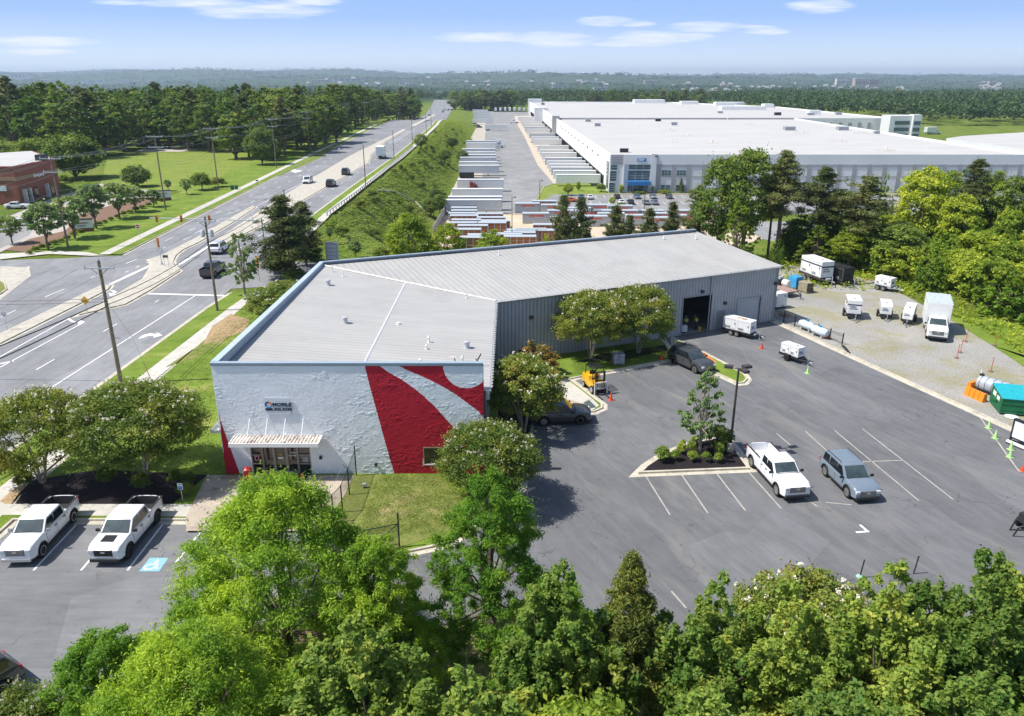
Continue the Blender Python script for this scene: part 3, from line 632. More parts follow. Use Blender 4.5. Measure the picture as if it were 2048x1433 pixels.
# coping, ridge cap, gutters, joints
mb = MB(); mb.box(X0 - .06, X1 - .05, 49.345, 49.72, T, T + .1, COPE); mb.box(X0 - .05, X1, 49.36, 49.4, T - .12, T, COPE)
def cop(a, b, za, zb, w=.42, h=.12, m=COPE_L, side=1):
    d = (b - a).normalized(); n = Vector((-d.y, d.x)) * side
    vs = []
    for p, z in ((a, za), (b, zb)):
        for o_, zz in ((-.07, 0), (w, 0), (w, h), (-.07, h)): vs.append((p.x + n.x * o_, p.y + n.y * o_, z + zz))
    mb.add(vs, [(0, 1, 2, 3), (7, 6, 5, 4), (0, 4, 5, 1), (1, 5, 6, 2), (2, 6, 7, 3), (3, 7, 4, 0)], m)
cop(F0 + Vector((0, .3)), B0, T - .0, 8.1, side=-1); cop(B0, B1, 8.1, 8.0, side=-1, w=.3, m=COPE)
cop(F0 + Vector((.36, .3)), B0 + Vector((.36, -.2)), T - .55, 7.75, w=.06, h=.5, side=-1, m=COPE)
mb.build('coping', bld)
mb = MB(); mb.tube([(-10.75, 49.8, zroof(-10.75, 55) + .02), (-10.75, 71.3 + 5.3, zroof(-10.75, 60) + .02)], .11, WCAP, 4)
mb.build('roof_seam', bld)
mb = MB(); mb.tube([(-20.0, 81.05, FH + .03), (JJ.x, JJ.y, ZE + .03)], .12, simple('roof_flashing', (.44, .43, .41), .5), 4); mb.build('hip_flashing', bld)
GUT = simple('grey_gutter', (.33, .34, .35), .5, .08)
mb = MB()
for k in range(38):
    y = 50 + k * .57; mb.box(-1.52, -1.34, y, y + .28, ZE - .1, ZE - .02, GUT)
mb.box(-1.6, -1.44, 49.4, 71.7, ZE - .2, ZE - .03, GUT); mb.box(-1.94, -1.55, 49.34, 49.4, 5.9, ZE, GUT)
a, b = aw(.1) + eo * 1.1, aw(LW) + eo * 1.1; mb.tube([(a.x, a.y, ZE - .1), (b.x, b.y, ZE - .1)], .11, simple('pale_gutter', (.5, .5, .5), .5), 4)
for u, w in ((7.6, .09), (18.9 - 2.4, .09), (26.1, .1), (.2, .1), (LW - .1, .08)):
    p = aw(u) - un * .09; mb.box(p.x - w / 2, p.x + w / 2, p.y - .05, p.y + .05, 0, ZE - .1, GUT, WA, (p.x, p.y))
mb.box(-1.95, -1.82, 49.3, 49.38, 0, ZE, TRIM)
mb.build('gutter', bld)
def onwall(name, u0, u1, z0, z1, m, dep=.06, out=0.0):
    p = aw(u0) - un * out; mb = MB(); mb.box(p.x, p.x + (u1 - u0), p.y - dep, p.y, z0, z1, m, WA, (p.x, p.y)); return mb.build(name, bld)
SHUT = simple('pale_roller_shutter', (.44, .46, .48), .5, .05)
gd = MB(); p = aw(g0) + un * .12
for k in range(9): gd.box(p.x, p.x + g1 - g0, p.y - .03, p.y, k * .355 + .004, k * .355 + .34, SHUT, WA, (p.x, p.y))
gd.box(p.x, p.x + g1 - g0, p.y, p.y + .05, 0, 3.2, TRIM, WA, (p.x, p.y)); gd.build('roller_door', bld)
onwall('door_frame', g0 - .12, g0, 0, 3.32, GUT, .08); onwall('door_frame', g1, g1 + .12, 0, 3.32, GUT, .08); onwall('door_frame', g0, g1, 3.2, 3.32, GUT, .08)
onwall('door_frame', d0 - .1, d0, 0, 4.37, GUT, .07); onwall('door_frame', d1, d1 + .1, 0, 4.37, GUT, .07); onwall('door_frame', d0, d1, 4.25, 4.37, GUT, .07)
od = onwall('steel_door', 27.4, 28.45, .1, 2.2, simple('grey_steel_door', (.24, .255, .27), .5), .05)
for u, z in ((4.0, 4.3), (25.0 - .2, 4.6), (28.1, 2.9), (LW - .5, 4.4)): onwall('wall_light', u, u + .34, z, z + .3, BRONZE, .26)
# roof vents
def vent(px, py, h, r, kind):
    for _ in range(3):
        z = zroof(*G(px, py, 7.2)); x, y = G(px, py, z)
        if y < 56: pass
    z = zroof(x, y); mb = MB(); m = WHT if kind != 'grey' else STEEL
    if kind == 'big': mb.lathe([(r, 0), (r, h * .75), (r * 1.35, h * .78), (r * 1.35, h * .9), (r * .5, h)], STEEL, 12, (x, y, z)); mb.lathe([(r * 1.4, -.02), (r * 1.4, .06)], STEEL, 12, (x, y, z))
    else: mb.lathe([(r, -.05), (r, h * .7), (r * 2, h * .72), (r * .6, h)], m, 8, (x, y, z)); mb.lathe([(r * 2.5, -.02), (r * 1.6, .12)], WHT, 8, (x, y, z))
    o = mb.build('roof_vent', bld, smooth=True)
    return o
for a in ((657, 571, .62, .2, 'big'), (691, 647, .62, .2, 'big'), (934, 697, .62, .2, 'big'), (797 - 0, 649, .2, .1, 'w')): vent(*a)
for a in ((664, 542, .7, .05), (686, 553, .6, .05), (933, 597, .5, .05), (858, 686, .6, .06), (853, 699, .4, .06), (925, 727, .62, .07), (841, 727, .4, .07)): vent(*a, 'w')
for a in ((998, 506, .5, .05), (1328, 474, .4, .05), (1392, 475, .5, .06)): vent(*a, 'w')
for px in (910, 954): 
    x, y = G(px, 727, 6.9); mb = MB(); z = zroof(x, y); mb.tube([(x, y, z), (x, y, z + .45), (x - .1, y, z + .6)], .04, TRIM); mb.lathe([(.02, 0), (.28, .1), (.3, .12)], simple('dish_grey', (.45, .4, .4)), 10, (x - .15, y, z + .5)) if px == 910 else mb.tube([(x, y, z + .4), (x + .3, y + .1, z + .95)], .05, TRIM)
    mb.build('satellite_dish' if px == 910 else 'antenna', bld)
# storefront
FRM = simple('bronze_aluminium_frame', (.30, .27, .22), .45, .06, spec=.5)
mb = MB(); y = 49.5; mb.box(door0, door1, y + .02, y + .1, 0, dz, GLASS); mb.build('storefront_glass', bld)
mb = MB(); wd = door1 - door0; xs = [0, .19, .415, .63, .815, 1.0]
fr = lambda x0, x1, z0, z1: mb.box(x0, x1, 49.40, 49.52, z0, z1, FRM)
ws = door0; 
for f in (0, .178, .385, .60, .795, 1.0): fr(ws + wd * f - .03, ws + wd * f + .03, 0, dz)
fr(ws, ws + wd, dz - .07, dz); fr(ws, ws + wd, 2.27, 2.38); fr(ws, ws + wd, 0, .10)
for z in (.88, 1.58): fr(ws, ws + wd * .178, z, z + .07); fr(ws + wd * .795, ws + wd, z, z + .07)
for a, b in ((.19, .375), (.395, .59), (.61, .785)): fr(ws + wd * a, ws + wd * b, .1, .32); fr(ws + wd * b - .045, ws + wd * b, .32, 2.27); fr(ws + wd * a, ws + wd * a + .045, .32, 2.27)
mb.build('storefront_frame', bld)
mb = MB(); PNK = simple('pink_notice', (.55, .25, .32), .6); PAP = simple('white_paper', (.75, .74, .72), .6)
q = lambda f0, f1, z0, z1, m: mb.box(ws + wd * f0, ws + wd * f1, 49.49, 49.5185, z0, z1, m)
q(.035, .12, 1.1, 1.52, PNK); q(.06, .1, 1.2, 1.42, GLASS); mb.build('notice', bld)
mb = MB(); q(.44, .53, 1.26, 1.42, PAP); mb.build('notice', bld)
mb = MB(); q(.86, .96, 1.0, 1.45, simple('grey_notice', (.3, .31, .33), .6)); mb.build('notice', bld)
mb = MB(); q(.45, .52, 1.55, 1.7, simple('gold_emblem', (.4, .26, .08), .5)); mb.build('decal', bld)
def text(s, size, m, parent, loc, rx=90, rz=0, name='lettering', sx=1.0, ext=.008, align='LEFT', bold=0.0):
    cu = bpy.data.curves.new('t', 'FONT'); cu.body = s; cu.size = size; cu.extrude = ext; cu.align_x = align; cu.offset = bold; cu.resolution_u = 3
    t = bpy.data.objects.new('t', cu); COL.objects.link(t); dg = bpy.context.evaluated_depsgraph_get(); me = bpy.data.meshes.new_from_object(t.evaluated_get(dg)); bpy.data.objects.remove(t)
    me.materials.clear(); me.materials.append(m); o = link(name, me, parent); o.location = loc; o.rotation_euler = (R(rx), 0, R(rz)); o.scale = (sx, 1, 1); return o
NAVY = simple('navy_lettering', (.012, .025, .06), .5); WLET = simple('white_lettering', (.8, .8, .8), .5)
sg = [ZP(400 + a * .29311, 700 + b * .29311, 49.35) for a, b in ((430, 328), (622, 438))]
mb = MB(); mb.box(sg[0][0], sg[1][0], 49.34, 49.38, sg[1][1], sg[0][1], simple('pale_sign_board', (.66, .71, .77), .4, .02)); sign = mb.build('sign_board', bld)
def onsign(s, x, z, w, h, m=NAVY, bold=.0, y=49.33, par=None):
    a = ZP(400 + x * .29311, 700 + z * .29311, y); hh = h * .29311 * .0415
    o = text(s, hh * 1.38, m, par or sign, (a[0], y, a[1]), bold=bold); bw = max(v.co.x for v in o.data.vertices) - min(v.co.x for v in o.data.vertices); o.scale = (w * .29311 * .0376 / bw, 1, 1); return o
onsign('MOBILE', 494, 382, 118, 18, bold=.012); onsign('888.305.3038', 448, 415, 166, 16, bold=.012); onsign('Air & Power Rentals', 498, 392, 114, 7)
lc = ZP(400 + 467 * .29311, 700 + 376 * .29311, 49.33)
for a0, a1, m in ((200, 330, simple('logo_blue', (.08, .3, .55), .5)), (-30, 80, simple('logo_orange', (.65, .2, .08), .5)), (80, 200, NAVY)):
    mb = MB(); ts = [R(a0 + (a1 - a0) * k / 8) for k in range(9)]
    ri, ro = .145, .245
    vs = [(lc[0] + r * math.cos(t), yy_, lc[1] + r * math.sin(t)) for yy_ in (49.325, 49.337) for r in (ri, ro) for t in ts]; n = 9
    fs = [(i, i + 1, n + i + 1, n + i) for i in range(8)] + [(2 * n + i, 2 * n + i + 1, 3 * n + i + 1, 3 * n + i) for i in range(8)] + [(n + i, n + i + 1, 3 * n + i + 1, 3 * n + i) for i in range(8)] + [(i, i + 1, 2 * n + i + 1, 2 * n + i) for i in range(8)]
    mb.add(vs, fs, m).build('logo', sign)
text('840', .27, WLET, bld, (ws + wd * .43, 49.395, 2.42), bold=.008)
text('MOBILE', .13, WLET, bld, (ws + wd * .665, 49.49, 1.72), bold=.004); text('888.305.3038', .105, WLET, bld, (ws + wd * .622, 49.49, 1.5), bold=.004)
# canopy
def canopy(x0, x1, parent):
    mb = MB(); yo, yb = 48.1, 49.38; zt = 3.12; RU = simple('stained_canopy_panel', (.58, .52, .46), .7, .3, 1.3, grime=(.25, .16, .12))
    n = 26
    for k in range(n):
        a = x0 + (x1 - x0) * k / n; w = (x1 - x0) / n
        mb.box(a, a + w * .55, yo, yb, zt - .03, zt, RU); mb.box(a + w * .55, a + w, yo, yb, zt - .03, zt + .05, RU)
    mb.build('canopy_panel', parent)
    mb = MB(); mb.box(x0 - .05, x1 + .05, yo - .06, yo, zt - .22, zt + .06, WCAP); mb.box(x0 - .06, x0, yo, yb, zt - .2, zt + .06, WCAP); mb.box(x1, x1 + .06, yo, yb, zt - .2, zt + .06, WCAP); mb.box(x0, x1, yb - .04, yb, zt + .05, zt + .1, WCAP)
    mb.build('canopy_frame', parent)
    for k in range(4):
        x = x0 + (x1 - x0) * (.19 + .205 * k); MB().tube([(x, yo + .08, zt + .04), (x, 49.40, zt + 1.35)], .03, WCAP, 6).build('canopy_rod', parent)
cx0, cx1 = ZP(458, 886, 48.1)[0], ZP(635, 886, 48.1)[0]
can = thing('entrance_canopy', 'stained corrugated canopy on four white rods over the entrance', 'canopy', (0, 0, 0)); can.parent = bld; KIDS.setdefault(bld, []).append(can)
for k in ('label', 'category'): del can[k]
canopy(cx0, cx1, can)
mb = MB(); mb.box(-21.6, -20.53, 50.5, 55, 2.95, 3.02, simple('side_canopy_white', (.6, .58, .56), .6, .15, 2, grime=(.35, .25, .2))); mb.box(-21.65, -21.6, 50.4, 55.1, 2.85, 3.08, WCAP); mb.box(-21.6, -20.53, 50.4, 50.46, 2.85, 3.08, WCAP); mb.build('side_canopy', bld)
# window
mb = MB(); mb.box(win[0], win[1], 49.5, 49.56, win[2], win[3], GLASS); wo = mb.build('window', bld)
mb = MB()
for a, b, c, d in ((win[0], win[0] + .06, win[2], win[3]), (win[1] - .06, win[1], win[2], win[3]), (win[0] + .06, win[1] - .06, win[3] - .06, win[3]), (win[0] - .04, win[1] + .04, win[2] - .08, win[2])): mb.box(a, b, 49.39, 49.5, c, d, FRM if d > win[2] + .1 else WCAP)
mb.build('window_frame', wo)
for px, py in ((641, 916), (752, 930)): x, z = ZP(px, py, 49.3); MB().box(x - .09, x + .09, 49.22, 49.4, z - .1, z + .12, TRIM, top=.8).build('wall_light', bld)
# ------------------------------------------------------------------ large white warehouse
dc = thing('distribution_warehouse', 'huge white roofed warehouse with grey panel front beyond the truck court', 'building', (0, 0, 0))
DW = simple('white_tilt_wall', (.66, .67, .68), .7, .05, .1); DG = simple('grey_tilt_wall', (.34, .34, .35), .75, .08, .2); DWH = simple('white_wall_paint', (.74, .74, .74), .7, .05, .1, grime=(.6, .59, .57))
def _mem():
    m = M('white_roof_membrane', .7, .3); a = m.ramp(m.noise(.03, 5, .6, m.co((1, 3, 1))), [(.3, (.43, .42, .405)), (.7, (.50, .49, .475))])
    w = m.n('ShaderNodeTexWave', bands_direction='Y'); w.inputs['Scale'].default_value = .025; w.inputs['Distortion'].default_value = .4; m.l(m.co(), w.inputs[0])
    m.col(m.mix(m.ramp(w.outputs[0], [(0, .25), (.06, 0.)]), a, (.42, .40, .37))); return m.m
MEM = _mem()
RT = 1.75; RM = .95
FX0, FX1, FY = 33.3, 176.5, 270.0
NW = Vector((22.0, 702)); mid = Vector((28.0, 505))
body = [(FX0, FY), (FX1, FY), (FX1, 505), (240, 505), (226, 690), (160, 812), (17.5, 830), (24, 640), (27.4, 505)]
mb = MB(); n = len(body)
for i in range(n):
    a, b = body[i], body[(i + 1) % n]; m = DW if i in (0, 1) else DWH
    mb.add([(*a, ZY - .5), (*b, ZY - .5), (*b, RT), (*a, RT)], [(0, 1, 2, 3)], m)
inn = offset(body, .5)
mb.add([(*p, RT) for p in body] + [(*p, RT) for p in inn] + [(*p, RM) for p in inn], [(i, (i + 1) % n, n + (i + 1) % n, n + i) for i in range(n)] + [(n + i, n + (i + 1) % n, 2 * n + (i + 1) % n, 2 * n + i) for i in range(n)], DWH)
mb.build('wall', dc, recalc=False)
mb = MB(); mb.add([(*p, RM) for p in inn], [tuple(range(n))], MEM); mb.build('roof', dc, recalc=False)
mb = MB(); mb.box(27.5, FX1, 505, 505.6, RM, RT + .15, DG); mb.build('parapet', dc)
for a_ in ((25, 29.4, 500, 508, -11, 3.2, DG), (17.5, 28, 636, 646, -11, 3, DW), (16.5, 30, 822, 834, -11, 4.2, DW)): MB().box(*a_).build('wall_pier', dc)
for x0, x1, y0, y1, h in ((120, 150, 800, 812, 2.6), (160, 176, 770, 780, 2), (184, 210, 735, 745, 2.2), (214, 222, 690, 700, 2.2), (205, 213, 560, 566, 2.4), (165, 200, 640, 650, 2.2)): MB().box(x0, x1, y0, y1, RM, RT + h, DWH).build('parapet', dc)
f = MB(); g = MB(); hh = (RT - ZY) / 78.0
def fz(py): return ZY + (386 - py) * hh
def fx(px): return ZP(px, 350, FY)[0]
SIN = .08
# corner tower and entrance
for z0, z1 in ((fz(320), fz(329)), (fz(332), fz(344)), (fz(346), fz(363)), (fz(366), fz(385))):
    pass
def gl(x0, x1, p0, p1, nm='window', nx=1, nz=1):
    z1, z0 = fz(p0), fz(p1); mb = MB(); mb.box(x0, x1, FY - .10, FY - .02, z0, z1, TEAL); o = mb.build(nm, dc); mb = MB()
    for i in range(nx + 1): x = x0 + (x1 - x0) * i / nx; mb.box(x - .06, x + .06, FY - .16, FY - .10, z0, z1, COPE_L)
    for i in range(nz + 1): z = z0 + (z1 - z0) * i / nz; mb.box(x0 + .06, x1 - .06, FY - .15, FY - .10, z - .05, z + .05, COPE_L)
    mb.build('window_frame', o)
gl(fx(1221), fx(1234), 329, 339, nz=2); gl(fx(1220), fx(1233), 342, 362, nz=4); gl(fx(1219), fx(1231), 366, 385, nz=4)
gl(fx(1257), fx(1300.5), 329, 338, nx=3, nz=2); gl(fx(1256), fx(1299.5), 341, 361, nx=3, nz=4); gl(fx(1268), fx(1297), 371, 384, nx=3, nz=2); gl(fx(1256), fx(1267), 371, 384, 'entrance_door', nx=2)
mb = MB()
mb.box(fx(1221), fx(1246), FY - .12, FY - .02, fz(328), fz(309), DG)
for k in range(1, 5): mb.box(fx(1221), fx(1246), FY - .16, FY - .12, fz(328) + k * .6 + .1, fz(328) + k * .6 + .17, DW)
mb.build('louvred_panel', dc)
mb = MB(); BLU = simple('blue_awning', (.03, .16, .40), .5, .06); mb.box(fx(1254), fx(1300), FY - 3, FY - .2, fz(369), fz(361), BLU); mb.build('awning', dc)
mb = MB(); mb.box(fx(1246), fx(1311), FY - .5, FY - .02, fz(328), fz(308), DW); mb.box(fx(1300.5), fx(1311), FY - .6, FY - .02, fz(385), fz(306.5), DW); mb.box(fx(1246), fx(1248), FY - .5, FY - .02, fz(385), fz(328), DW); mb.build('entrance_frame', dc)
mb = MB(); mb.box(fx(1272), fx(1290), FY - .62, FY - .5, fz(322), fz(315), simple('sign_blue', (.03, .2, .55), .5)); sgn = mb.build('sign_board', dc)
text('Walmart', .66, WLET, sgn, (fx(1273.3), FY - .64, fz(318.2)), bold=.03); text('Distribution', .42, WLET, sgn, (fx(1273.3), FY - .64, fz(320.9)), bold=.02)
text('948', .7, TRIM, dc, (fx(1307), FY - .63, fz(313)), bold=.03)
x = fx(1313); k = 0
pitch_ = (fx(1343) - fx(1313)) ; pb = MB(); pl = MB(); pz = MB()
while x < FX1 - 2:
    w1 = min(x + pitch_ * .29, FX1); MB().box(x, w1, FY - .12, FY, ZY, fz(328), DG).build('grey_pilaster', dc); x2 = min(x + pitch_, FX1)
    if w1 < FX1:
        pz = MB()
        pz.box(w1, x2, FY - .10, FY, fz(333.5), fz(328), DG)
        for j in range(3): pz.box(w1, x2, FY - .14, FY - .10, fz(333.5) + .15 + j * .3, fz(333.5) + .22 + j * .3, DW)
        MB().box(w1, x2, FY - .10, FY, fz(353.2), fz(352.2), DG).build('belt_strip', dc)
        pz.build('louvred_panel', dc)
        if k in (0, 1, 18, 19, 20): gl(w1 + .25, x2 - .25, 340, 351, nx=3, nz=2); gl(w1 + .25, x2 - .25, 370, 383, nx=2, nz=2)
    x += pitch_; k += 1
# dock wall
mb = MB()
def dxw(y): return 33.3 - 5.9 * (y - 270) / 235 if y < 505 else (27.4 - 3.4 * (y - 505) / 135 if y < 640 else 24 - 6.5 * (y - 640) / 190)
cb = MB()
for y in np.arange(284, 800, 4.3):
    mb.box(dxw(y + 2) - .25, dxw(y) + .1, y, y + 2.7, ZY + 1.1, ZY + 4.0, simple('dark_dock_door', (.05, .05, .055)) if y == 284 else bpy.data.materials['dark_dock_door'])
    mb.box(dxw(y + 2) - .5, dxw(y) + .1, y - .3, y, ZY + .9, ZY + 4.3, BLK)
mb.build('dock_doors', dc)
mb = MB()
for y in (272, 274.6, 277.2): mb.box(33.1, 33.25, y, y + 1.8, ZY + 1, ZY + 10, TEAL)
mb.build('window', dc)
for y in np.arange(300, 800, 17): MB().box(dxw(y) - .4, dxw(y), y, y + .4, -1.5, -1, BLK).build('wall_light', dc)
def rz_box(nm, px, py, w, d, h, m):
    x, y = G(px, py, RM); mb = MB(); mb.box(x - w / 2, x + w / 2, y - d / 2, y + d / 2, RM, RM + h, m)
    for k in range(4): mb.box(x - w / 2 - .03, x + w / 2 + .03, y - d / 2 - .03, y + d / 2 + .03, RM + h * (.2 + .18 * k), RM + h * (.24 + .18 * k), BLK)
    mb.box(x - w / 2 - .15, x + w / 2 + .15, y - d / 2 - .15, y + d / 2 + .15, RM + h, RM + h + .1, STEEL)
    return mb.build(nm, dc)
for px, py, w, h in ((1176, 244, 3, 1.5), (1195, 253, 3, 1.6), (1316, 243, 3, 1.6), (1348, 251, 3, 1.6), (1248, 305, 2.8, 1.4), (1578, 261, 5, 1.8), (1684, 261, 5, 1.8), (1555, 231, 4, 2), (1620, 231, 4, 1.6), (1676, 230, 4, 1.6), (1753, 268, 2.4, 1.2), (1440, 227, 3.5, 1.4), (1080, 204, 3, 1.6), (1086, 210, 3, 1.4)): rz_box('roof_unit', px, py, w, w * .8, h, STEEL if rnd.random() < .5 else TRIM)
STN = simple('roof_stain', (.45, .42, .38), .8, .2, .3)
for px, py in ((1339, 261), (1377, 272), (1424, 286), (1455, 240), (1500, 249), (1606, 267), (1681, 283), (1773, 301), (1725, 266)):
    x, y = G(px, py, RM); vb = MB(); vb.lathe([(.25, 0), (.25, 1.3), (.1, 1.4)], WHT, 6, (x, y, RM)); vb.add([(x + 3.5 * math.cos(t) * (1 + .25 * math.sin(3 * t)), y + 3.5 * math.sin(t), RM + .03) for t in np.linspace(0, 6.28, 13)[:-1]], [tuple(range(12))], STN); vb.build('roof_vent', dc)
for px, py in ((1278, 256), (1318, 258), (1345, 285), (1352, 285), (1400, 302), (1405, 302), (1600, 262), (1604, 262), (1750, 284), (1754, 284), (1850, 300), (1855, 300), (1548, 250), (1480, 222), (1440, 234)):
    x, y = G(px, py, RM); MB().lathe([(.12, 0), (.12, 1.5)], WHT, 6, (x, y, RM)).build('roof_pipe', dc)
# ---- second block with its corner tower, third roof at the right edge
b2 = thing('rear_warehouse_wing', 'grey panelled warehouse wing with glazed corner tower far right', 'building', (0, 0, 0))
tw = MB(); tw.box(228, 244, 488, 500, ZY - 6, 4.0, DW); tw.box(241, 246, 486, 492, ZY - 6, 4.6, DW); tw.build('tower', b2)
for z in (-1.2, -5, -8.6):
    MB().box(231, 240, 487.8, 487.98, z, z + 2.2, TEAL).build('window', b2); MB().box(241.5, 245.5, 485.8, 485.98, z, z + 2.2, TEAL).build('window', b2)
mb = MB()
for k in range(8): mb.box(180 + k * 6, 182 + k * 6, 504.7, 504.95, ZY, -.8, DG)
mb.build('grey_pilaster', b2)
b3 = thing('right_edge_warehouse', 'white flat roof warehouse entering at the right edge of the photo', 'building', (0, 0, 0))
P_ = [(184, 395), (260, 330), (330, 330), (330, 480), (260, 466)]
P_ = [G(1893, 277, -1), G(2048, 299, -1), G(2200, 310, -1), G(2200, 250, -1), G(2048, 265, -1), G(1930, 272, -1)]
mb = MB(); mb.prism(P_, ZY - 4, -1, MEM, DW); mb.build('wall', b3)
mb = MB(); mb.box(240, 247, 338, 342, -1, .6, TRIM); mb.build('roof_unit', b3)
# ------------------------------------------------------------------ brick clinic on the left
def _brick():
    m = M('red_brick', .85, .2); b = m.n('ShaderNodeTexBrick'); b.inputs['Scale'].default_value = 2.2; b.inputs['Color1'].default_value = (.22, .07, .045, 1); b.inputs['Color2'].default_value = (.28, .10, .065, 1); b.inputs['Mortar'].default_value = (.3, .22, .18, 1); b.inputs['Mortar Size'].default_value = .012
    sx = m.n('ShaderNodeSeparateXYZ'); m.l(m.co(), sx.inputs[0]); cx = m.n('ShaderNodeCombineXYZ'); m.l(m.math('ADD', sx.outputs[0], sx.outputs[1]), cx.inputs[0]); m.l(sx.outputs[2], cx.inputs[1]); m.l(cx.outputs[0], b.inputs[0]); m.col(b.outputs[0]); return m.m
BRK = _brick(); BAND = simple('tan_brick_band', (.3, .2, .13), .85)
cl = thing('brick_clinic', 'two storey red brick clinic with white flat roof at left edge', 'building', (0, 0, 0))
ZR = 8.0
c1 = Vector(G(26, 336, ZR)); c2 = Vector(G(110, 320, ZR)); c0_ = Vector(G(-90, 336, ZR)); c3 = c2 + Vector((-17, 20)); c4 = c0_ + Vector((-17, 24)); c5 = Vector(G(118, 376, 0))
cp = [tuple(c0_), tuple(c1), tuple(c2), tuple(c3), tuple(c4)]
mb = MB(); mb.prism(cp, 0, ZR, BRK); mb.build('brick_wall', cl)
mb = MB(); mb.prism(offset(cp, -.08), 5.2, 6.0, BAND); mb.prism(offset(cp, -.1), ZR, ZR + .25, simple('red_coping', (.25, .06, .05), .6)); mb.build('trim_band', cl)
mb = MB(); mb.prism(offset(cp, .4), ZR + .2, ZR + .3, MEM); mb.box(c1.x - 2, c1.x, c1.y + 12, c1.y + 14, ZR + .25, ZR + 1.6, TRIM); mb.build('roof', cl)
dcl = (c2 - c1).normalized(); ncl = Vector((dcl.y, -dcl.x)); acl = math.atan2(dcl.y, dcl.x)
def clw(nm, u0, u1, z0, z1, m, out=.1, base=None, par=None):
    p = (base or c1) + ncl * out + dcl * u0; mb = MB(); mb.box(p.x, p.x + u1 - u0, p.y, p.y + out + .05, z0, z1, m, acl, (p.x, p.y)); return mb.build(nm, par or cl)
Lc = (c2 - c1).length
for u in (3.0, 6.0, Lc * .62, Lc * .75): w_ = clw('window', u, u + 1.4, .8, 3.0, GLASS); 
for u in (1.5, 3.4, 10.5): clw('column', u, u + .35, 0, 3.2, simple('white_column', (.6, .58, .55)), .9)
text('Emergency', 1.0, WLET, cl, (*(c1 + dcl * 6.5 + ncl * .25), 5.2), rz=math.degrees(acl), bold=.03)
text('Emergency Hospital', 1.0, WLET, cl, (c1.x - 12.5, c1.y - .3, 5.4), bold=.03)
for u in (4, 9): p = c1 - Vector((u, 0)); MB().box(p.x, p.x + 1.6, p.y - .15, p.y, 3.0, 4.1, simple('pale_window_sign', (.6, .66, .7))).build('window', cl)
sheet('clinic_car_park', [(0, 478), (0, 440), (110, 396), (205, 366), (250, 376), (330, 383), (320, 392), (250, 402), (160, 430), (130, 462), (60, 478), (0, 505), (-60, 510), (-60, 440)], .02, simple('pale_car_park_concrete', (.42, .38, .34), .85, .1, .3), label='pale concrete car park beside brick clinic')
sheet('car_park_lane', [(0, 470), (0, 448), (56, 440), (66, 452), (60, 470), (0, 497), (-50, 500)], .03, ASPH_YARD)
sheet('mulch_bed', [(10, 500), (60, 478), (130, 462), (160, 430), (250, 402), (325, 392), (345, 396), (300, 425), (230, 455), (150, 484), (60, 506)], .028, MULCH_RED)
sheet('park_path', [(270, 303), (310, 290), (360, 296), (410, 300), (360, 304), (305, 304)], .02, CONC)
sheet('meadow', [(200, 372), (215, 316), (300, 305), (420, 305), (560, 302), (690, 262), (790, 225), (800, 228), (700, 275), (640, 316), (560, 352), (430, 382), (330, 384)], .012, GRASS_FAR, label='bright green meadow left of the road')
# ------------------------------------------------------------------ distant buildings
FB = [simple('far_white_wall', (.62, .6, .58)), simple('far_tan_wall', (.45, .36, .28)), simple('far_red_wall', (.35, .17, .13))]; FR = [simple('far_grey_roof', (.32, .31, .31)), simple('far_white_roof', (.7, .7, .7))]
protos = {}
FBX = []
def farb(px, py, w, h, kind=0, flat=True, z=None):
    # ground height first, then distance by iteration
    y = 1500.0
    for _ in range(40):
        dx, dy, dz_ = ray(px, py); x = dx / dy * y; zt = TZ(x, y); zr_ = CAMH + dz_ / dy * y
        if zr_ > zt + .5: y *= 1.06
        elif zr_ < zt - .5: y *= .975
        else: break
    y = min(y, 6000); x = dx / dy * y; FBX.append((x, y, w / FPX * y)); h *= 1.5; W_ = w / FPX * y; H_ = h / FPX * y; key = (kind, flat)
    if key not in protos:
        t = thing('distant_building', 'x', 'building', (0, 0, -900)); mb = MB(); mb.box(-.5, .5, -.5, .5, -.6, 1, FB[kind]); mb.build('wall', t)
        mb = MB()
        if flat: mb.box(-.52, .52, -.52, .52, 1, 1.08, FR[kind % 2])
        else: mb.add([(-.56, -.6, .95), (.56, -.6, .95), (.56, .6, .95), (-.56, .6, .95), (-.56, 0, 1.7), (.56, 0, 1.7)], [(0, 1, 5, 4), (2, 3, 4, 5), (0, 4, 3), (1, 2, 5)], FR[0])
        mb.build('roof', t)
        mb = MB()
        for k in range(5): mb.box(-.42 + k * .18, -.34 + k * .18, -.53, -.5, .3, .7, GLASS)
        mb.build('window', t)
        protos[key] = t; o = t; o.location = (x, y, TZ(x, y)); o.scale = (W_, max(W_ * .5, 12), H_)
    else: o = copy_tree(protos[key], (x, y, TZ(x, y)), scale=(W_, max(W_ * .5, 12), H_))
    nm = ('white', 'tan', 'brick red')[kind]; o['label'] = 'small hazy %s %s in the far valley town' % (nm, 'flat roofed block' if flat else 'pitched roof house'); o['category'] = 'building'; o['group'] = 'hazy %s %s of the far town' % (nm, 'blocks' if flat else 'houses')
rb = random.Random(3)
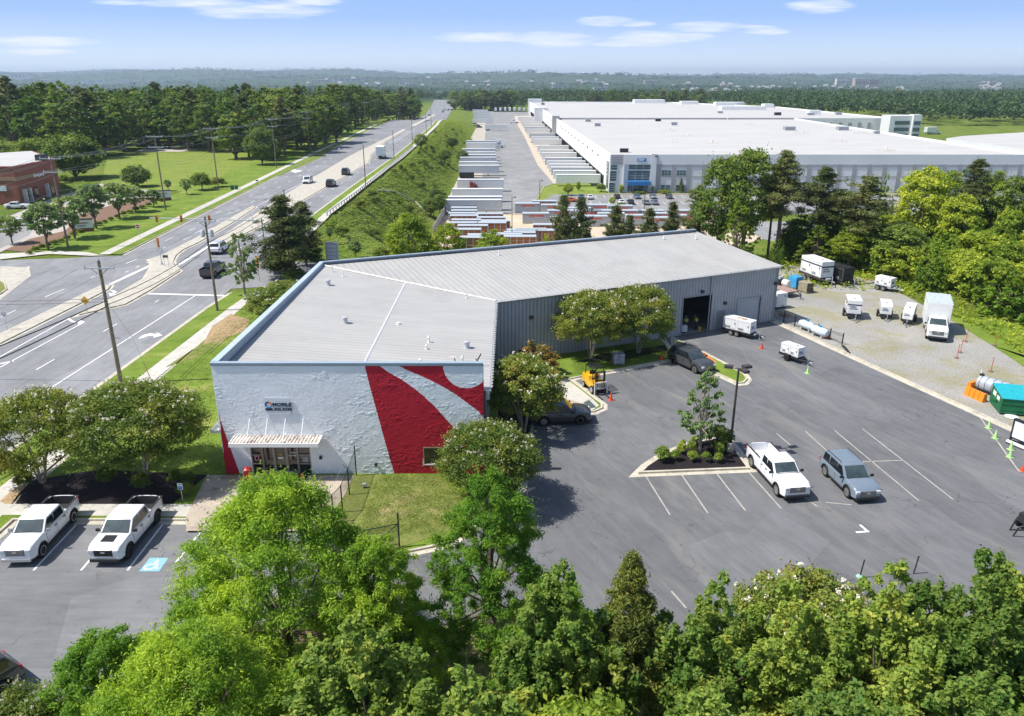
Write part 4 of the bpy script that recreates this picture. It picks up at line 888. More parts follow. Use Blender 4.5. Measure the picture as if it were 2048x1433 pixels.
for px, py, w, h, k in ((760, 169, 14, 3, 0), (812, 170, 24, 4, 0), (870, 170, 10, 3, 2), (40, 156, 40, 5, 0), (90, 150, 25, 4, 1), (180, 154, 30, 3, 0), (250, 156, 22, 3, 0), (330, 160, 20, 3, 0), (800, 188, 14, 4, 0), (877, 190, 12, 4, 0), (700, 166, 60, 3, 0), (640, 165, 30, 3, 1), (1190, 168, 40, 3, 0), (1120, 175, 30, 3, 0), (1200, 180, 26, 3, 0), (1060, 168, 14, 3, 0), (1300, 168, 22, 4, 1), (1380, 175, 20, 4, 0), (1680, 171, 18, 8, 0), (1720, 172, 26, 8, 1), (1745, 171, 18, 6, 2), (1600, 172, 20, 4, 0), (1982, 176, 14, 6, 1), (960, 174, 16, 3, 1), (1020, 178, 14, 3, 0)): farb(px, py, w, h, k)
for _ in range(95):
    px = rb.choice([rb.uniform(1330, 1480), rb.uniform(1400, 1560), rb.uniform(1520, 1820), rb.uniform(600, 1000), rb.uniform(1960, 2000), rb.uniform(1030, 1300)]); py = rb.gauss(179, 5) if px > 1320 else rb.gauss(171, 3)
    farb(px, max(164, py), rb.uniform(4, 8), rb.uniform(1.8, 3), rb.choice([0, 0, 1, 2, 1]), False)
wt = thing('water_tower', 'tiny pale water tower on the skyline above the white roof', 'tower', (0, 0, 0)); x, z = ZP(1168, 150, 6500); zb = TZ(x, 6500)
MB().tube([(x, 6500, zb), (x, 6500, z + 6)], 3, FB[0]).build('stem', wt); MB().lathe([(2, 0), (14, 6), (15, 12), (8, 18)], FB[0], 10, (x, 6500, z + 2)).build('tank', wt)
# ------------------------------------------------------------------ vehicles
PAINTS = {'white': paint('white_car_paint', (.76, .77, .79)), 'silver': paint('silver_car_paint', (.25, .31, .37), .3, .35), 'grey': paint('dark_grey_car_paint', (.075, .078, .085), .3, .3), 'black': paint('black_car_paint', (.016, .017, .02)), 'orange': paint('orange_car_paint', (.65, .14, .015)), 'red': paint('dark_red_paint', (.22, .012, .02)), 'blue': paint('blue_grey_car_paint', (.12, .17, .26), .3, .3), 'charcoal': paint('charcoal_truck_paint', (.05, .052, .055), .3, .2)}
def wheel(parent, x, y, r, w, rim=RIM, n=20):
    s = 1 if y > 0 else -1
    mb = MB(); mb.lathe([(r * .62, -w / 2), (r * .93, -w / 2), (r, -w / 2 + .04), (r, w / 2 - .04), (r * .93, w / 2), (r * .62, w / 2)], TYRE, n, (0, 0, 0), 'y'); wo = mb.build('wheel', parent, smooth=True); wo.location = (x, y, r)
    mb = MB(); mb.lathe([(r * .66, -.02), (r * .64, .03), (r * .5, 0), (.02, 0)] if s > 0 else [(r * .66, .02), (r * .64, -.03), (r * .5, 0), (.02, 0)], TRIM if rim is not RIM_B else RIM_B, n, (0, s * w * .42, 0), 'y')
    mb.lathe([(r * .68, -.01), (r * .68, .02), (r * .58, .02), (r * .58, -.01)], rim, n, (0, s * w * .47, 0), 'y')
    for k in range(6):
        a = k * math.pi / 3; c, s2 = math.cos(a), math.sin(a); b = r * .09; yy = s * w * .47
        mb.add([(c * .04 - s2 * b, yy, s2 * .04 + c * b), (c * .04 + s2 * b, yy, s2 * .04 - c * b), (c * r * .6 + s2 * b, yy + s * .01, s2 * r * .6 - c * b), (c * r * .6 - s2 * b, yy + s * .01, s2 * r * .6 + c * b)], [(0, 1, 2, 3)], rim)
    mb.build('rim', wo); return wo
KINDS = {
 # L, half width, sill, belt, hood front, cowl, roof, axles, wheel r, [windshield base, roof front, roof rear, rear glass base], bed start
 'pickup': dict(L=5.9, W=1.0, sill=.42, belt=1.3, hf=1.27, cw=1.37, roof=1.93, ax=(1.92, -1.83), r=.44, gh=(1.42, .66, -.95, -1.2), bed=-1.28, rail=1.34, doors=((1.15, .12, .02), (0, -.9, 0))),
 'extpickup': dict(L=6.35, W=1.0, sill=.42, belt=1.3, hf=1.27, cw=1.37, roof=1.93, ax=(2.12, -2.0), r=.44, gh=(1.58, .82, -.55, -.75), bed=-.85, rail=1.34, doors=((1.3, .3, .02), (.18, -.42, 0))),
 'suv': dict(L=5.0, W=.98, sill=.34, belt=1.12, hf=1.05, cw=1.2, roof=1.84, ax=(1.55, -1.47), r=.41, gh=(1.12, .28, -1.95, -2.42), bed=None, doors=((.72, -.12, .02), (-.22, -1.12, 0), (-1.28, -2.0, 0))),
 'sedan': dict(L=4.8, W=.92, sill=.26, belt=.93, hf=.78, cw=.95, roof=1.45, ax=(1.42, -1.38), r=.34, gh=(.92, .12, -1.05, -1.75), bed=None, trunk=1.0, doors=((.62, -.2, .02), (-.28, -1.12, 0))),
 'van': dict(L=5.2, W=.98, sill=.3, belt=1.1, hf=.95, cw=1.15, roof=1.95, ax=(1.6, -1.5), r=.35, gh=(1.5, .8, -2.35, -2.5), bed=None, doors=((1.2, .35, .02), (.2, -.9, 0), (-1.0, -2.1, 0))),
}
def vehicle(kind, pk, name, label, cat, rim=RIM, hood_decal=False, mirror=TRIM, detail=True):
    K = KINDS[kind]; P_ = PAINTS[pk]; t = thing(name, label, cat); L = K['L'] / 2; Wd = K['W']; g = K['gh']; bed = K['bed']; Ra = K['r'] + .09; za = K['r']
    xs = [L, L - .06, L - .2, L - .45, L - .8, g[0] + .5, g[0] + .02, g[0] - .3, 0, -.5, g[3] + .1, -L + .8, -L + .45, -L + .2, -L + .05, -L]
    for xa in K['ax']: xs += [xa + Ra * math.cos(a) for a in np.linspace(0, math.pi, 11)] + [xa + Ra + .001, xa - Ra - .001]
    if bed is not None: xs += [bed, bed - .001, -L + .09, -L + .089]
    xs = sorted(set(round(x, 4) for x in xs), reverse=True); rings = []
    for x in xs:
        zb = K['sill']
        for xa in K['ax']:
            if abs(x - xa) < Ra: zb = max(zb, za + math.sqrt(max(0, Ra * Ra - (x - xa) ** 2)))
        if x > g[0]: zt = K['cw'] + (K['hf'] - K['cw']) * ((x - g[0]) / (L - g[0])) ** 1.6
        elif bed is not None and x < bed: zt = K['rail']
        elif x < g[3] and K.get('trunk'): zt = K['trunk']
        else: zt = K['belt']
        e_ = max(0, abs(x) - (L - .55)) / .55; w = Wd * (1 - .13 * e_ ** 2.2)
        e2 = max(0, x - (L - .5)) / .5; zt -= .09 * e2 ** 2
        if abs(x) > L - .07: zt -= .10 if bed is None or x > 0 else 0; zb = max(zb, K['sill'] + .04)
        zm = min(zt - .15, max(zb + .04, .72))
        inbed = bed is not None and -L + .0895 < x < bed - .0005
        if inbed: half = [(0, zb), (w * .9, zb), (w, min(zb + .08, zm)), (w, zm), (w * .985, zt - .08), (w * .965, zt), (w * .84, zt), (w * .82, .78), (0, .78)]
        else: half = [(0, zb), (w * .9, zb), (w, min(zb + .08, zm)), (w, zm), (w * .98, zt - .1), (w * .93, zt - .02), (w * .8, zt + .01), (w * .45, zt + .035), (0, zt + .045)]
        rings.append([(x, y, z) for y, z in half] + [(x, -y, z) for y, z in half[-2:0:-1]])
    n = len(rings[0]); mb = MB(); vs = [v for r_ in rings for v in r_]
    fs = [(i * n + k, i * n + (k + 1) % n, (i + 1) * n + (k + 1) % n, (i + 1) * n + k) for i in range(len(rings) - 1) for k in range(n)]
    fs += [tuple(range(n))[::-1], tuple(range((len(rings) - 1) * n, len(rings) * n))]
    dark = [f for i in range(len(rings) - 1) for k, f in enumerate(fs[i * n:(i + 1) * n]) if k in (6, 7, 8, 9) and bed is not None and xs[i] < bed and xs[i + 1] > -L + .085 and kind == 'pickup']
    ds = set(dark); mb.add(vs, [f for f in fs if f not in ds], P_)
    if dark: mb.f += dark; mb.m += [mb.mi(TRIM)] * len(dark)
    mb.build('body', t, smooth=True)
    # cabin
    zb, zt = K['belt'] - .02, K['roof']; wb, wt = Wd * .95, Wd * .82
    B8 = [(g[0], wb, zb), (g[0], -wb, zb), (g[3], -wb, zb), (g[3], wb, zb), (g[1], wt, zt), (g[1], -wt, zt), (g[2], -wt, zt), (g[2], wt, zt)]
    mb = MB(); mb.add(B8, [(3, 2, 1, 0), (4, 5, 6, 7), (0, 1, 5, 4), (1, 2, 6, 5), (2, 3, 7, 6), (3, 0, 4, 7)], P_); cabn = mb.build('cabin', t, bevel=.11, smooth=True)
    def pane(nm, c4, m, off=.018):
        c4 = [Vector(c) for c in c4]; nn = (c4[1] - c4[0]).cross(c4[3] - c4[0]).normalized(); ctr = sum(c4, Vector()) / 4
        if nn.dot(ctr - Vector((ctr.x * .9 if nm == 'side_window' else 0, 0, zb))) < 0: nn = -nn
        mb = MB(); vs = [c - nn * .03 for c in c4] + [c + nn * off for c in c4]
        mb.add(vs, [(3, 2, 1, 0), (4, 5, 6, 7), (0, 1, 5, 4), (1, 2, 6, 5), (2, 3, 7, 6), (3, 0, 4, 7)], m); return mb.build(nm, cabn)
    def L2(a, b, t_): return tuple(a[i] + (b[i] - a[i]) * t_ for i in range(3))
    def quad(A, B, C, D, u0, u1, v0, v1):  # A,B bottom; D,C top
        f_ = lambda u, v: L2(L2(A, B, u), L2(D, C, u), v); return [f_(u0, v0), f_(u1, v0), f_(u1, v1), f_(u0, v1)]
    pane('windshield', quad(B8[0], B8[1], B8[5], B8[4], .07, .93, .06, .88), WSH)
    pane('rear_window', quad(B8[3], B8[2], B8[6], B8[7], .1, .9, .25 if kind != 'sedan' else .1, .88), GLASS)
    def zx(x, v, s):  # point on the cabin side at station x and height v
        xb0, xb1 = g[0], g[3]; xf = g[0] + (g[1] - g[0]) * v; xr = g[3] + (g[2] - g[3]) * v; x = min(max(x, xr + .08), xf - .1)
        return (x, s * (wb + (wt - wb) * v), zb + (zt - zb) * v)
    for s in (1, -1):
        for a, b, _ in K['doors']:
            q_ = [zx(a + .12, .1, s), zx(b, .1, s), zx(b, .84, s), zx(a - .0, .84, s)]; o = pane('side_window', q_, GLASS)
        mb = MB(); mx = g[0] - .28; mb.box(mx, mx + .12, s * (Wd + .02), s * (Wd + .24), K['belt'] + .02, K['belt'] + .2, mirror); mb.box(mx, mx + .08, s * (Wd - .08), s * (Wd + .03), K['belt'] + .02, K['belt'] + .08, mirror); mb.build('mirror', t, bevel=.02)
        if detail:
            mb = MB()
            for a, b, _ in K['doors'][:2]: mb.box(b + .02, b + .2, s * (Wd - .01), s * (Wd + .025), K['belt'] - .2, K['belt'] - .15, CHROME if pk == 'silver' else TRIM)
            mb.build('door_handles', t)
            mb = MB()
            for xd in [K['doors'][0][0] + .12] + [d[1] - .04 for d in K['doors'][:2]]: mb.box(xd - .008, xd + .008, s * (Wd - .02), s * (Wd + .003), K['sill'] + .12, K['belt'] - .12, BLK)
            mb.build('door_seams', t)
    for xa in K['ax']:
        for s in (1, -1): wheel(t, xa, s * (Wd - .13), K['r'], .26, rim)
    # arches
    mb = MB()
    for xa in K['ax']:
        for s in (1, -1):
            ts = np.linspace(.05, math.pi - .05, 10); vs = []
            for r_ in (Ra - .02, Ra + .05):
                for a in ts: vs.append((xa + r_ * math.cos(a), s * (Wd + .008), za + r_ * math.sin(a)))
            for r_ in (Ra - .02, Ra + .05):
                for a in ts: vs.append((xa + r_ * math.cos(a), s * (Wd - .12), za + r_ * math.sin(a)))
            m_ = 10; mb.add(vs, [(i, i + 1, m_ + i + 1, m_ + i) for i in range(9)] + [(i, i + 1, 2 * m_ + i + 1, 2 * m_ + i) for i in range(9)], TRIM if kind != 'sedan' and kind != 'van' else P_)
    mb.build('wheel_arches', t)
    zf = K['hf']; fw = Wd * .87
    mb = MB(); mb.box(L - .10, L + .02, -fw * .62, fw * .62, zf - .52, zf - .14, TRIM)
    for k in range(5): mb.box(L + .02, L + .035, -fw * .6, fw * .6, zf - .49 + k * .075, zf - .465 + k * .075, CHROME if kind in ('suv', 'pickup', 'extpickup') and rim is not RIM_B else TRIM)
    mb.box(L + .02, L + .05, -.12, .12, zf - .31, zf - .21, CHROME); mb.build('grille', t)
    mb = MB(); bm_ = TRIM if kind != 'pickup' or rim is RIM_B else CHROME; mb.box(L - .25, L + .08, -fw * .98, fw * .98, K['sill'] - .05, K['sill'] + .17, bm_); mb.build('front_bumper', t, bevel=.05)
    mb = MB(); mb.box(-L - .07, -L + .2, -fw * .98, fw * .98, K['sill'] + .02, K['sill'] + .22, CHROME if bed is not None and pk != 'charcoal' else TRIM); mb.build('rear_bumper', t, bevel=.04)
    mb = MB(); mb.box(-L + .1, L - .2, -Wd * .8, Wd * .8, K['sill'] - .12, K['sill'] + .05, BLK); mb.build('underbody', t)
    if kind != 'sedan':
        mb = MB()
        for s in (1, -1): mb.box(K['ax'][1] + Ra + .05, K['ax'][0] - Ra - .05, s * (Wd - .06), s * (Wd + .012), K['sill'] - .02, K['sill'] + .12, TRIM)
        mb.build('sill_trim', t)
    for s in (1, -1):
        mb = MB(); mb.box(L - .3, L + .025, s * fw * .66, s * fw * 1.02, zf - .33, zf - .13, LAMP_C); mb.build('headlight', t, bevel=.03)
        mb = MB(); zl = (K['rail'] if bed is not None else K['belt']) - .38; mb.box(-L - .015, -L + .07, s * fw * .8, s * fw * 1.04, zl, zl + .3, LAMP_R); mb.build('tail_light', t, bevel=.02)
    if bed is not None:
        mb = MB(); mb.box(-L + .1, bed - .02, -Wd * .8, Wd * .8, .785, .8, TRIM if pk != 'white' or kind == 'pickup' else simple('white_bed_liner', (.6, .6, .58))); mb.build('bed_floor', t)
        mb = MB()
        for s in (1, -1): mb.box(-L + .02, bed - .02, s * Wd * .85, s * Wd * .97, K['rail'] + .003, K['rail'] + .03, TRIM)
        mb.box(-L, -L + .08, -Wd * .8, Wd * .8, K['rail'] - .02, K['rail'] + .02, TRIM); mb.build('bed_rail_caps', t)
    if kind == 'suv':
        for s in (1, -1): mb = MB(); mb.tube([(g[1] - .2, s * wt * .94, zt + .02), (g[1] - .3, s * wt * .94, zt + .07), (g[2] + .25, s * wt * .94, zt + .07), (g[2] + .1, s * wt * .94, zt + .02)], .022, TRIM, 6); mb.build('roof_rail', t)
        mb = MB()
        for k in range(7): y = -.42 + k * .14; mb.box(g[2] + .3, g[1] - .25, y - .025, y + .025, zt, zt + .03, P_)
        mb.build('roof_ribs', t)
    mb = MB()
    for s in (1, -1): mb.tube([(g[0] + .1, s * Wd * .52, K['cw'] + .035), (L - .75, s * Wd * .42, K['hf'] + .055)], .018, P_, 5)
    mb.tube([(g[0] + .05, -Wd * .8, K['cw'] + .02), (g[0] + .07, 0, K['cw'] + .05), (g[0] + .05, Wd * .8, K['cw'] + .02)], .028, TRIM, 5); mb.build('hood_creases', t)
    if hood_decal: mb = MB(); mb.box(g[0] + .35, L - .55, -.36, .36, K['cw'] - .0, K['cw'] + .055, BLK); mb.build('hood_decal', t)
    return t
def place(o, px, py, rzdeg, z=0):
    x, y = G(px, py, z); o.location = (x, y, z); o.rotation_euler = (0, 0, R(rzdeg)); return o
def place2(o, pf, pr, fx_, rx_, side=1, z=0):
    """put a vehicle so that its front and rear near-side wheels touch two seen ground points"""
    a, b = Vector(G(*pf, z)), Vector(G(*pr, z)); d = (a - b).normalized(); ang = math.atan2(d.y, d.x); n = Vector((-d.y, d.x))
    m = (a + b) / 2 - d * (fx_ + rx_) / 2 - n * side; o.location = (m.x, m.y, z); o.rotation_euler = (0, 0, ang); return o
tr1 = vehicle('extpickup', 'white', 'pickup_truck', 'white extended cab pickup beside the mulch island, dark grey front bumper', 'pickup truck')
place2(tr1, (1553.5, 992), (1502.5, 934), 2.12, -2.0, -.9)
mb = MB(); mb.box(-1.6, -.95, -.3, .35, .8, 1.15, WHT); mb.box(-2.1, -1.5, -.2, .3, .8, 1.0, simple('pale_green_case', (.4, .5, .45))); mb.tube([(-2.6, -.4, .82), (-1.4, .3, 1.1)], .04, STEEL); 
cg = thing('tool_load', 'white cases and pipes lying in the bed of the white extended cab pickup', 'cargo'); mb.build('cases', cg); cg.location = tr1.location; cg.rotation_euler = tr1.rotation_euler
sv1 = vehicle('suv', 'silver', 'parked_suv', 'silver blue suv parked on faded stripes right of the white pickup', 'suv', mirror=TRIM); place2(sv1, (1694, 995), (1650, 952), 1.55, -1.47, -.88)
tr2 = vehicle('pickup', 'white', 'pickup_truck', 'white crew cab pickup with black hood decal and black wheels', 'pickup truck', rim=RIM_B, hood_decal=True); place2(tr2, (259, 1115), (315, 1046), 1.92, -1.83, .9)
tr3 = vehicle('pickup', 'white', 'pickup_truck', 'white crew cab pickup with chrome grille, leftmost in the front lot', 'pickup truck', mirror=CHROME); place2(tr3, (86, 1114), (148, 1045), 1.92, -1.83, .9)
sv2 = vehicle('suv', 'grey', 'parked_suv', 'dark grey suv half hidden under the flowering tree by the building', 'suv'); place2(sv2, (1160, 850), (1088, 852), 1.55, -1.47, -.88)
sv3 = copy_tree(sv2, label='dark grey suv parked in tree shade by the grass island'); place2(sv3, (1394, 749), (1343, 726), 1.55, -1.47, -.88)
sv4 = copy_tree(sv2, label='grey suv rear cut off by the lower left corner of the photo'); sv4.location = (*G(-14, 1352), 0); sv4.rotation_euler = (0, 0, R(-123))
sv4.location = (-25.1, 27.6, 0)
# road traffic
tk1 = vehicle('pickup', 'charcoal', 'pickup_truck', 'dark grey pickup driving away on the road beside the utility pole', 'pickup truck'); tk1.location = (*G(427, 549), 0); tk1.rotation_euler = (0, 0, R(91))
w1 = vehicle('suv', 'white', 'driving_suv', 'white suv driving away on the road ahead of the dark pickup', 'suv'); w1.location = (*G(440, 504), 0); w1.rotation_euler = (0, 0, R(91))
vn = vehicle('van', 'white', 'minivan', 'white van coming toward the camera on the road', 'van'); vn.location = (*G(616, 367), 0); vn.rotation_euler = (0, 0, R(-88))
b1 = vehicle('suv', 'black', 'driving_suv', 'black suv driving away nearer the camera on the road', 'suv'); b1.location = (*G(662, 373), 0); b1.rotation_euler = (0, 0, R(92))
copy_tree(b1, (*G(692, 350), 0), R(92), label='black boxy suv driving away just ahead of the other black one', scale=(.95, 1, 1.08))
sed = {}
for c in ('white', 'black', 'silver', 'orange', 'grey', 'blue'): sed[c] = vehicle('sedan', c, 'parked_sedan', 'x', 'car', detail=False)
used = set()
def put(proto, x, y, z, rz, label, group=None):
    key = id(proto)
    if key not in used: used.add(key); proto.location = (x, y, z); proto.rotation_euler = (0, 0, rz); o = proto; o['label'] = label; 
    else: o = copy_tree(proto, (x, y, z), rz, label=label)
    if group: o['group'] = group
    return o
def putp(proto, px, py, z, deg, label, group=None): x, y = G(px, py, z); return put(proto, x, y, z, R(deg), label, group)
ge = 'cars parked in front of the white warehouse'
putp(sed['white'], 1179, 398, ZY, 93, 'white sedan by the grass plot edge in the warehouse car park', ge)
putp(sed['orange'], 1139, 404, ZY, 178, 'bright orange coupe parked sideways at the warehouse lawn', ge)
putp(sed['black'], 1234, 397, ZY, 90, 'black car closest to the warehouse glass corner', ge)
putp(sed['blue'], 1274, 397, ZY, -90, 'dark blue sedan below the blue awning', ge)
putp(sed['silver'], 1306, 397, ZY, -90, 'silver sedan in the front row right of the entrance', ge)
putp(sed['grey'], 1338, 397, ZY, -90, 'dark sedan farthest right in the front row before the tree', ge)
o = copy_tree(sed['blue'], (*G(1162, 397, ZY), ZY), R(90), label='teal grey car between orange coupe and white sedan', group=ge)
putp(sed['white'], 1242, 408, ZY, 92, 'white sedan left in the second car park row', ge); putp(sed['black'], 1261, 408, ZY, 90, 'black car second in the second car park row', ge)
putp(sed['silver'], 1292, 409, ZY, 90, 'silver sedan third in the second car park row', ge); putp(sed['silver'], 1309, 409, ZY, 90, 'silver sedan rightmost in the second car park row', ge)
putp(sed['grey'], 1386, 397, ZY, -90, 'dark car parked half behind the tall green tree', ge)
gy = 'small hazy cars in the freight yard'
putp(sed['grey'], 1070, 286, ZY, 178, 'dark green car parked between dock trailers', gy); putp(sed['grey'], 954, 253, ZY, 180, 'dark car at the far left edge of the truck court, nearer one', gy); putp(sed['black'], 958, 256, ZY, 180, 'black car at the far left edge of the truck court', gy)
gf = 'distant traffic on the road'
for px, py, c, dg in ((858, 232, 'silver', 92), (893, 208, 'white', -90), (897, 211, 'black', 90), (903, 208, 'black', 90), (885, 207, 'white', -90), (889, 213, 'silver', -90), (886, 226, 'black', -90)):
    y = 500.0
    for _ in range(60):
        dx, dy, dz_ = ray(px, py); z_ = CAMH + dz_ / dy * y
        if z_ < zr(y): break
        y *= 1.01
    put(sed[c], dx / dy * y, y, zr(y) + .02, R(dg), 'tiny distant %s car on the far stretch of road' % c, gf)
putp(sed['white'], 36, 417, .03, 8, 'white sedan parked in front of the brick clinic', 'cars at the brick clinic'); putp(sed['white'], 48, 451, .03, 0, 'white car half hidden behind roadside trees at the clinic', 'cars at the brick clinic'); putp(sed['white'], 158, 410, .03, 0, 'white car behind the roadside trees farther from the clinic', 'cars at the brick clinic')
# box trucks
def boxbody(t, x0, x1, w, z0, z1, m=None, roofm=None):
    m = m or WHT; mb = MB(); mb.box(x0, x1, -w / 2, w / 2, z0, z1, m)
    mb.build('cargo_box', t, bevel=.04); mb = MB(); mb.box(x0 + .03, x1 - .03, -w / 2 + .03, w / 2 - .03, z1, z1 + .025, roofm or simple('pale_blue_roof', (.42, .48, .55))); mb.build('box_roof', t)
    mb = MB()
    for s in (1, -1): mb.box(x0, x1, s * (w / 2 - .02), s * (w / 2 + .03), z1 - .12, z1 - .02, STEEL); mb.box(x0, x1, s * (w / 2 - .02), s * (w / 2 + .03), z0, z0 + .12, STEEL)
    mb.build('box_trim', t)
bt = vehicle('extpickup', 'white', 'box_truck', 'white box truck with tall cargo box parked on the gravel yard', 'truck')
for k in list(KIDS[bt]):
    if k.name.startswith('bed_') or k.name.startswith('tail'): bpy.data.objects.remove(k); KIDS[bt].remove(k)
mb = MB(); mb.box(-4.0, .3, -.5, .5, .5, .75, BLK); mb.build('chassis', bt); boxbody(bt, -4.1, .35, 2.35, .95, 3.35)
bt.location = (*G(1869, 668), 0); bt.rotation_euler = (0, 0, R(-114)); bt.scale = (1.0, 1.05, 1.08)
rt = vehicle('extpickup', 'white', 'delivery_truck', 'white delivery box truck driving away on the road', 'truck', detail=False)
for k in list(KIDS[rt]):
    if k.name.startswith('bed_') or k.name.startswith('tail'): bpy.data.objects.remove(k); KIDS[rt].remove(k)
boxbody(rt, -5.4, .6, 2.55, 1.05, 3.7, roofm=FR[1])
mb = MB(); mb.box(-5.2, .3, -.5, .5, .6, .95, BLK); mb.box(-5.38, -5.42, -1.2, 1.2, 1.1, 3.6, simple('pale_blue_door', (.5, .56, .6))); mb.build('chassis', rt)
rt.location = (*G(764, 316), 0); rt.rotation_euler = (0, 0, R(92)); rt.scale = (1, 1.05, 1.12)
rt2 = copy_tree(rt, (250, 560, ZY), R(10), label='small white box truck left in the far truck row behind the glazed tower', scale=(1.3,) * 3); rt2['group'] = gtk = 'far white box trucks'
for i, (x, y) in enumerate(((262, 556), (275, 552), (288, 549))): copy_tree(rt, (x, y, ZY), R(10), label='small white box truck %s in the far row behind the glazed tower' % ('second', 'third', 'rightmost')[i], group=gtk, scale=(1.3,) * 3)
# semi trailers
def trailer(label, col=WHT, landing=True):
    t = thing('semi_trailer', label, 'trailer'); mb = MB(); mb.box(0, 16.1, -1.29, 1.29, 1.15, 4.1, col); mb.build('cargo_box', t)
    mb = MB(); mb.box(.05, 16.05, -1.25, 1.25, 4.1, 4.14, simple('trailer_roof', (.62, .64, .66)) if 'trailer_roof' not in bpy.data.materials else bpy.data.materials['trailer_roof'])
    for s in (1, -1):
        mb.box(0, 16.1, s * 1.27, s * 1.31, 4.0, 4.12, STEEL); mb.box(0, 16.1, s * 1.27, s * 1.31, 1.12, 1.25, STEEL)
        for k in range(0, 27): mb.box(.4 + k * .6, .43 + k * .6, s * 1.285, s * 1.30, 1.25, 4.0, STEEL)
    mb.build('box_trim', t)
    mb = MB(); mb.box(.3, 4, -.5, .5, .8, 1.15, BLK); mb.box(11.6, 11.8, -1, -.8, .1, 1.15, BLK); mb.box(11.6, 11.8, .8, 1, .1, 1.15, BLK); mb.box(.02, .08, -1.1, 1.1, .5, .6, BLK); mb.build('chassis', t)
    for x in (1.5, 2.75):
        for s in (1, -1): wheel(t, x, s * 1.05, .5, .4, RIM, 10)
    return t
TA = trailer('x'); TB = trailer('x', simple('pale_blue_trailer_wall', (.46, .50, .55))); 
gl_ = 'white semi trailers parked along the bank'; gd_ = 'white semi trailers at the warehouse docks'
rows_ = [(915, 346 + 37, 1), (905, 404, 1), (897, 421, 0), (893, 428, 0), (918, 352, 0), (918, 344, 1), (920, 334, 0), (922, 328, 0), (922, 322, 1), (925, 315, 0), (932, 302, 1), (933, 297, 0)]
for i, (px, py, k) in enumerate(rows_):
    x, y = G(px, py, ZY); put(TA if k else TB, x, y, ZY, R(1), '%s semi trailer %s' % ('white ribbed' if k else 'pale blue', ('just behind the red tractor unit', 'third in front of the red tractor unit', 'second from the storage yard, along the bank', 'nearest the storage yard, along the bank')[i] if i < 4 else 'along the bank, %s behind the red tractor unit' % ('second', 'third', 'fourth', 'fifth', 'sixth', 'seventh', 'eighth', 'ninth')[i - 4]), gl_)
for px, py in ((945, 249), (947, 243), (947, 238), (946, 232), (970, 262), (945, 228)): x, y = G(px, py, ZY); put(TA, x, y, ZY, R(2), 'small hazy semi trailer at the far end of the truck court', 'hazy far trailers of the truck court')
for i, px in enumerate(range(985, 1048, 7)): put(TA, -18 + i * 5.2, 893, ZY, R(90), 'tiny white trailer backed to the far tree line', 'tiny trailers at the far tree line')
yd = [287, 299.5, 311, 322, 334, 348, 371, 385, 410, 452, 470, 500, 540, 562, 598, 630, 668, 700]
for i, y in enumerate(yd):
    off = -16.8 - (.4 if i % 3 else 1.4); x = dxw(y) + off; put(TB if i in (2, 5, 11, 13) else TA, dxw(y) - .8, y, ZY, R(180), 'white semi trailer nearest the lawn at the docks' if i == 0 else ('%s semi trailer at the docks, %s from the lawn' % ('grey blue' if i in (2, 5, 11, 13) else 'white', ('', 'second', 'third', 'fourth', 'fifth', 'sixth', 'seventh', 'eighth', 'ninth', 'tenth', 'eleventh', 'twelfth', 'thirteenth', 'fourteenth', 'fifteenth', 'sixteenth', 'seventeenth', 'eighteenth')[i])), gd_)
# tractors
def tractor(pk, label, sleeper=True):
    t = thing('tractor_unit', label, 'truck'); P_ = PAINTS[pk]; mb = MB()
    mb.add([(x, s * w, z) for s in (1, -1) for x, w, z in ((3.2, .95, .8), (3.2, .85, 1.55), (1.4, .95, 1.9), (.9, 1.1, 2.9), (-.9, 1.2, 3.9), (-1.3, 1.2, 3.9), (-1.3, 1.2, .9))], [(0, 1, 8, 7), (1, 2, 9, 8), (2, 3, 10, 9), (3, 4, 11, 10), (4, 5, 12, 11), (5, 6, 13, 12), (6, 0, 7, 13), (0, 1, 2, 3, 4, 5, 6), (13, 12, 11, 10, 9, 8, 7)], P_)
    mb.build('cab', t, bevel=.08, smooth=True); mb = MB(); mb.add([(1.42, -.85, 1.96), (1.42, .85, 1.96), (.96, .9, 2.82), (.96, -.9, 2.82)], [(0, 1, 2, 3)], WSH); mb.box(.1, .9, -1.14, 1.14, 2.0, 2.7, GLASS); mb.build('windshield', t)
    mb = MB(); mb.box(-3.8, 2.6, -.45, .45, .6, .95, BLK); mb.build('chassis', t)
    mb = MB(); mb.box(3.2, 3.32, -1.1, 1.1, .45, .8, CHROME); mb.box(3.2, 3.25, -.5, .5, .85, 1.5, CHROME); mb.build('front_bumper', t)
    for x in (2.3, -2.2, -3.3):
        for s in (1, -1): wheel(t, x, s * 1.0, .5, .35, RIM, 12)
    return t
tw_ = tractor('white', 'white tractor unit coupled to a trailer in the bank row, nearest'); x, y = G(996, 296, ZY); tw_.location = (x, y, ZY); tw_.rotation_euler = (0, 0, R(1))
copy_tree(tw_, (x + .5, y + 9, ZY), R(0), label='white tractor unit second behind the nearest in the bank row'); copy_tree(tw_, (x - 1, y + 18, ZY), R(0), label='white tractor unit farthest of the three in the bank row')
copy_tree(tw_, (*G(1110, 293, ZY), ZY), R(180), label='white tractor unit at the docks beside a green car'); copy_tree(tw_, (*G(1063, 266, ZY), ZY), R(180), label='small white tractor unit at the middle docks'); copy_tree(tw_, (*G(1028, 247, ZY), ZY), R(180), label='hazy white tractor unit at the far docks')
rr = tractor('red', 'dark red tractor unit parked in front of white trailers'); rr.location = (*G(948, 387, ZY), ZY); rr.rotation_euler = (0, 0, R(2))
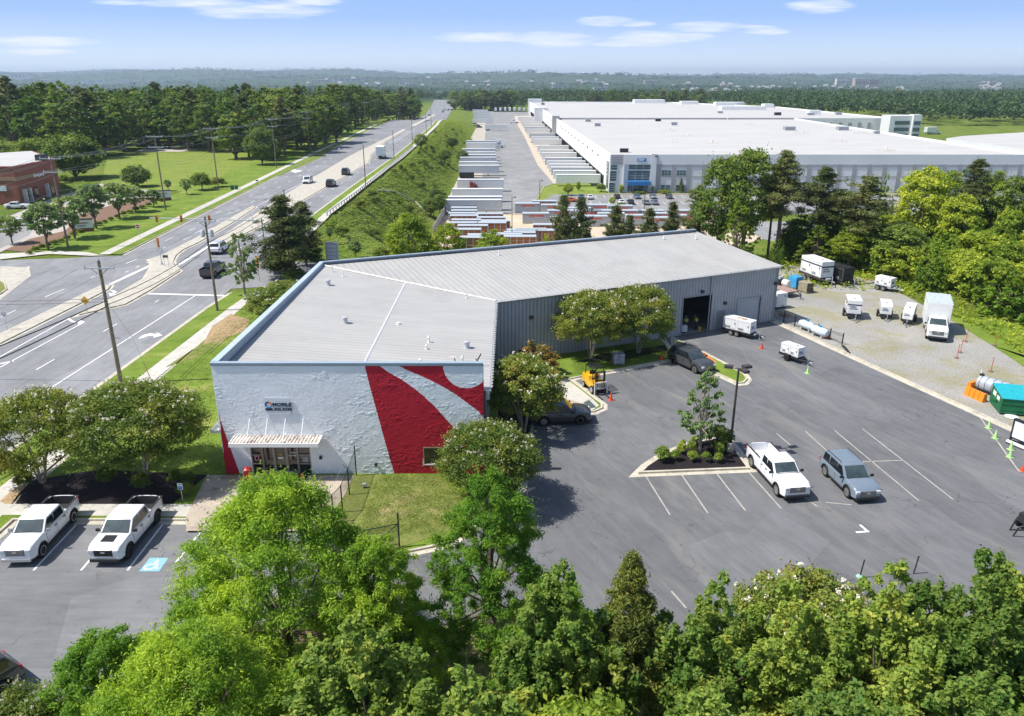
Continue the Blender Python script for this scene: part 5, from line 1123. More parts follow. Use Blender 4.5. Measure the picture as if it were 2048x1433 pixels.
ft = thing('flatbed_trailer', 'empty dark flatbed trailer between white trailers in the bank row', 'trailer'); mb = MB(); mb.box(0, 15, -1.2, 1.2, 1.1, 1.35, BRONZE); mb.box(-.5, 5, -1.1, 1.1, 1.35, 3.3, BLK); mb.build('deck', ft)
for x in (1.5, 2.8):
    for s in (1, -1): wheel(ft, x, s * 1.0, .5, .35, RIM, 10)
ft.location = (*G(922, 363, ZY), ZY)
# ------------------------------------------------------------------ generators and yard trailers
GEN = simple('generator_white', (.74, .75, .76), .4, .05, 1.5, spec=.5); BAND_ = simple('blue_black_stripe', (.03, .04, .07), .5); RUST = simple('rusty_patch', (.4, .22, .12), .9, .3, 3)
def generator(label, L, Wd, H, tandem=False, stripe=None, body=GEN, frame=BLK, zb=.75, rim=RIM, rust=False, slope=0.0, fenders=True):
    t = thing('generator_trailer', label, 'generator'); mb = MB(); x0, x1 = -L / 2, L / 2
    prof = [(x0, zb), (x1, zb), (x1, zb + H * (1 - slope)), (x1 - L * (.02 + slope * .6), zb + H), (x0, zb + H)]
    mb.add([(x, s * Wd / 2, z) for s in (1, -1) for x, z in prof], [(0, 1, 6, 5), (1, 2, 7, 6), (2, 3, 8, 7), (3, 4, 9, 8), (4, 0, 5, 9), (0, 1, 2, 3, 4)[::-1], (5, 6, 7, 8, 9)], body)
    mb.build('enclosure', t, bevel=.035, smooth=False)
    mb = MB(); dm = TRIM if body is not BLK else STEEL
    for s in (1, -1):
        for k in (0, 1):
            a = x0 + L * (.06 + .48 * k); b = a + L * .4
            for (p, q, r_, u) in ((a, b, zb + .12, zb + .135), (a, b, zb + H * .88, zb + H * .88 + .015), (a, a + .015, zb + .12, zb + H * .88), (b - .015, b, zb + .12, zb + H * .88)): mb.box(p, q, s * (Wd / 2), s * (Wd / 2 + .008), r_, u, dm)
            mb.box(b - .16, b - .06, s * Wd / 2, s * (Wd / 2 + .03), zb + H * .5, zb + H * .62, BLK)
            for j in range(4): mb.box(a + .12, a + L * .22, s * Wd / 2, s * (Wd / 2 + .012), zb + .2 + j * .07, zb + .23 + j * .07, dm)
        if stripe: mb.box(x0 + .02, x1 - .02, s * Wd / 2, s * (Wd / 2 + .012), zb + H * .68, zb + H * .76, stripe)
    if stripe: mb.box(x1, x1 + .012, -Wd / 2, Wd / 2, zb + H * .62, zb + H * .71, stripe)
    mb.box(x1 - L * .3, x1 - L * .3 + .2, -.12, .12, zb + H, zb + H + .03, TRIM)
    if rust: mb.box(-.3, -.02, -.5, .45, zb + H, zb + H + .012, RUST); mb.box(.2, .9, -.4, .3, zb + H, zb + H + .010, RUST)
    mb.build('door_panels', t)
    for zz, s_, w_ in ((zb + H * .48, .13, 'MOBILE'), (zb + H * .34, .1, '888.305.3038')):
        o = text(w_, s_ * Wd, NAVY, t, (x1 + .014, -Wd * .34, zz), rz=90, name='lettering', bold=.003)
    mb = MB()
    for s in (1, -1):
        mb.box(x0 - .15, x1 + .1, s * (Wd / 2 - .12), s * (Wd / 2 + .02), zb - .28, zb - .02, frame); mb.tube([(x1 + .1, s * (Wd / 2 - .1), zb - .2), (x1 + 1.25, 0, zb - .22)], .06, frame, 6)
    for k in range(5): xx = x0 + L * k / 4; mb.box(xx - .05, xx + .05, -Wd / 2, Wd / 2, zb - .22, zb - .04, frame)
    mb.box(x0, x1, -Wd / 2 + .1, Wd / 2 - .1, zb - .3, zb, frame)
    mb.tube([(x1 + 1.2, 0, zb - .22), (x1 + 1.6, 0, zb - .25)], .06, STEEL, 6); mb.tube([(x1 + .95, .12, zb + .35), (x1 + .95, .12, .02)], .045, STEEL, 6); mb.box(x1 + .85, x1 + 1.05, .02, .22, 0, .04, STEEL)
    mb.tube([(x1 + .4, -.3, zb - .1), (x1 + .4, .3, zb - .1)], .12, STEEL if tandem else frame, 8); mb.build('frame', t)
    r = .36; ws_ = (-.42 - L * .05, .42 - L * .05) if tandem else (-L * .05,)
    for xx in ws_:
        for s in (1, -1): wheel(t, xx, s * (Wd / 2 + .16), r, .22, rim, 14)
    for s in (1, -1): mb = MB(); mb.box(ws_[0] - .45, ws_[-1] + .45, s * (Wd / 2 + .03), s * (Wd / 2 + .3), r * 2 + .05, r * 2 + .09, frame); mb.build('fender', t, bevel=.01)
    return t
def gang(a, b): A, B = G(*a), G(*b); return math.degrees(math.atan2(B[1] - A[1], B[0] - A[0]))
def putg(o, px, py, deg, z=0.01, s=1):
    x, y = G(px, py, z); o.location = (x, y, z); o.rotation_euler = (0, 0, R(deg)); o.scale = (s,) * 3; return o
g1 = generator('long white twin axle generator trailer with rust stained roof by the open bay', 4.0, 1.5, 1.55, True, rust=True); putg(g1, 1477, 670, -46, s=.84)
g2 = generator('small white generator on black single axle trailer alone on the asphalt', 2.5, 1.15, 1.15, False, rim=RIM_B, zb=.72); putg(g2, 1583, 720, -60, s=.88)
g3 = generator('tall white generator with dark blue stripe, leftmost of three facing the lot', 3.0, 1.6, 1.7, False, stripe=BAND_, zb=.75); putg(g3, 1703, 633, -106, s=.95)
g4 = generator('smaller white generator in the middle of three facing the lot', 2.6, 1.35, 1.4, False, zb=.7, slope=.25, rim=RIM_B); putg(g4, 1768, 634, -110, s=.9)
g5 = generator('narrow long white generator beside the box truck with exposed black wheels', 3.3, 1.15, 1.35, False, zb=.65, slope=.45, rim=RIM_B); putg(g5, 1816, 643, -123, s=.95)
g6 = generator('small white generator with grey trailer and twin pale wheels near the trees', 2.4, 1.3, 1.15, True, frame=simple('grey_frame', (.3, .32, .35)), zb=.75); putg(g6, 1768, 580, -56, s=.95)
g7 = generator('largest white generator with purple stripe backed to the dark trees', 4.0, 1.7, 1.9, True, stripe=BAND_, zb=.95, frame=BRONZE); putg(g7, 1630, 563, -75, s=1.15)
g8 = generator('black generator enclosure beside the largest white one', 2.9, 1.5, 1.6, False, body=BLK, zb=.6); putg(g8, 1677, 567, -70, s=1.15)
u1 = thing('equipment_box', 'white equipment box half behind the far corner of the building', 'equipment box', (*G(1556, 616), 0), R(24)); mb = MB(); mb.box(-.9, .75, -.6, .6, .3, 2.0, GEN); mb.build('box', u1, bevel=.03)
mb = MB(); mb.box(-.85, .7, -.5, .5, .05, .3, TRIM); mb.box(.3, .45, -.61, -.6, 1.5, 1.75, TRIM); mb.box(0, .3, -.61, -.6, .4, .5, TRIM); mb.build('skid', u1)
fb = thing('flatbed_trailer', 'wooden deck flatbed trailer carrying machinery at the building corner', 'trailer', (*G(1566, 590), 0), R(-60)); WD = simple('weathered_deck_boards', (.32, .22, .19), .9, .25, 5)
mb = MB()
for k in range(9): mb.box(-2.6, 1.6, -.95 + k * .212, -.95 + k * .212 + .2, .78, .84, WD)
mb.build('deck', fb); mb = MB(); mb.box(-2.6, 1.6, -.95, -.85, .6, .78, BLK); mb.box(-2.6, 1.6, .85, .95, .6, .78, BLK); mb.tube([(1.6, -.8, .7), (2.9, 0, .6)], .06, BLK, 6); mb.tube([(1.6, .8, .7), (2.9, 0, .6)], .06, BLK, 6); mb.tube([(2.7, .1, 1.0), (2.7, .1, 0)], .05, BLK, 6); mb.build('frame', fb)
for s in (1, -1): wheel(fb, -.6, s * 1.05, .36, .22, RIM_B, 12)
mc = thing('engine_unit', 'white and black machinery standing on the flatbed trailer', 'machine', (*G(1568, 572, .85), .85), R(-60)); mb = MB(); mb.lathe([(.3, -.5), (.42, -.45), (.42, .45), (.3, .5)], WHT, 12, (.3, 0, .45), 'x'); mb.build('drum', mc)
mb = MB(); mb.box(-1.1, -.3, -.4, .4, 0, .8, BLK); mb.box(-1, -.5, -.3, .3, .8, 1.1, STEEL); mb.tube([(-.7, 0, 1), (-.3, .3, 1.5)], .05, WHT); mb.build('motor', mc)
CYB = simple('bright_blue_tank', (.05, .30, .55), .4); bw_ = thing('blue_tarp_crate', 'bright blue covered crate between the flatbed and the rusty tank stack', 'crate', (*G(1590, 578), 0), R(-62)); mb = MB(); mb.box(-.9, .7, -.7, .7, .25, 1.75, CYB, top=.85); mb.build('cover', bw_, bevel=.1); mb = MB(); mb.box(-.9, .7, -.7, .7, .05, .25, WOOD); mb.build('pallet', bw_)
tk = thing('pipe_bundle', 'rusty grey bundle of four dark pipes standing on a pallet', 'pipe bundle', (*G(1612, 585), 0), R(-64)); RS = simple('rusty_tan_metal', (.30, .26, .18), .7, .25, 2); mb = MB()
mb.box(-.9, .6, -.6, .6, .2, 1.4, RS); mb.build('casing', tk, bevel=.06)
mb = MB()
for a in (-.28, .28):
    for b in (.52, 1.08): mb.lathe([(.2, .55), (.23, .66), (.14, .66), (.13, .5)], BLK, 12, (0, a, b), 'x')
mb.build('pipe_ends', tk); mb = MB(); mb.box(-.9, .7, -.6, .6, .02, .18, WOOD); mb.build('pallet', tk)
dbs = thing('debris_pile', 'flat heap of broken boards and white sheeting by the tree line', 'debris', (*G(1722, 566), 0)); mb = MB(); rb = random.Random(5)
for k in range(26): x, y, z = rb.uniform(-2.4, 2.4), rb.uniform(-.8, .8), rb.uniform(.03, .3); mb.box(x, x + rb.uniform(.3, 1.3), y, y + rb.uniform(.1, .5), z, z + .05, rb.choice([WHT, WD, CONC, BLK, RUST]), rb.uniform(0, 3), (x, y))
mb.build('boards', dbs)
lg = thing('log_pile', 'small pile of yellowish split wood beside the black fence', 'wood pile', (*G(1572, 634), 0)); mb = MB()
for k in range(12): a = rb.uniform(0, 3); x, y = rb.uniform(-.7, .7), rb.uniform(-.3, .3); mb.tube([(x, y, .1 + k * .02), (x + .5 * math.cos(a), y + .5 * math.sin(a), .14 + k * .02)], .08, simple('split_wood', (.42, .3, .15)) if k == 0 else bpy.data.materials['split_wood'], 6)
mb.build('logs', lg)
# propane tanks
TKW = simple('pale_blue_tank', (.55, .64, .72), .35, .05, spec=.5)
def ptank(label, px, py, deg): 
    t = thing('propane_tank', label, 'tank', (*G(px, py), 0), R(deg)); mb = MB(); mb.lathe([(.05, -1.15), (.3, -1.08), (.43, -.85), (.46, -.6), (.46, .6), (.43, .85), (.3, 1.08), (.05, 1.15)], TKW, 16, (0, 0, .68), 'x'); mb.build('vessel', t, smooth=True)
    mb = MB(); mb.lathe([(.16, 0), (.16, .2), (.1, .24)], CYB, 10, (0, 0, 1.1)); mb.build('valve_cover', t); mb = MB(); mb.box(-.7, -.5, -.35, .35, 0, .3, CONC); mb.box(.5, .7, -.35, .35, 0, .3, CONC); mb.build('saddles', t)
ptank('pale blue propane tank behind the black fence, left one', 1613, 662, -66); ptank('pale blue propane tank behind the black fence, right one', 1638, 674, -66)
ob = thing('orange_canister', 'small orange canister at the right end of the propane tanks', 'canister', (*G(1653.5, 677), 0)); mb = MB(); mb.lathe([(.24, 0), (.27, .08), (.27, .55), (.2, .68), (.08, .72)], simple('orange_red_plastic', (.6, .1, .03), .5), 12); mb.build('shell', ob); mb = MB(); mb.lathe([(.09, .7), (.09, .8)], BLK, 8); mb.build('cap', ob)
# iron fence
def G2(p): return Vector(G(*p))
fn = thing('iron_fence', 'low black picket fence in front of the propane tanks', 'fence', (0, 0, 0)); a, b = G2((1546, 637)), G2((1684, 690)); d = b - a; n = 6
for k in range(n + 1):
    if k == 0: continue
    p = a + d * k / n; mb = MB(); mb.box(p.x - .05, p.x + .05, p.y - .05, p.y + .05, 0, 1.25, BLK); mb.lathe([(.05, 1.25), (.07, 1.3), (.02, 1.36)], BLK, 6, (p.x, p.y, 0)); mb.build('post', fn)
mb = MB()
for z in (.18, .95, 1.12): mb.tube([(a.x, a.y, z), (b.x, b.y, z)], .02, BLK, 4)
for k in range(66): p = a + d * k / 66; mb.tube([(p.x, p.y, .1), (p.x, p.y, 1.15)], .011, BLK, 4, False)
mb.build('pickets', fn)
mb = MB(); p = b + Vector((.5, -.8))
sb_ = thing('stacked_blocks', 'short broken line of dark edging blocks at the end of the black fence', 'blocks', (0, 0, 0))
for k in range(5): q_ = G2((1686 + k * 3.2, 694 + k * 3.4)); mb.box(q_.x - .16, q_.x + .16, q_.y - .08, q_.y + .08, 0, .14, TRIM, .3 * k, (q_.x, q_.y))
mb.build('blocks', sb_)
# delineator posts
PO = simple('faded_orange_post', (.5, .13, .06), .6, .2, 9)
for i, (px, py, lb) in enumerate(((1931, 684, 'orange marker post right of the box truck, farthest of the close three'), (1920, 706, 'orange marker post right of the box truck, middle of the close three'), (1913, 717, 'orange marker post nearest of the close three'), (1989, 691, 'lone orange marker post on the grass edge below the thicket'), (1981, 744, 'orange marker post nearest the green dumpster'))):
    t = thing('marker_post', lb, 'marker post', (*G(px, py), 0), 0, 'orange marker posts on the gravel'); mb = MB(); mb.tube([(0, 0, 0), (.05, 0, 1.5)], .035, PO, 8); mb.build('post', t); mb = MB(); mb.lathe([(.22, 0), (.22, .08), (.12, .16), (.06, .2)], simple('grey_rubber_base', (.2, .12, .11)), 8); mb.build('base', t)
# cones
OR = simple('cone_orange', (.75, .075, .02), .5, .08); LM = simple('cone_lime', (.42, .72, .25), .5, .08); REF = simple('cone_reflective_band', (.75, .75, .75), .4)
def cone(col, lb, px, py, z=.0, h=.7, zz=0):
    t = thing('traffic_cone', lb, 'traffic cone', (*G(px, py, zz), zz), R(12)); mb = MB(); mb.box(-.2, .2, -.2, .2, 0, .035, col); mb.lathe([(.15, .03), (.12, h * .3), (.035, h)], col, 14); mb.build('body', t, smooth=True)
    if col is OR: mb = MB(); mb.lathe([(.098, h * .48), (.066, h * .72)], REF, 14); mb.lathe([(.058, h * .78), (.044, h * .9)], REF, 14); mb.build('reflective_band', t)
    t['group'] = 'traffic cones'; return t
for a in ((1222, 801, 'orange cone in front of the yellow forklift'), (1523, 698, 'orange cone at the drawbar of the long generator'), (1429, 766, 'orange cone under the young island tree by the grass nose'), (2046, 942, 'orange cone at the right edge of the photo')): cone(OR, a[2], a[0], a[1])
cone(OR, 'orange cone at the kerb near the shrink wrapped pallet', 1323, 720, zz=.13); cone(OR, 'orange cone on the entrance walk by the chain link fence', 649, 1028, zz=.14)
for px, py, lb in ((1615, 747, 'lime green cone at the small generator drawbar'), (1977, 857, 'lime green cone, farthest on the stripe beside the light board'), (1990, 877, 'lime green cone, second on the stripe beside the light board'), (2021, 900, 'lime green cone, right of the stripe below the light board'), (2019.5, 915, 'lime green cone nearest the camera beside the right edge stripe')): cone(LM, lb, px, py)
# water barriers
OB = simple('orange_barrier_plastic', (.8, .24, .02), .45, .1)
def barrier(lb, px, py, deg, L=1.9):
    t = thing('water_barrier', lb, 'barrier', (*G(px, py), 0), R(deg), 'orange water barriers'); mb = MB(); n = 4
    for k in range(n): x0 = -L / 2 + k * L / n; mb.add([(x, y_, z) for x in (x0 + .02, x0 + L / n - .02) for y_, z in ((-.28, 0), (.28, 0), (.13, .78), (-.13, .78))], [(0, 1, 2, 3), (7, 6, 5, 4), (0, 4, 5, 1), (1, 5, 6, 2), (2, 6, 7, 3), (3, 7, 4, 0)], OB)
    mb.box(-L / 2, L / 2, -.14, .14, .05, .5, OB); mb.build('shell', t, bevel=.03); mb = MB()
    for k in range(n): x0 = -L / 2 + (k + .5) * L / n; mb.lathe([(.05, .74), (.05, .79)], BLK, 8, (x0, 0, 0))
    mb.build('filler_caps', t)
barrier('orange water barrier nearer the lot, in front of the silver cylinder', 1950, 797, -73, 2.0); barrier('orange water barrier behind the other one, beside the silver cylinder', 1947, 778, 30, 1.8)
# silver cylinder
sc = thing('silver_tank', 'big silver cylinder tank lying between orange barriers and dumpster', 'tank', (*G(1988, 790), 0), R(-57)); mb = MB(); mb.lathe([(.45, -1.5), (.62, -1.45), (.66, -1.35), (.66, 1.5), (.5, 1.6)], simple('ribbed_silver', (.5, .54, .6), .35, .1, 1, spec=.6, metal=.3), 20, (0, 0, .78), 'x')
mb.build('vessel', sc, smooth=True); mb = MB()
for x in (-1.2, -.7, -.1, .5, 1.1): mb.lathe([(.675, x), (.675, x + .04)], TRIM, 20, (0, 0, .78), 'x')
mb.build('bands', sc); mb = MB(); mb.box(-1.5, 1.5, -.5, .5, 0, .2, TRIM); mb.tube([(-1.45, 0, 1.4), (-1.5, .1, 1.9)], .05, WHT); mb.box(-1.5, -1.2, -.15, .15, 1.42, 1.6, TRIM); mb.build('skid', sc)
# dumpster
DGR = simple('dumpster_green', (.01, .14, .055), .5, .15, 1.2, grime=(.02, .07, .04)); TL = simple('teal_lid', (.02, .36, .42), .45, .1)
dp = thing('dumpster', 'dark green dumpster with teal lids beside the kerb at right', 'dumpster', (42.65, 61.0, 0), R(-14)); dp.scale = (1.15, 1.42, 1); mb = MB()
mb.add([(x, y, z) for x in (-1.0, 1.0) for y, z in ((-.95, .15), (.95, .15), (.95, 1.75), (-.95, 1.45))], [(0, 1, 2, 3), (7, 6, 5, 4), (0, 4, 5, 1), (1, 5, 6, 2), (2, 6, 7, 3), (3, 7, 4, 0)], DGR); mb.build('bin', dp, bevel=.02)
mb = MB()
for s in (1, -1):
    for z in (.5, .95): mb.box(s * 1.0, s * 1.04, -.95, .95, z, z + .06, DGR)
for z in (.5, 1.0): mb.box(-1, 1, -.99, -.95, z, z + .06, DGR)
mb.box(-1.12, -1.0, -.3, .3, .8, 1.0, DGR); mb.box(1.0, 1.12, -.3, .3, .8, 1.0, DGR); mb.build('side_ribs', dp)
for s in (0, 1): mb = MB(); a = -1.02 + s * 1.03; mb.add([(x, y, z) for x in (a, a + 1.01) for y, z in ((-1.0, 1.47), (1.0, 1.79), (1.0, 1.84), (-1.0, 1.52))], [(0, 1, 2, 3), (7, 6, 5, 4), (0, 4, 5, 1), (1, 5, 6, 2), (2, 6, 7, 3), (3, 7, 4, 0)], TL); mb.build('lid', dp)
mb = MB(); mb.box(-1.012, -1.0, -.55, -.1, 1.0, 1.35, PAP); mb.box(-1.012, -1.0, .1, .6, 1.05, 1.45, PAP); mb.build('sticker', dp)
wb_ = thing('white_basin', 'shallow white round lid lying on the grass below the dumpster', 'lid', (*G(2023, 835), 0)); mb = MB(); mb.lathe([(.45, 0), (.55, .06), (.5, .1), (.2, .14)], WHT, 16); mb.build('shell', wb_, smooth=True)
# message board
sb2 = thing('light_board', 'white panelled light board in black frame at right edge', 'light board', (*G(2044, 896), 0), R(-66)); mb = MB(); mb.box(-.95, .95, -.03, .05, .55, 1.95, simple('white_panel', (.75, .77, .8), .35)); mb.build('panel', sb2)
mb = MB(); mb.box(-1.05, -.95, -.08, .1, .1, 2.05, BLK); mb.box(.95, 1.05, -.08, .1, .1, 2.05, BLK); mb.box(-1.05, 1.05, -.08, .2, 1.95, 2.06, BLK); mb.box(-.95, .95, -.06, .06, .45, .55, BLK); mb.box(-1.1, 1.1, -.35, -.1, .08, .25, GEN); mb.box(-1.1, 1.1, -.36, .5, .02, .1, BLK); mb.build('frame', sb2)
lt = thing('tow_trailer', 'black folded trailer drawbar poking in at the right edge above the trees', 'trailer', (*G(2047, 1066), 0), R(200)); mb = MB(); mb.box(-1.2, .2, -.6, -.5, .5, .62, BLK); mb.box(-1.2, .2, .5, .6, .5, .62, BLK); mb.tube([(.2, -.55, .56), (1.3, 0, .5)], .05, BLK); mb.tube([(.2, .55, .56), (1.3, 0, .5)], .05, BLK); mb.build('frame', lt); mb = MB(); mb.box(-1.1, .1, -.5, .5, .6, 1.2, TRIM); mb.build('case', lt)
for s in (1, -1): wheel(lt, -.5, s * .75, .33, .2, RIM, 12)
# ------------------------------------------------------------------ forklift
YE = paint('forklift_yellow', (.72, .40, .01), .35)
fk = thing('forklift', 'yellow forklift with black overhead guard and white load backrest', 'forklift', (*G(1190, 781), 0), R(-71)); mb = MB()
mb.add([(x, s * .56, z) for s in (1, -1) for x, z in ((-1.5, .35), (.75, .35), (.75, .9), (.45, .95), (.2, .62), (-.1, .95), (-.2, 1.3), (-1.25, 1.3), (-1.5, 1.0))], [(i, (i + 1) % 9, 9 + (i + 1) % 9, 9 + i) for i in range(9)] + [tuple(range(9))[::-1], tuple(range(9, 18))], YE); mb.build('body', fk, bevel=.07, smooth=True)
mb = MB(); mb.box(-1.55, -.95, -.57, .57, .4, 1.22, YE); mb.build('counterweight', fk, bevel=.15, smooth=True)
mb = MB()
for s in (1, -1): mb.tube([(-1.0, s * .5, 1.2), (-.85, s * .5, 2.1), (.35, s * .5, 2.1), (.65, s * .5, .9)], .04, BLK, 6)
for k in range(9): y = -.48 + k * .12; mb.box(-.85, .35, y - .012, y + .012, 2.1, 2.14, BLK)
for k in range(5): x = -.85 + k * .3; mb.box(x - .02, x + .02, -.5, .5, 2.1, 2.13, BLK)
mb.build('overhead_guard', fk)
mb = MB(); mb.box(-.55, -.1, -.27, .27, .95, 1.1, BLK); mb.box(-.62, -.52, -.27, .27, 1.1, 1.6, BLK); mb.tube([(.45, 0, .95), (.25, 0, 1.3)], .03, BLK); mb.lathe([(.2, 0), (.2, .03)], BLK, 12, (.22, 0, 1.3)); mb.build('seat', fk)
mb = MB()
for s in (1, -1): mb.box(.85, .97, s * .34, s * .44, .12, 2.0, BLK); mb.box(.97, 1.05, s * .24, s * .32, .1, 1.9, TRIM)
for z in (.5, 1.2, 1.95): mb.box(.85, .97, -.44, .44, z, z + .08, BLK)
mb.build('mast', fk)
mb = MB()
for s in (1, -1): mb.box(1.08, 1.16, s * .60, s * .52, .1, 1.15, WHT)
for z in (.55, 1.08): mb.box(1.08, 1.15, -.6, .6, z, z + .07, WHT)
for k in range(6): y = -.42 + k * .168; mb.box(1.09, 1.13, y - .02, y + .02, .6, 1.1, WHT)
mb.build('load_backrest', fk)
for s in (1, -1): mb = MB(); mb.box(1.12, 2.2, s * .3, s * .42, .05, .1, BRONZE, top=.98); mb.box(1.12, 1.18, s * .3, s * .42, .1, .6, BRONZE); mb.build('fork', fk)
for x, r in ((.62, .36), (-1.0, .27)):
    for s in (1, -1): wheel(fk, x, s * .55, r, .22, WHT, 16)
fk.scale = (1.08,) * 3
# shrink wrapped pallet
PL = simple('grey_shrink_wrap', (.33, .35, .4), .3, .3, 4, spec=.8)
pw = thing('wrapped_pallet', 'grey shrink wrapped pallet of sacks on the grass by the forklift', 'pallet', (*G(1236, 728, .13), .13), R(6)); mb = MB(); rb = random.Random(2)
for k in range(6):
    for i in range(2):
        for j in range(2): a, b = -.55 + i * .55, -.5 + j * .5; mb.box(a + rb.uniform(-.03, .03), a + .54, b + rb.uniform(-.03, .03), b + .5, .14 + k * .17, .14 + k * .17 + .155, PL)
mb.build('sacks', pw, bevel=.05, smooth=True); mb = MB()
for k in range(5): mb.box(-.6, .6, -.52 + k * .23, -.42 + k * .23, .1, .14, WOOD)
for k in range(3): mb.box(-.6 + k * .53, -.5 + k * .53, -.52, .5, 0, .1, WOOD)
mb.build('pallet_boards', pw)
# ------------------------------------------------------------------ poles and wires
def upole(lb, x, y, h, arms, group=None, r=.17, trans=False, m=WOOD):
    t = thing('utility_pole', lb, 'utility pole', (x, y, 0 if y < 450 else zr(y)), 0, group); mb = MB(); mb.tube([(0, 0, -.3), (0, 0, h)], [r, r * .65], m, 10); mb.build('pole', t)
    for z, w in arms:
        mb = MB(); mb.box(-w, w, -.17, -.05, z, z + .12, STEEL if m is WOOD and w < 2 else WOOD)
        if w > .7:
            for s in (1, -1): mb.tube([(s * w * .55, -.1, z), (0, -.1, z - .6)], .025, BRONZE, 4)
        mb.build('crossarm', t)
        mb = MB()
        for s in (1, -1) if w < 2 else (1, .5, -.5, -1): mb.lathe([(.05, 0), (.08, .06), (.05, .12), (.07, .18), (.04, .24)], simple('insulator_grey', (.5, .55, .6), .3) if 'insulator_grey' not in bpy.data.materials else bpy.data.materials['insulator_grey'], 8, (s * w * .95, -.1, z + .12))
        mb.build('insulators', t)
    if trans:
        for s in (1, -1): mb = MB(); mb.lathe([(.2, 0), (.27, .05), (.27, .7), (.2, .8)], STEEL, 12, (s * .5, 0, h - 2.4)); mb.box(min(0, s * .3), max(0, s * .3), -.05, .05, h - 2.1, h - 1.9, STEEL); mb.build('transformer', t, smooth=True)
    return t
P1 = (-36.24, 66.7, 11.7); P2 = (-35.83, 90.52, 11.5)
p1 = upole('tall weathered utility pole with one crossarm nearest the building on the left', *P1, ((11.0, 1.35),), r=.2)
mb = MB(); mb.lathe([(.06, 11.7), (.09, 11.8), (.05, 11.95)], STEEL, 8); mb.tube([(0, 0, 4.6), (1.9, -.1, 4.5)], .03, STEEL, 6); mb.build('fittings', p1)
mb = MB(); mb.tube([(1.9, -.1, 4.5), (2.6, .6, 0)], .018, STEEL, 5); mb.tube([(0, 0, 8.2), (1.9, -.1, 4.5)], .018, STEEL, 5); mb.build('guy_wire', p1); mb = MB(); mb.tube([(2.25, .25, 2.2), (2.6, .6, 0)], .045, LINE_Y, 6); mb.build('guy_guard', p1)
p2 = upole('utility pole with two grey transformers beside the stop bar', *P2, ((10.9, 1.2),), trans=True)
gp = 'utility poles along the far left roadside'
for (x, y, h) in ((-73.6, 127.0, 14.9), (-73.6, 165.5, 15.5), (-73.5, 196.8, 15.1), (-73, 245.8, 14.8), (-73.5, 290, 15), (-76, 330, 15), (-76, 372, 15)): upole('grey double crossarm utility pole on the left roadside', x, y, h, ((h - .5, 1.7), (h - 2.6, 1.5)), gp)
for (x, y, h) in ((-76, 420, 14), (-81, 455, 13), (-84, 500, 13), (-84, 545, 13), (-86, 590, 13)): upole('small distant utility pole at the edge of the left woods', x, y, h, ((h - .5, 1.7),), 'distant utility poles by the left woods')
gs = 'bare grey poles along the right sidewalk'
for i, (x, y, h) in enumerate(((-37.2, 128, 9.5), (-37.1, 199.5, 10.7), (-40, 270, 9.5), (-41, 330, 10), (-42, 395, 10), (-45, 450, 10))): upole('bare wooden pole on the right sidewalk rising %s' % ('behind the dark pine' if i == 0 else 'beside the guardrail') if i < 2 else 'bare wooden pole along the right sidewalk farther off', x, y, h, (), gs, .15)
def wire(a, b, sag, r=.022, n=14): return [(a[0] + (b[0] - a[0]) * t, a[1] + (b[1] - a[1]) * t, a[2] + (b[2] - a[2]) * t - sag * 4 * t * (1 - t)) for t in [k / n for k in range(n + 1)]]
WM = simple('cable_black', (.03, .035, .04), .5); WG = simple('cable_grey', (.25, .27, .28), .5)
def cable(lb, pts, r=.022, m=WM, sag=.8):
    t = None; mb = MB(); P_ = []
    for a, b in zip(pts, pts[1:]): P_ += wire(a, b, sag)[(1 if P_ else 0):]
    mb.tube(P_, r, m, 4, False); o = mb.build('power_cable'); tag(o, lb, 'cable', 'power cables')
cable('thick black cable from the nearest pole down to the left edge, upper', [(-36.2, 66.6, 8.1), (-44, 36, 8.3)], .05, WM, .6); cable('thick black cable from the nearest pole to the left, lower', [(-36.2, 66.6, 7.6), (-43.3, 36, 7.2)], .05, WM, .7)
cable('black cable strung between the two near poles, upper', [(-36.2, 66.8, 8.2), (-35.8, 90.5, 8.5), (-37.2, 128, 8.5)], .035, WM, .5); cable('black cable strung between the two near poles, lower', [(-36.2, 66.8, 7.7), (-35.8, 90.5, 7.9), (-37.2, 128, 8)], .035, WM, .6)
for s in (-1.3, 1.3): cable('thin cable on the %s insulator of the near poles' % ('left' if s < 0 else 'right'), [(-36.3 + s, 40, 11.4), (-36.24 + s, 66.6, 11.35), (-35.83 + s * .85, 90.4, 11.2), (-37.2, 128, 9.3), (-37.1, 199.5, 10.5)], .014, WG, .5)
for z in (8.3, 8.0): cable('cable crossing the road toward the left edge at height %.0f' % (z * 10) if 0 else ('higher' if z > 8.1 else 'lower') + ' cable crossing the road from the nearest pole to the left edge', [(-36.2, 66.7, z), (-75, 68, z + 1)], .025, WM, .8)
for s, zz in ((-1.6, -.2), (-.8, -.2), (.8, -.2), (1.6, -.2), (-1.4, -2.3), (1.4, -2.3), (0, -5.5), (0, -6.2)):
    cable('grey line strung along the double crossarm poles', [(-73.6 + s, 95, 14.8 + zz), (-73.6 + s, 127, 14.9 + zz), (-73.6 + s, 165.5, 15.5 + zz), (-73.5 + s, 196.8, 15.1 + zz), (-73 + s, 245.8, 14.8 + zz), (-73.5 + s, 290, 15 + zz), (-76 + s, 330, 15 + zz), (-76 + s, 372, 15 + zz)], .02, WG, .9)
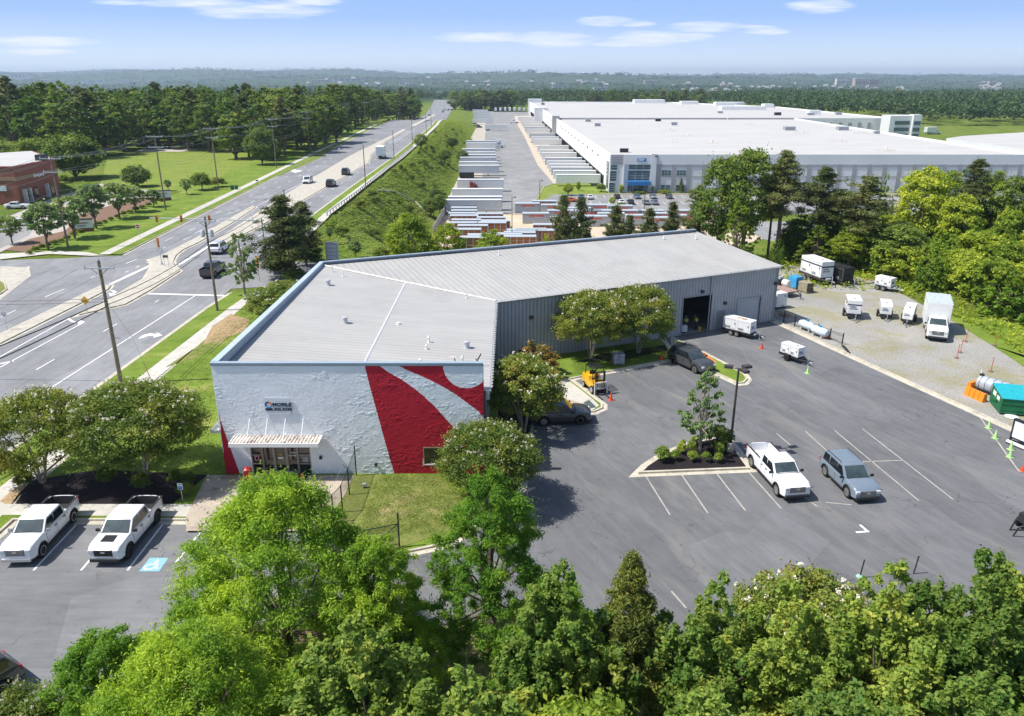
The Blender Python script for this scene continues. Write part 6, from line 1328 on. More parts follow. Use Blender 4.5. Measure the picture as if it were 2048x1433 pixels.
# lot lamp
def lamp(lb, x, y, z, h, heads, base=True, g=None):
    t = thing('parking_lamp', lb, 'lamp post', (x, y, z), 0, g); mb = MB(); mb.tube([(0, 0, 0), (0, 0, h)], [.1, .08], BRONZE, 8); mb.build('pole', t)
    if base: mb = MB(); mb.lathe([(.3, 0), (.3, .62), (.27, .66)], CONC, 14); mb.build('concrete_base', t)
    for a in heads: mb = MB(); c, s = math.cos(a), math.sin(a); mb.tube([(0, 0, h - .1), (c * .35, s * .35, h - .02)], .04, BRONZE, 6); mb.box(c * .7 - .32, c * .7 + .32, s * .7 - .22, s * .7 + .22, h - .05, h + .14, BRONZE, a, (c * .7, s * .7)); mb.build('lamp_head', t)
    return t
lamp('brown lamp post with three box heads in the mulch island', 16.59, 53.0, .15, 6.7, (R(20), R(-70), R(160)))
gdl = 'lamp posts of the warehouse yard'
for px, py, h in ((1079, 415, 8), (1288, 425, 10.5), (1024, 488, 11), (868, 440, 9)): x, y = G(px, py, ZY); lamp('thin dark lamp post standing in the lower yard', x, y, ZY, h, (0,), False, gdl)
# signs
def sign_post(lb, px, py, h, face, cat='road sign', name='road_sign', n=1):
    t = thing(name, lb, cat, (*G(px, py), 0)); mb = MB()
    for k in range(n): mb.tube([(-.3 * (n - 1) + .6 * k, .02, 0), (-.3 * (n - 1) + .6 * k, .02, h)], .035, STEEL, 6)
    mb.build('post', t); face(t, h); return t
YL = simple('sign_yellow', (.75, .42, .01), .5, .04); SW_ = simple('sign_white', (.75, .76, .76), .5, .04)
def plate(t, z, w, h, m, rot=0, y=-.03, nm='sign_face'): mb = MB(); mb.box(-w / 2, w / 2, -.012, .012, -h / 2, h / 2, m); o = mb.build(nm, t); o.location = (0, y, z); o.rotation_euler = (0, R(rot), 0); return o
def f_split(t, h):
    o = plate(t, h - .3, .78, .78, YL, 45); mb = MB()
    for s in (1, -1): mb.tube([(s * .04, -.06, h - .28), (s * .2, -.06, h - .4)], .035, BLK, 4); mb.add([(s * .10, -.07, h - .46), (s * .30, -.07, h - .46), (s * .27, -.07, h - .26)], [(0, 1, 2)], BLK)
    mb.build('arrows', t)
sign_post('yellow diamond warning sign with two arrows on the median', 175, 627, 1.9, f_split)
def f_dne(t, h):
    plate(t, h - .38, .76, .76, SW_); mb = MB(); mb.lathe([(.34, 0), (.34, .01)], RED, 20, (0, -.055, h - .38), 'y'); mb.build('disc', t); mb = MB(); mb.box(-.26, .26, -.07, -.066, h - .42, h - .34, SW_); mb.build('bar', t)
sign_post('square white sign with red disc at the left lawn', 279, 476, 2.4, f_dne)
def f_nut(t, h):
    plate(t, h - .3, .62, .62, SW_); mb = MB(); mb.lathe([(.26, 0), (.26, .008)], RED, 18, (0, -.05, h - .3), 'y'); mb.lathe([(.2, 0), (.2, .008)], SW_, 18, (0, -.06, h - .3), 'y'); mb.build('ring', t); mb = MB(); mb.tube([(.05, -.075, h - .42), (.05, -.075, h - .24), (-.06, -.075, h - .24), (-.06, -.075, h - .36)], .022, BLK, 4); mb.build('arrow', t); plate(t, h - .78, .6, .25, SW_, nm='lower_plate')
sign_post('white no turn sign on the left median near the left edge', 15, 662, 2.3, f_nut)
def f_hc(t, h):
    plate(t, h - .24, .34, .48, SW_); plate(t, h - .33, .22, .22, simple('sign_symbol_blue', (.02, .12, .5), .5), y=-.05, nm='blue_square'); text('RESERVED', .055, simple('sign_green', (.02, .3, .15), .5) , t, (-.14, -.046, h - .1), bold=.002)
    mb = MB(); mb.lathe([(.025, 0), (.025, .006)], SW_, 8, (0, -.07, h - .265), 'y'); mb.box(-.012, .012, -.072, -.066, h - .36, h - .28, SW_); mb.box(0, .05, -.072, -.066, h - .36, h - .34, SW_); mb.build('symbol', t)
hs_ = sign_post('blue and white accessible parking sign behind the kerb', 366, 1006, 1.35, f_hc, 'parking sign', 'parking_sign'); hs_.location.z = .15
def f_blk(t, h): plate(t, h - .25, .8, .4, simple('dark_sign_back', (.06, .07, .09)))
sign_post('dark backed sign on two posts beside the median signal', 334, 535, 1.9, f_blk, n=2)
def f_w(t, h): plate(t, h - .3, .5, .6, SW_)
for px, py, lb in ((460, 415 + 30, 'white backed sign on the median right of the signal heads'), (506, 448, 'grey sign standing on the median below the mast arm'), (679, 310, 'small white sign on the wide median by the delivery truck'), (747, 285, 'small grey sign on the narrow far median')): sign_post(lb, px, py, 2.4, f_w)
# traffic signals
OY = simple('signal_yellow', (.7, .26, .01), .5, .1)
def sighead(parent, x, y, z, nl=3, deg=0):
    mb = MB(); mb.box(-.16, .16, -.1, .12, 0, nl * .36, OY); o = mb.build('signal_head', parent); o.location = (x, y, z); o.rotation_euler = (0, 0, R(deg)); mb = MB()
    for k in range(nl): mb.lathe([(.12, 0), (.13, .02)], BLK if k != 2 else LAMP_R, 10, (0, -.13, .18 + k * .36), 'y'); mb.tube([(-.12, -.12, .3 + k * .36), (0, -.25, .34 + k * .36), (.12, -.12, .3 + k * .36)], .02, OY, 4)
    mb.build('lamps', o)
s1 = thing('traffic_signal', 'yellow signal head on a short grey post on the median', 'traffic signal', (*G(324, 531), .14)); mb = MB(); mb.tube([(0, 0, 0), (0, 0, 3.2)], .06, STEEL, 8); mb.lathe([(.2, 0), (.12, .3), (.1, .35)], STEEL, 8); mb.build('pole', s1); sighead(s1, -.1, 0, 2.6, 4, 80)
mb = MB(); mb.box(-.4, -.25, -.05, .05, 1.8, 2.5, STEEL); mb.box(.25, .4, -.05, .05, 1.8, 2.5, STEEL); mb.build('pedestrian_box', s1)
mx_, my_ = G(640, 450); s2_ = thing('signal_mast', 'mast arm across the road carrying yellow signal heads behind the pine', 'traffic signal', (-38.6, 119.5, 0)); mb = MB(); mb.tube([(0, 0, 0), (0, 0, 6.3)], [.16, .12], STEEL, 10); mb.tube([(0, 0, 5.9), (-17.2, 0, 6.35)], [.1, .06], STEEL, 8); mb.build('mast', s2_)
for x in (-16.1, -12.3, -8): sighead(s2_, x, -.12, 5.7, 3, 0)
p3 = thing('traffic_signal', 'orange signal head near the trees at the entrance road', 'traffic signal', (*G(519, 563), 0)); mb = MB(); mb.tube([(0, 0, 0), (0, 0, 2.4)], .06, STEEL, 8); mb.build('pole', p3); sighead(p3, 0, 0, 1.9, 4, 40)
# clinic monument sign and others
ms = thing('monument_sign', 'white clinic monument sign on dark brick base behind roadside trees', 'sign', (*G(169, 464), 0), R(20)); mb = MB(); mb.box(-1.6, 1.6, -.25, .25, 0, .7, BRK); mb.build('brick_base', ms); mb = MB(); mb.box(-1.6, 1.6, -.22, .22, .7, 2.2, SW_); mb.box(-1.7, 1.7, -.27, .27, 2.2, 2.4, BRONZE); mb.build('cabinet', ms); text('EMERGENCY', .36, RED, ms, (-1.1, -.24, 1.5), bold=.01); text('VETERINARY', .26, NAVY, ms, (-1.0, -.24, 1.05), bold=.006)
m2_ = copy_tree(ms, (*G(328, 402), 0), R(30), label='white and brick directory sign on the left lawn below the pole')
py_ = thing('pylon_sign', 'tall grey and white directory sign at the entrance road behind the building', 'sign', (*G(666, 528), 0), R(-10)); mb = MB(); mb.box(-.95, .95, -.22, .22, 0, 3.3, simple('pylon_grey', (.5, .54, .6), .5)); mb.build('cabinet', py_); mb = MB()
for z in (2.55, 1.95, 1.35, .75): mb.box(-.75, .75, -.25, -.22, z, z + .45, SW_)
mb.build('tenant_panel', py_)
for z, s_ in ((2.65, 'SUITE 100'), (2.05, 'RENTALS'), (1.45, 'OFFICES')): pass
# guardrail
grl = thing('guardrail', 'long steel guardrail along the right sidewalk above the bank', 'guardrail', (0, 0, 0)); mb = MB(); pts = [(-36.8 - .9, 158, .75), (-37.3, 190, .75), (-38, 230, .75), (-38.8, 280, .75), (-39.6, 320, .75)]; mb.tube(pts, .12, STEEL, 4); mb.build('rail', grl)
mb = MB()
for k in range(60): y = 158 + k * 2.7; x = np.interp(y, [158, 190, 230, 280, 320], [-37.7, -37.3, -38, -38.8, -39.6]); mb.box(x + .05, x + .2, y - .08, y + .08, 0, .8, WOOD)
mb.build('guardrail_posts', grl)
cw = thing('retaining_kerb', 'short curved concrete drain wall running down the grassy bank', 'drain wall', (0, 0, 0)); mb = MB(); P_ = []
for px, py in ((755, 375), (790, 392), (830, 410), (850, 425)): 
    z = -2; 
    for _ in range(6): x, y = G(px, py, z); z = TZ(x, y)
    P_.append((x, y, z + .1))
mb.tube(P_, .3, CONC, 4); mb.build('wall', cw)
# bins, mailbox
for px, lb in ((465, 'dark green wheelie bin on the left lawn, left one'), (473, 'dark green wheelie bin on the left lawn, right one')):
    t = thing('wheelie_bin', lb, 'bin', (*G(px, 380), 0), 0, 'green bins'); mb = MB(); mb.box(-.3, .3, -.35, .35, .05, 1.0, simple('bin_green', (.01, .12, .08)) if 'bin_green' not in bpy.data.materials else bpy.data.materials['bin_green'], top=1.1); mb.build('bin', t, bevel=.02); mb = MB(); mb.box(-.34, .34, -.4, .4, 1.0, 1.06, BLK); mb.build('lid', t)
mbx = thing('mailbox', 'small dark mailbox on a post at the left sidewalk', 'mailbox', (*G(515, 372), .1)); mb = MB(); mb.tube([(0, 0, 0), (0, 0, 1.1)], .06, WOOD, 6); mb.build('post', mbx); mb = MB(); mb.box(-.3, .3, -.15, .15, 1.1, 1.4, BLK); mb.build('box', mbx, bevel=.04)
# bollards, urn, chainlink
BRD = simple('faded_red_bollard', (.38, .06, .05), .6, .15)
for i, px in enumerate((502, 554.5, 606.5)):
    t = thing('bollard', 'red steel bollard before the entrance, %s of three' % ('leftmost', 'middle', 'rightmost')[i], 'bollard', (*G(px, 975, .14), .14), 0, 'red bollards'); mb = MB(); mb.lathe([(.085, 0), (.085, .95), (.06, 1.02), (.02, 1.04)], BRD, 12); mb.build('post', t, smooth=True)
ur = thing('litter_bin', 'round red litter bin by the entrance doors', 'bin', (*G(497, 961, .14), .14)); mb = MB(); mb.lathe([(.24, 0), (.28, .08), (.3, .5), (.28, .85)], RED, 18); mb.build('bin', ur, smooth=True); mb = MB(); mb.lathe([(.31, .83), (.31, .9), (.2, 1.0), (.08, 1.04), (.06, 1.1), (.02, 1.1)], RED, 18); mb.build('lid', ur, smooth=True)
mt = tag(MB().box(-16.2, -14.6, 48.2, 49.3, .148, .162, BLK).build('door_mat'), 'black door mat outside the glass doors', 'mat')
dl = thing('ground_light', 'small grey box light standing on the dry grass near the wall', 'light', (*G(729, 976, .14), .14)); mb = MB(); mb.box(-.14, .14, -.1, .1, .12, .34, STEEL); mb.build('head', dl, bevel=.02); mb = MB(); mb.box(-.05, .05, -.05, .05, 0, .12, TRIM); mb.build('stem', dl)
def mesh_mat():
    m = M('chain_link_mesh', .5, .4); m.col((.02, .04, .03)); w1_ = m.n('ShaderNodeTexWave'); w1_.inputs['Scale'].default_value = 2.6; w2 = m.n('ShaderNodeTexWave'); w2.inputs['Scale'].default_value = 2.6
    sx = m.n('ShaderNodeSeparateXYZ'); m.l(m.co(), sx.inputs[0]); u = m.math('ADD', sx.outputs[0], sx.outputs[1])
    for w, s in ((w1_, 1), (w2, -1)):
        c = m.n('ShaderNodeCombineXYZ'); m.l(m.math('ADD', u, m.math('MULTIPLY', sx.outputs[2], s)), c.inputs[0]); m.l(c.outputs[0], w.inputs[0])
    a = m.math('MAXIMUM', m.math('GREATER_THAN', w1_.outputs[0], .86), m.math('GREATER_THAN', w2.outputs[0], .86)); m.l(m.math('MULTIPLY', a, .75), m.b.inputs['Alpha']); return m.m
CLM = mesh_mat()
cf = thing('chain_link_fence', 'dark green chain link fence with angled barbed arms beside the walk', 'fence', (0, 0, 0)); fp = [(713, 951), (699, 990), (685.5, 1025), (668, 1045), (653, 1067)]; fp = [(*G(a, b, .13), .13) for a, b in fp]
hts = [2.35, 2.0, 2.0, 2.0, 1.9]
for i, p in enumerate(fp):
    mb = MB(); mb.tube([p, (p[0], p[1], p[2] + hts[i])], .045, DKG, 8); 
    if i in (1, 3): mb.tube([(p[0], p[1], p[2] + hts[i]), (p[0] - .35, p[1], p[2] + hts[i] + .35)], .02, DKG, 5)
    mb.build('post', cf)
mb = MB()
for a, b in zip(fp, fp[1:]): mb.tube([(a[0], a[1], a[2] + 1.95), (b[0], b[1], b[2] + 1.95)], .022, DKG, 6); mb.tube([(a[0] - .3, a[1], a[2] + 2.3), (b[0] - .3, b[1], b[2] + 2.3)], .008, STEEL, 4)
mb.build('top_rail', cf); mb = MB()
for a, b in zip(fp, fp[1:]): mb.add([(a[0], a[1], .15), (b[0], b[1], .15), (b[0], b[1], 2.08), (a[0], a[1], 2.08)], [(0, 1, 2, 3)], CLM)
mb.build('mesh', cf, recalc=False)
cg_ = thing('chain_link_gate', 'short chain link gate with diagonal brace on the dry lawn', 'gate', (0, 0, 0)); a = G(799, 1094, .13); b = G(733, 1108, .13); c = G(672, 1118, .13); zt = 1.75
mb = MB(); mb.tube([(*a, .13), (*a, 2.5)], .05, DKG, 8); mb.build('post', cg_); mb = MB(); mb.tube([(*b, .2), (*b, zt)], .028, DKG, 6); mb.tube([(*a, zt), (*b, zt)], .028, DKG, 6); mb.tube([(*b, zt), (*c, zt)], .028, DKG, 6); mb.tube([(*a, .35), (*b, .35)], .025, DKG, 6); mb.tube([(*b, .35), (*a, zt)], .02, DKG, 6); mb.build('gate_frame', cg_)
mb = MB(); mb.add([(*a, .2), (*b, .2), (*b, zt), (*a, zt)], [(0, 1, 2, 3)], CLM); mb.add([(*b, .2), (*c, .2), (*c, zt), (*b, zt)], [(0, 1, 2, 3)], CLM); mb.build('mesh', cg_, recalc=False)
mf = tag(MB().add([(*G(a, b, .145), .145) for a, b in ((1166, 806), (1178, 800), (1193, 815), (1182, 817))], [(0, 1, 2, 3)], simple('drain_grate', (.08, .1, .1), .6)).build('drain_grate'), 'dark rectangular grate set in the concrete nose', 'grate')
# green fence posts by the foreground trees
for px, py, lb in ((1719, 1156, 'left'), (1827, 1148, 'right')):
    t = thing('fence_post', 'slender green fence post behind the foreground trees, %s one' % lb, 'post', (*G(px, py), 0)); mb = MB(); mb.tube([(0, 0, 0), (.1, 0, 1.2)], .04, DKG, 8); mb.build('post', t)
    if lb == 'left': mb = MB(); mb.lathe([(.2, 0), (.22, .1), (.1, .2)], simple('pale_green_cap', (.3, .5, .4)), 10); mb.build('base', t)
# storage crates of the lower yard
CRB = simple('grey_metal_crate', (.34, .36, .39), .5, .1, .5); CRO = simple('orange_brown_panel', (.36, .13, .04), .7, .2, 2); CRW = simple('white_crate_top', (.42, .46, .50), .5); CRD = simple('red_print', (.55, .1, .06), .6)
def crate(kind, L=6.0):
    t = thing('storage_unit', 'x', 'storage unit'); mb = MB()
    if kind == 'grey': mb.box(0, L, -1.2, 1.2, .1, 2.7, CRB); mb.build('wall', t); mb = MB(); mb.box(L * .25, L * .8, -1.22, -1.2, 1.9, 2.3, CRD); mb.box(L * .45, L * .75, -1.22, -1.2, 1.5, 1.7, CRW); mb.build('printed_band', t)
    else:
        mb.box(.1, L - .1, -1.1, 1.1, .1, 2.5, CRO); mb.build('wall', t); mb = MB()
        for k in range(int(L / 1.5) + 1): x = k * 1.5 * L / (1.5 * int(L / 1.5)); mb.box(x - .08, x + .08, -1.2, -1.1, 0, 2.6, CRW)
        for z in (.9, 1.8): mb.box(0, L, -1.16, -1.1, z, z + .07, CRW)
        for z in (.3, .8, 1.3, 1.8, 2.3): mb.box(L - .02, L + .12, -1.1, 1.1, z, z + .12, CRW)
        mb.build('frame', t)
    mb = MB(); mb.box(-.05, L + .05, -1.25, 1.25, 2.6, 2.75, CRW); mb.build('lid', t); return t
cA, cB = crate('orange', 7.5), crate('grey', 7.2)
for px, py in ((905, 451), (908, 460), (920, 472), (902, 466), (905, 480), (940, 492), (955, 447), (958, 455), (966, 462), (958, 466), (985, 490), (1012, 487), (1018, 482), (1035, 480), (1070, 470), (1075, 482), (1012, 495), (925, 497)): putp(cA, px - 4, py, ZY, 0, 'brown panelled storage unit with pale frame in the storage yard', 'brown storage units'); 
for px, py in ((903, 428), (903, 434), (903, 440), (898, 446), (1030, 425), (1045, 446), (1064, 420), (1082, 428), (1095, 440), (1130, 435), (1160, 452), (1175, 428), (1195, 446), (1214, 430), (1180, 440), (1230, 440), (1250, 450), (1275, 440), (1300, 446), (1330, 440), (1350, 450), (1380, 442), (1100, 455), (1290, 455), (1150, 440)): putp(cB, px, py, ZY, 0, 'grey metal storage unit in the yard behind the pines', 'grey storage units')
pf_ = thing('privacy_fence', 'pale screened fence along the left side of the storage yard', 'fence', (0, 0, 0)); mb = MB(); a, b = G(866, 470, ZY), G(893, 424, ZY)
mb.add([(*a, ZY), (*b, ZY), (*b, ZY + 2.2), (*a, ZY + 2.2), (a[0] + .06, a[1], ZY), (b[0] + .06, b[1], ZY), (b[0] + .06, b[1], ZY + 2.2), (a[0] + .06, a[1], ZY + 2.2)], [(0, 1, 2, 3), (7, 6, 5, 4), (3, 2, 6, 7)], simple('pale_fence_screen', (.5, .5, .48))); mb.build('screen', pf_)
mb = MB()
for k in range(15): t_ = k / 14; mb.tube([(a[0] + (b[0] - a[0]) * t_ - .05, a[1] + (b[1] - a[1]) * t_, ZY), (a[0] + (b[0] - a[0]) * t_ - .05, a[1] + (b[1] - a[1]) * t_, ZY + 2.4)], .05, STEEL, 5)
mb.build('fence_posts', pf_)
# people in the open bay
SKN = simple('skin', (.35, .2, .13), .6); CLO = simple('dark_work_clothes', (.02, .025, .04), .8); VES = simple('hi_vis_yellow', (.35, .45, .08), .6)
def person(lb, u, v, deg, lean=0):
    p = aw(d0 + u) + un * v; t = thing('person', lb, 'person', (p.x, p.y, .02), R(deg))
    J_ = [(0, 0, .95), (0, 0, 1.2), (0, .0, 1.42), (0, 0, 1.52), (.01, 0, 1.66), (.01, 0, 1.76), (0, .1, .9), (.03, .11, .48), (-.02, .12, .08), (.12, .12, .03), (0, -.1, .9), (-.08, -.11, .48), (-.1, -.12, .08), (.03, -.12, .03), (0, .2, 1.4), (.06, .26, 1.12), (.28, .2, 1.05), (0, -.2, 1.4), (.06, -.26, 1.12), (.28, -.2, 1.05)]
    E_ = [(0, 1), (1, 2), (2, 3), (3, 4), (4, 5), (0, 6), (6, 7), (7, 8), (8, 9), (0, 10), (10, 11), (11, 12), (12, 13), (2, 14), (14, 15), (15, 16), (2, 17), (17, 18), (18, 19)]
    Rr = [.15, .14, .15, .06, .095, .08, .1, .07, .05, .04, .1, .07, .05, .04, .065, .05, .035, .065, .05, .035]
    J_ = [(x + max(0, z - .95) * lean, y, z - max(0, z - .95) * lean * .3) for x, y, z in J_]
    me = bpy.data.meshes.new('body'); me.from_pydata(J_, E_, []); o = bpy.data.objects.new('tmp', me); COL.objects.link(o); md = o.modifiers.new('s', 'SKIN'); me.skin_vertices[0].data[0].use_root = True
    for i, r in enumerate(Rr): me.skin_vertices[0].data[i].radius = (r, r * (1.25 if i in (1, 2) else 1))
    o.modifiers.new('ss', 'SUBSURF').levels = 2; dg = bpy.context.evaluated_depsgraph_get(); m2 = bpy.data.meshes.new_from_object(o.evaluated_get(dg)); bpy.data.objects.remove(o)
    m2.materials.clear(); m2.materials.append(CLO); m2.materials.append(SKN)
    for p_ in m2.polygons: p_.material_index = 1 if p_.center.z > 1.53 or (p_.center.x > .2 and p_.center.z > .9) else 0; p_.use_smooth = True
    link('body', m2, t); mb = MB(); x2 = .25 * lean
    mb.add([(x2 * k + .24 * math.cos(a), .3 * math.sin(a), 1.02 + .4 * k) for k in (0, 1) for a in np.linspace(0, 6.28, 13)[:-1]], [(i, (i + 1) % 12, 12 + (i + 1) % 12, 12 + i) for i in range(12)], VES); mb.build('vest', t); mb = MB(); mb.lathe([(.15, 0), (.12, .08), (.03, .13)], CLO, 12, (.01 + lean * .7, 0, 1.74 - lean * .25)); mb.build('cap', t)
person('person in yellow reflective vest standing in the open bay, left one', 1.55, 1.3, -60); person('person in yellow reflective vest leaning over a bucket in the open bay', 2.75, 1.0, 170, .25)
def small(nm, lb, cat, u, v, f): p = aw(d0 + u) + un * v; t = thing(nm, lb, cat, (p.x, p.y, .02)); f(t); return t
small('bucket', 'yellow bucket inside the open bay at right', 'bucket', 2.95, .55, lambda t: (MB().lathe([(.16, 0), (.2, .42), (.18, .42)], YE, 12).build('shell', t), MB().tube([(-.2, 0, .4), (0, 0, .55), (.2, 0, .4)], .012, STEEL, 4).build('handle', t)))
small('white_case', 'white machine case inside the open bay at left', 'case', .95, .7, lambda t: (MB().box(-.3, .3, -.25, .25, .12, .85, WHT).build('shell', t, bevel=.03), MB().box(-.25, .25, -.2, .2, 0, .12, BLK).build('base', t)))
# ------------------------------------------------------------------ vegetation
def leaf_cloud(cl, per, ll, lw, seed, up=.5, shell=.35, jit=.7, droop=0):
    """cl: rows (x,y,z,rx,rz). returns verts and quads of little leaves spread through each clump"""
    g = np.random.default_rng(seed); cl = np.asarray(cl, float); vol = cl[:, 3] ** 1.6; pr = vol / vol.sum(); tot = per * len(cl)
    idx = g.choice(len(cl), tot, p=pr); c = cl[idx]; d = g.normal(size=(tot, 3)); d /= np.linalg.norm(d, axis=1)[:, None]
    d[:, 2] = np.where(d[:, 2] < -.35, -d[:, 2] * .7, d[:, 2])
    rad = np.where(g.random(tot) < .55, g.random(tot) ** shell, np.abs(g.normal(0, .8, tot)).clip(0, 1.9)); p = c[:, :3] + d * rad[:, None] * np.stack([c[:, 3], c[:, 3], c[:, 4]], 1)
    nrm = d * .75 + np.array([0, 0, up]) + g.normal(size=(tot, 3)) * jit; nrm /= np.linalg.norm(nrm, axis=1)[:, None]
    t = np.cross(nrm, g.normal(size=(tot, 3))); t /= np.linalg.norm(t, axis=1)[:, None] + 1e-9; b = np.cross(nrm, t); t[:, 2] -= droop
    s = (.65 + .7 * g.random(tot))[:, None]; L_ = t * ll * s * .5; W_ = b * lw * s * .5
    V = np.stack([p - L_, p + W_ * .9 + nrm * ll * .06, p + L_, p - W_ * .9 + nrm * ll * .06], 1).reshape(-1, 3); F = np.arange(tot * 4, dtype=np.int32).reshape(-1, 4); return V, F
LM_ = {
 'oak': leafmat('oak_leaves', [(0.0648, 0.164, 0.0195), (0.157, 0.299, 0.0312), (0.277, 0.424, 0.0428), (0.516, 0.598, 0.0584)], .4),
 'pear': leafmat('pear_leaves', [(0.0584, 0.139, 0.0248), (0.147, 0.254, 0.0448), (0.292, 0.372, 0.0696), (0.529, 0.488, 0.0871)], .42),
 'crape': leafmat('myrtle_leaves', [(0.061, 0.121, 0.0236), (0.123, 0.196, 0.0354), (0.225, 0.26, 0.0492), (0.407, 0.224, 0.059)], .3),
 'crape_g': leafmat('green_myrtle_leaves', [(0.0605, 0.112, 0.0236), (0.121, 0.186, 0.0315), (0.227, 0.26, 0.0434), (0.394, 0.317, 0.059)], .3),
 'rust': leafmat('rusty_leaves', [(0.0861, 0.109, 0.0215), (0.207, 0.171, 0.0358), (0.378, 0.186, 0.0536), (0.482, 0.155, 0.0715)], .3),
 'pine': leafmat('pine_needles', [(0.0474, 0.0783, 0.0236), (0.0903, 0.127, 0.0354), (0.161, 0.182, 0.059), (0.237, 0.186, 0.059)], .15),
 'cedar': leafmat('cedar_leaves', [(0.0516, 0.0932, 0.0179), (0.103, 0.14, 0.025), (0.19, 0.21, 0.0358), (0.345, 0.295, 0.0447)], .2),
 'dec': leafmat('woodland_leaves', [(0.0413, 0.0959, 0.0225), (0.0931, 0.165, 0.0339), (0.176, 0.244, 0.0451), (0.308, 0.313, 0.0564)], .3, .35),
 'lime': leafmat('lime_leaves', [(0.0889, 0.164, 0.0192), (0.198, 0.288, 0.0321), (0.355, 0.424, 0.0483), (0.528, 0.559, 0.0644)], .4, .3),
 'grey': leafmat('grey_green_leaves', [(0.084, 0.164, 0.0584), (0.168, 0.258, 0.0972), (0.264, 0.355, 0.137), (0.407, 0.449, 0.155)], .3),
 'bush': leafmat('hedge_leaves', [(0.0827, 0.149, 0.0296), (0.206, 0.298, 0.0492), (0.391, 0.466, 0.0689), (0.578, 0.596, 0.0983)], .3),
 'flower': leafmat('white_blossom', [(.55, .5, .45), (.7, .66, .6), (.62, .58, .5)], .2),
}
def limb_mesh(mb, base, tips, r0, m, rg, trunk_top=None, wob=.15):
    for tx, ty, tz in tips:
        b = Vector(base); e = Vector((tx, ty, tz)); k = rg.uniform(.25, .6); pts = [b.lerp(e, t) + Vector((rg.uniform(-wob, wob), rg.uniform(-wob, wob), rg.uniform(0, wob) * 2 * math.sin(t * 3.14))) * (0 if t in (0,) else 1) for t in (0, .33, .66, 1)]
        mb.tube(pts, [r0, r0 * .7, r0 * .45, r0 * .15], m, 5, False)
PROTO = {}
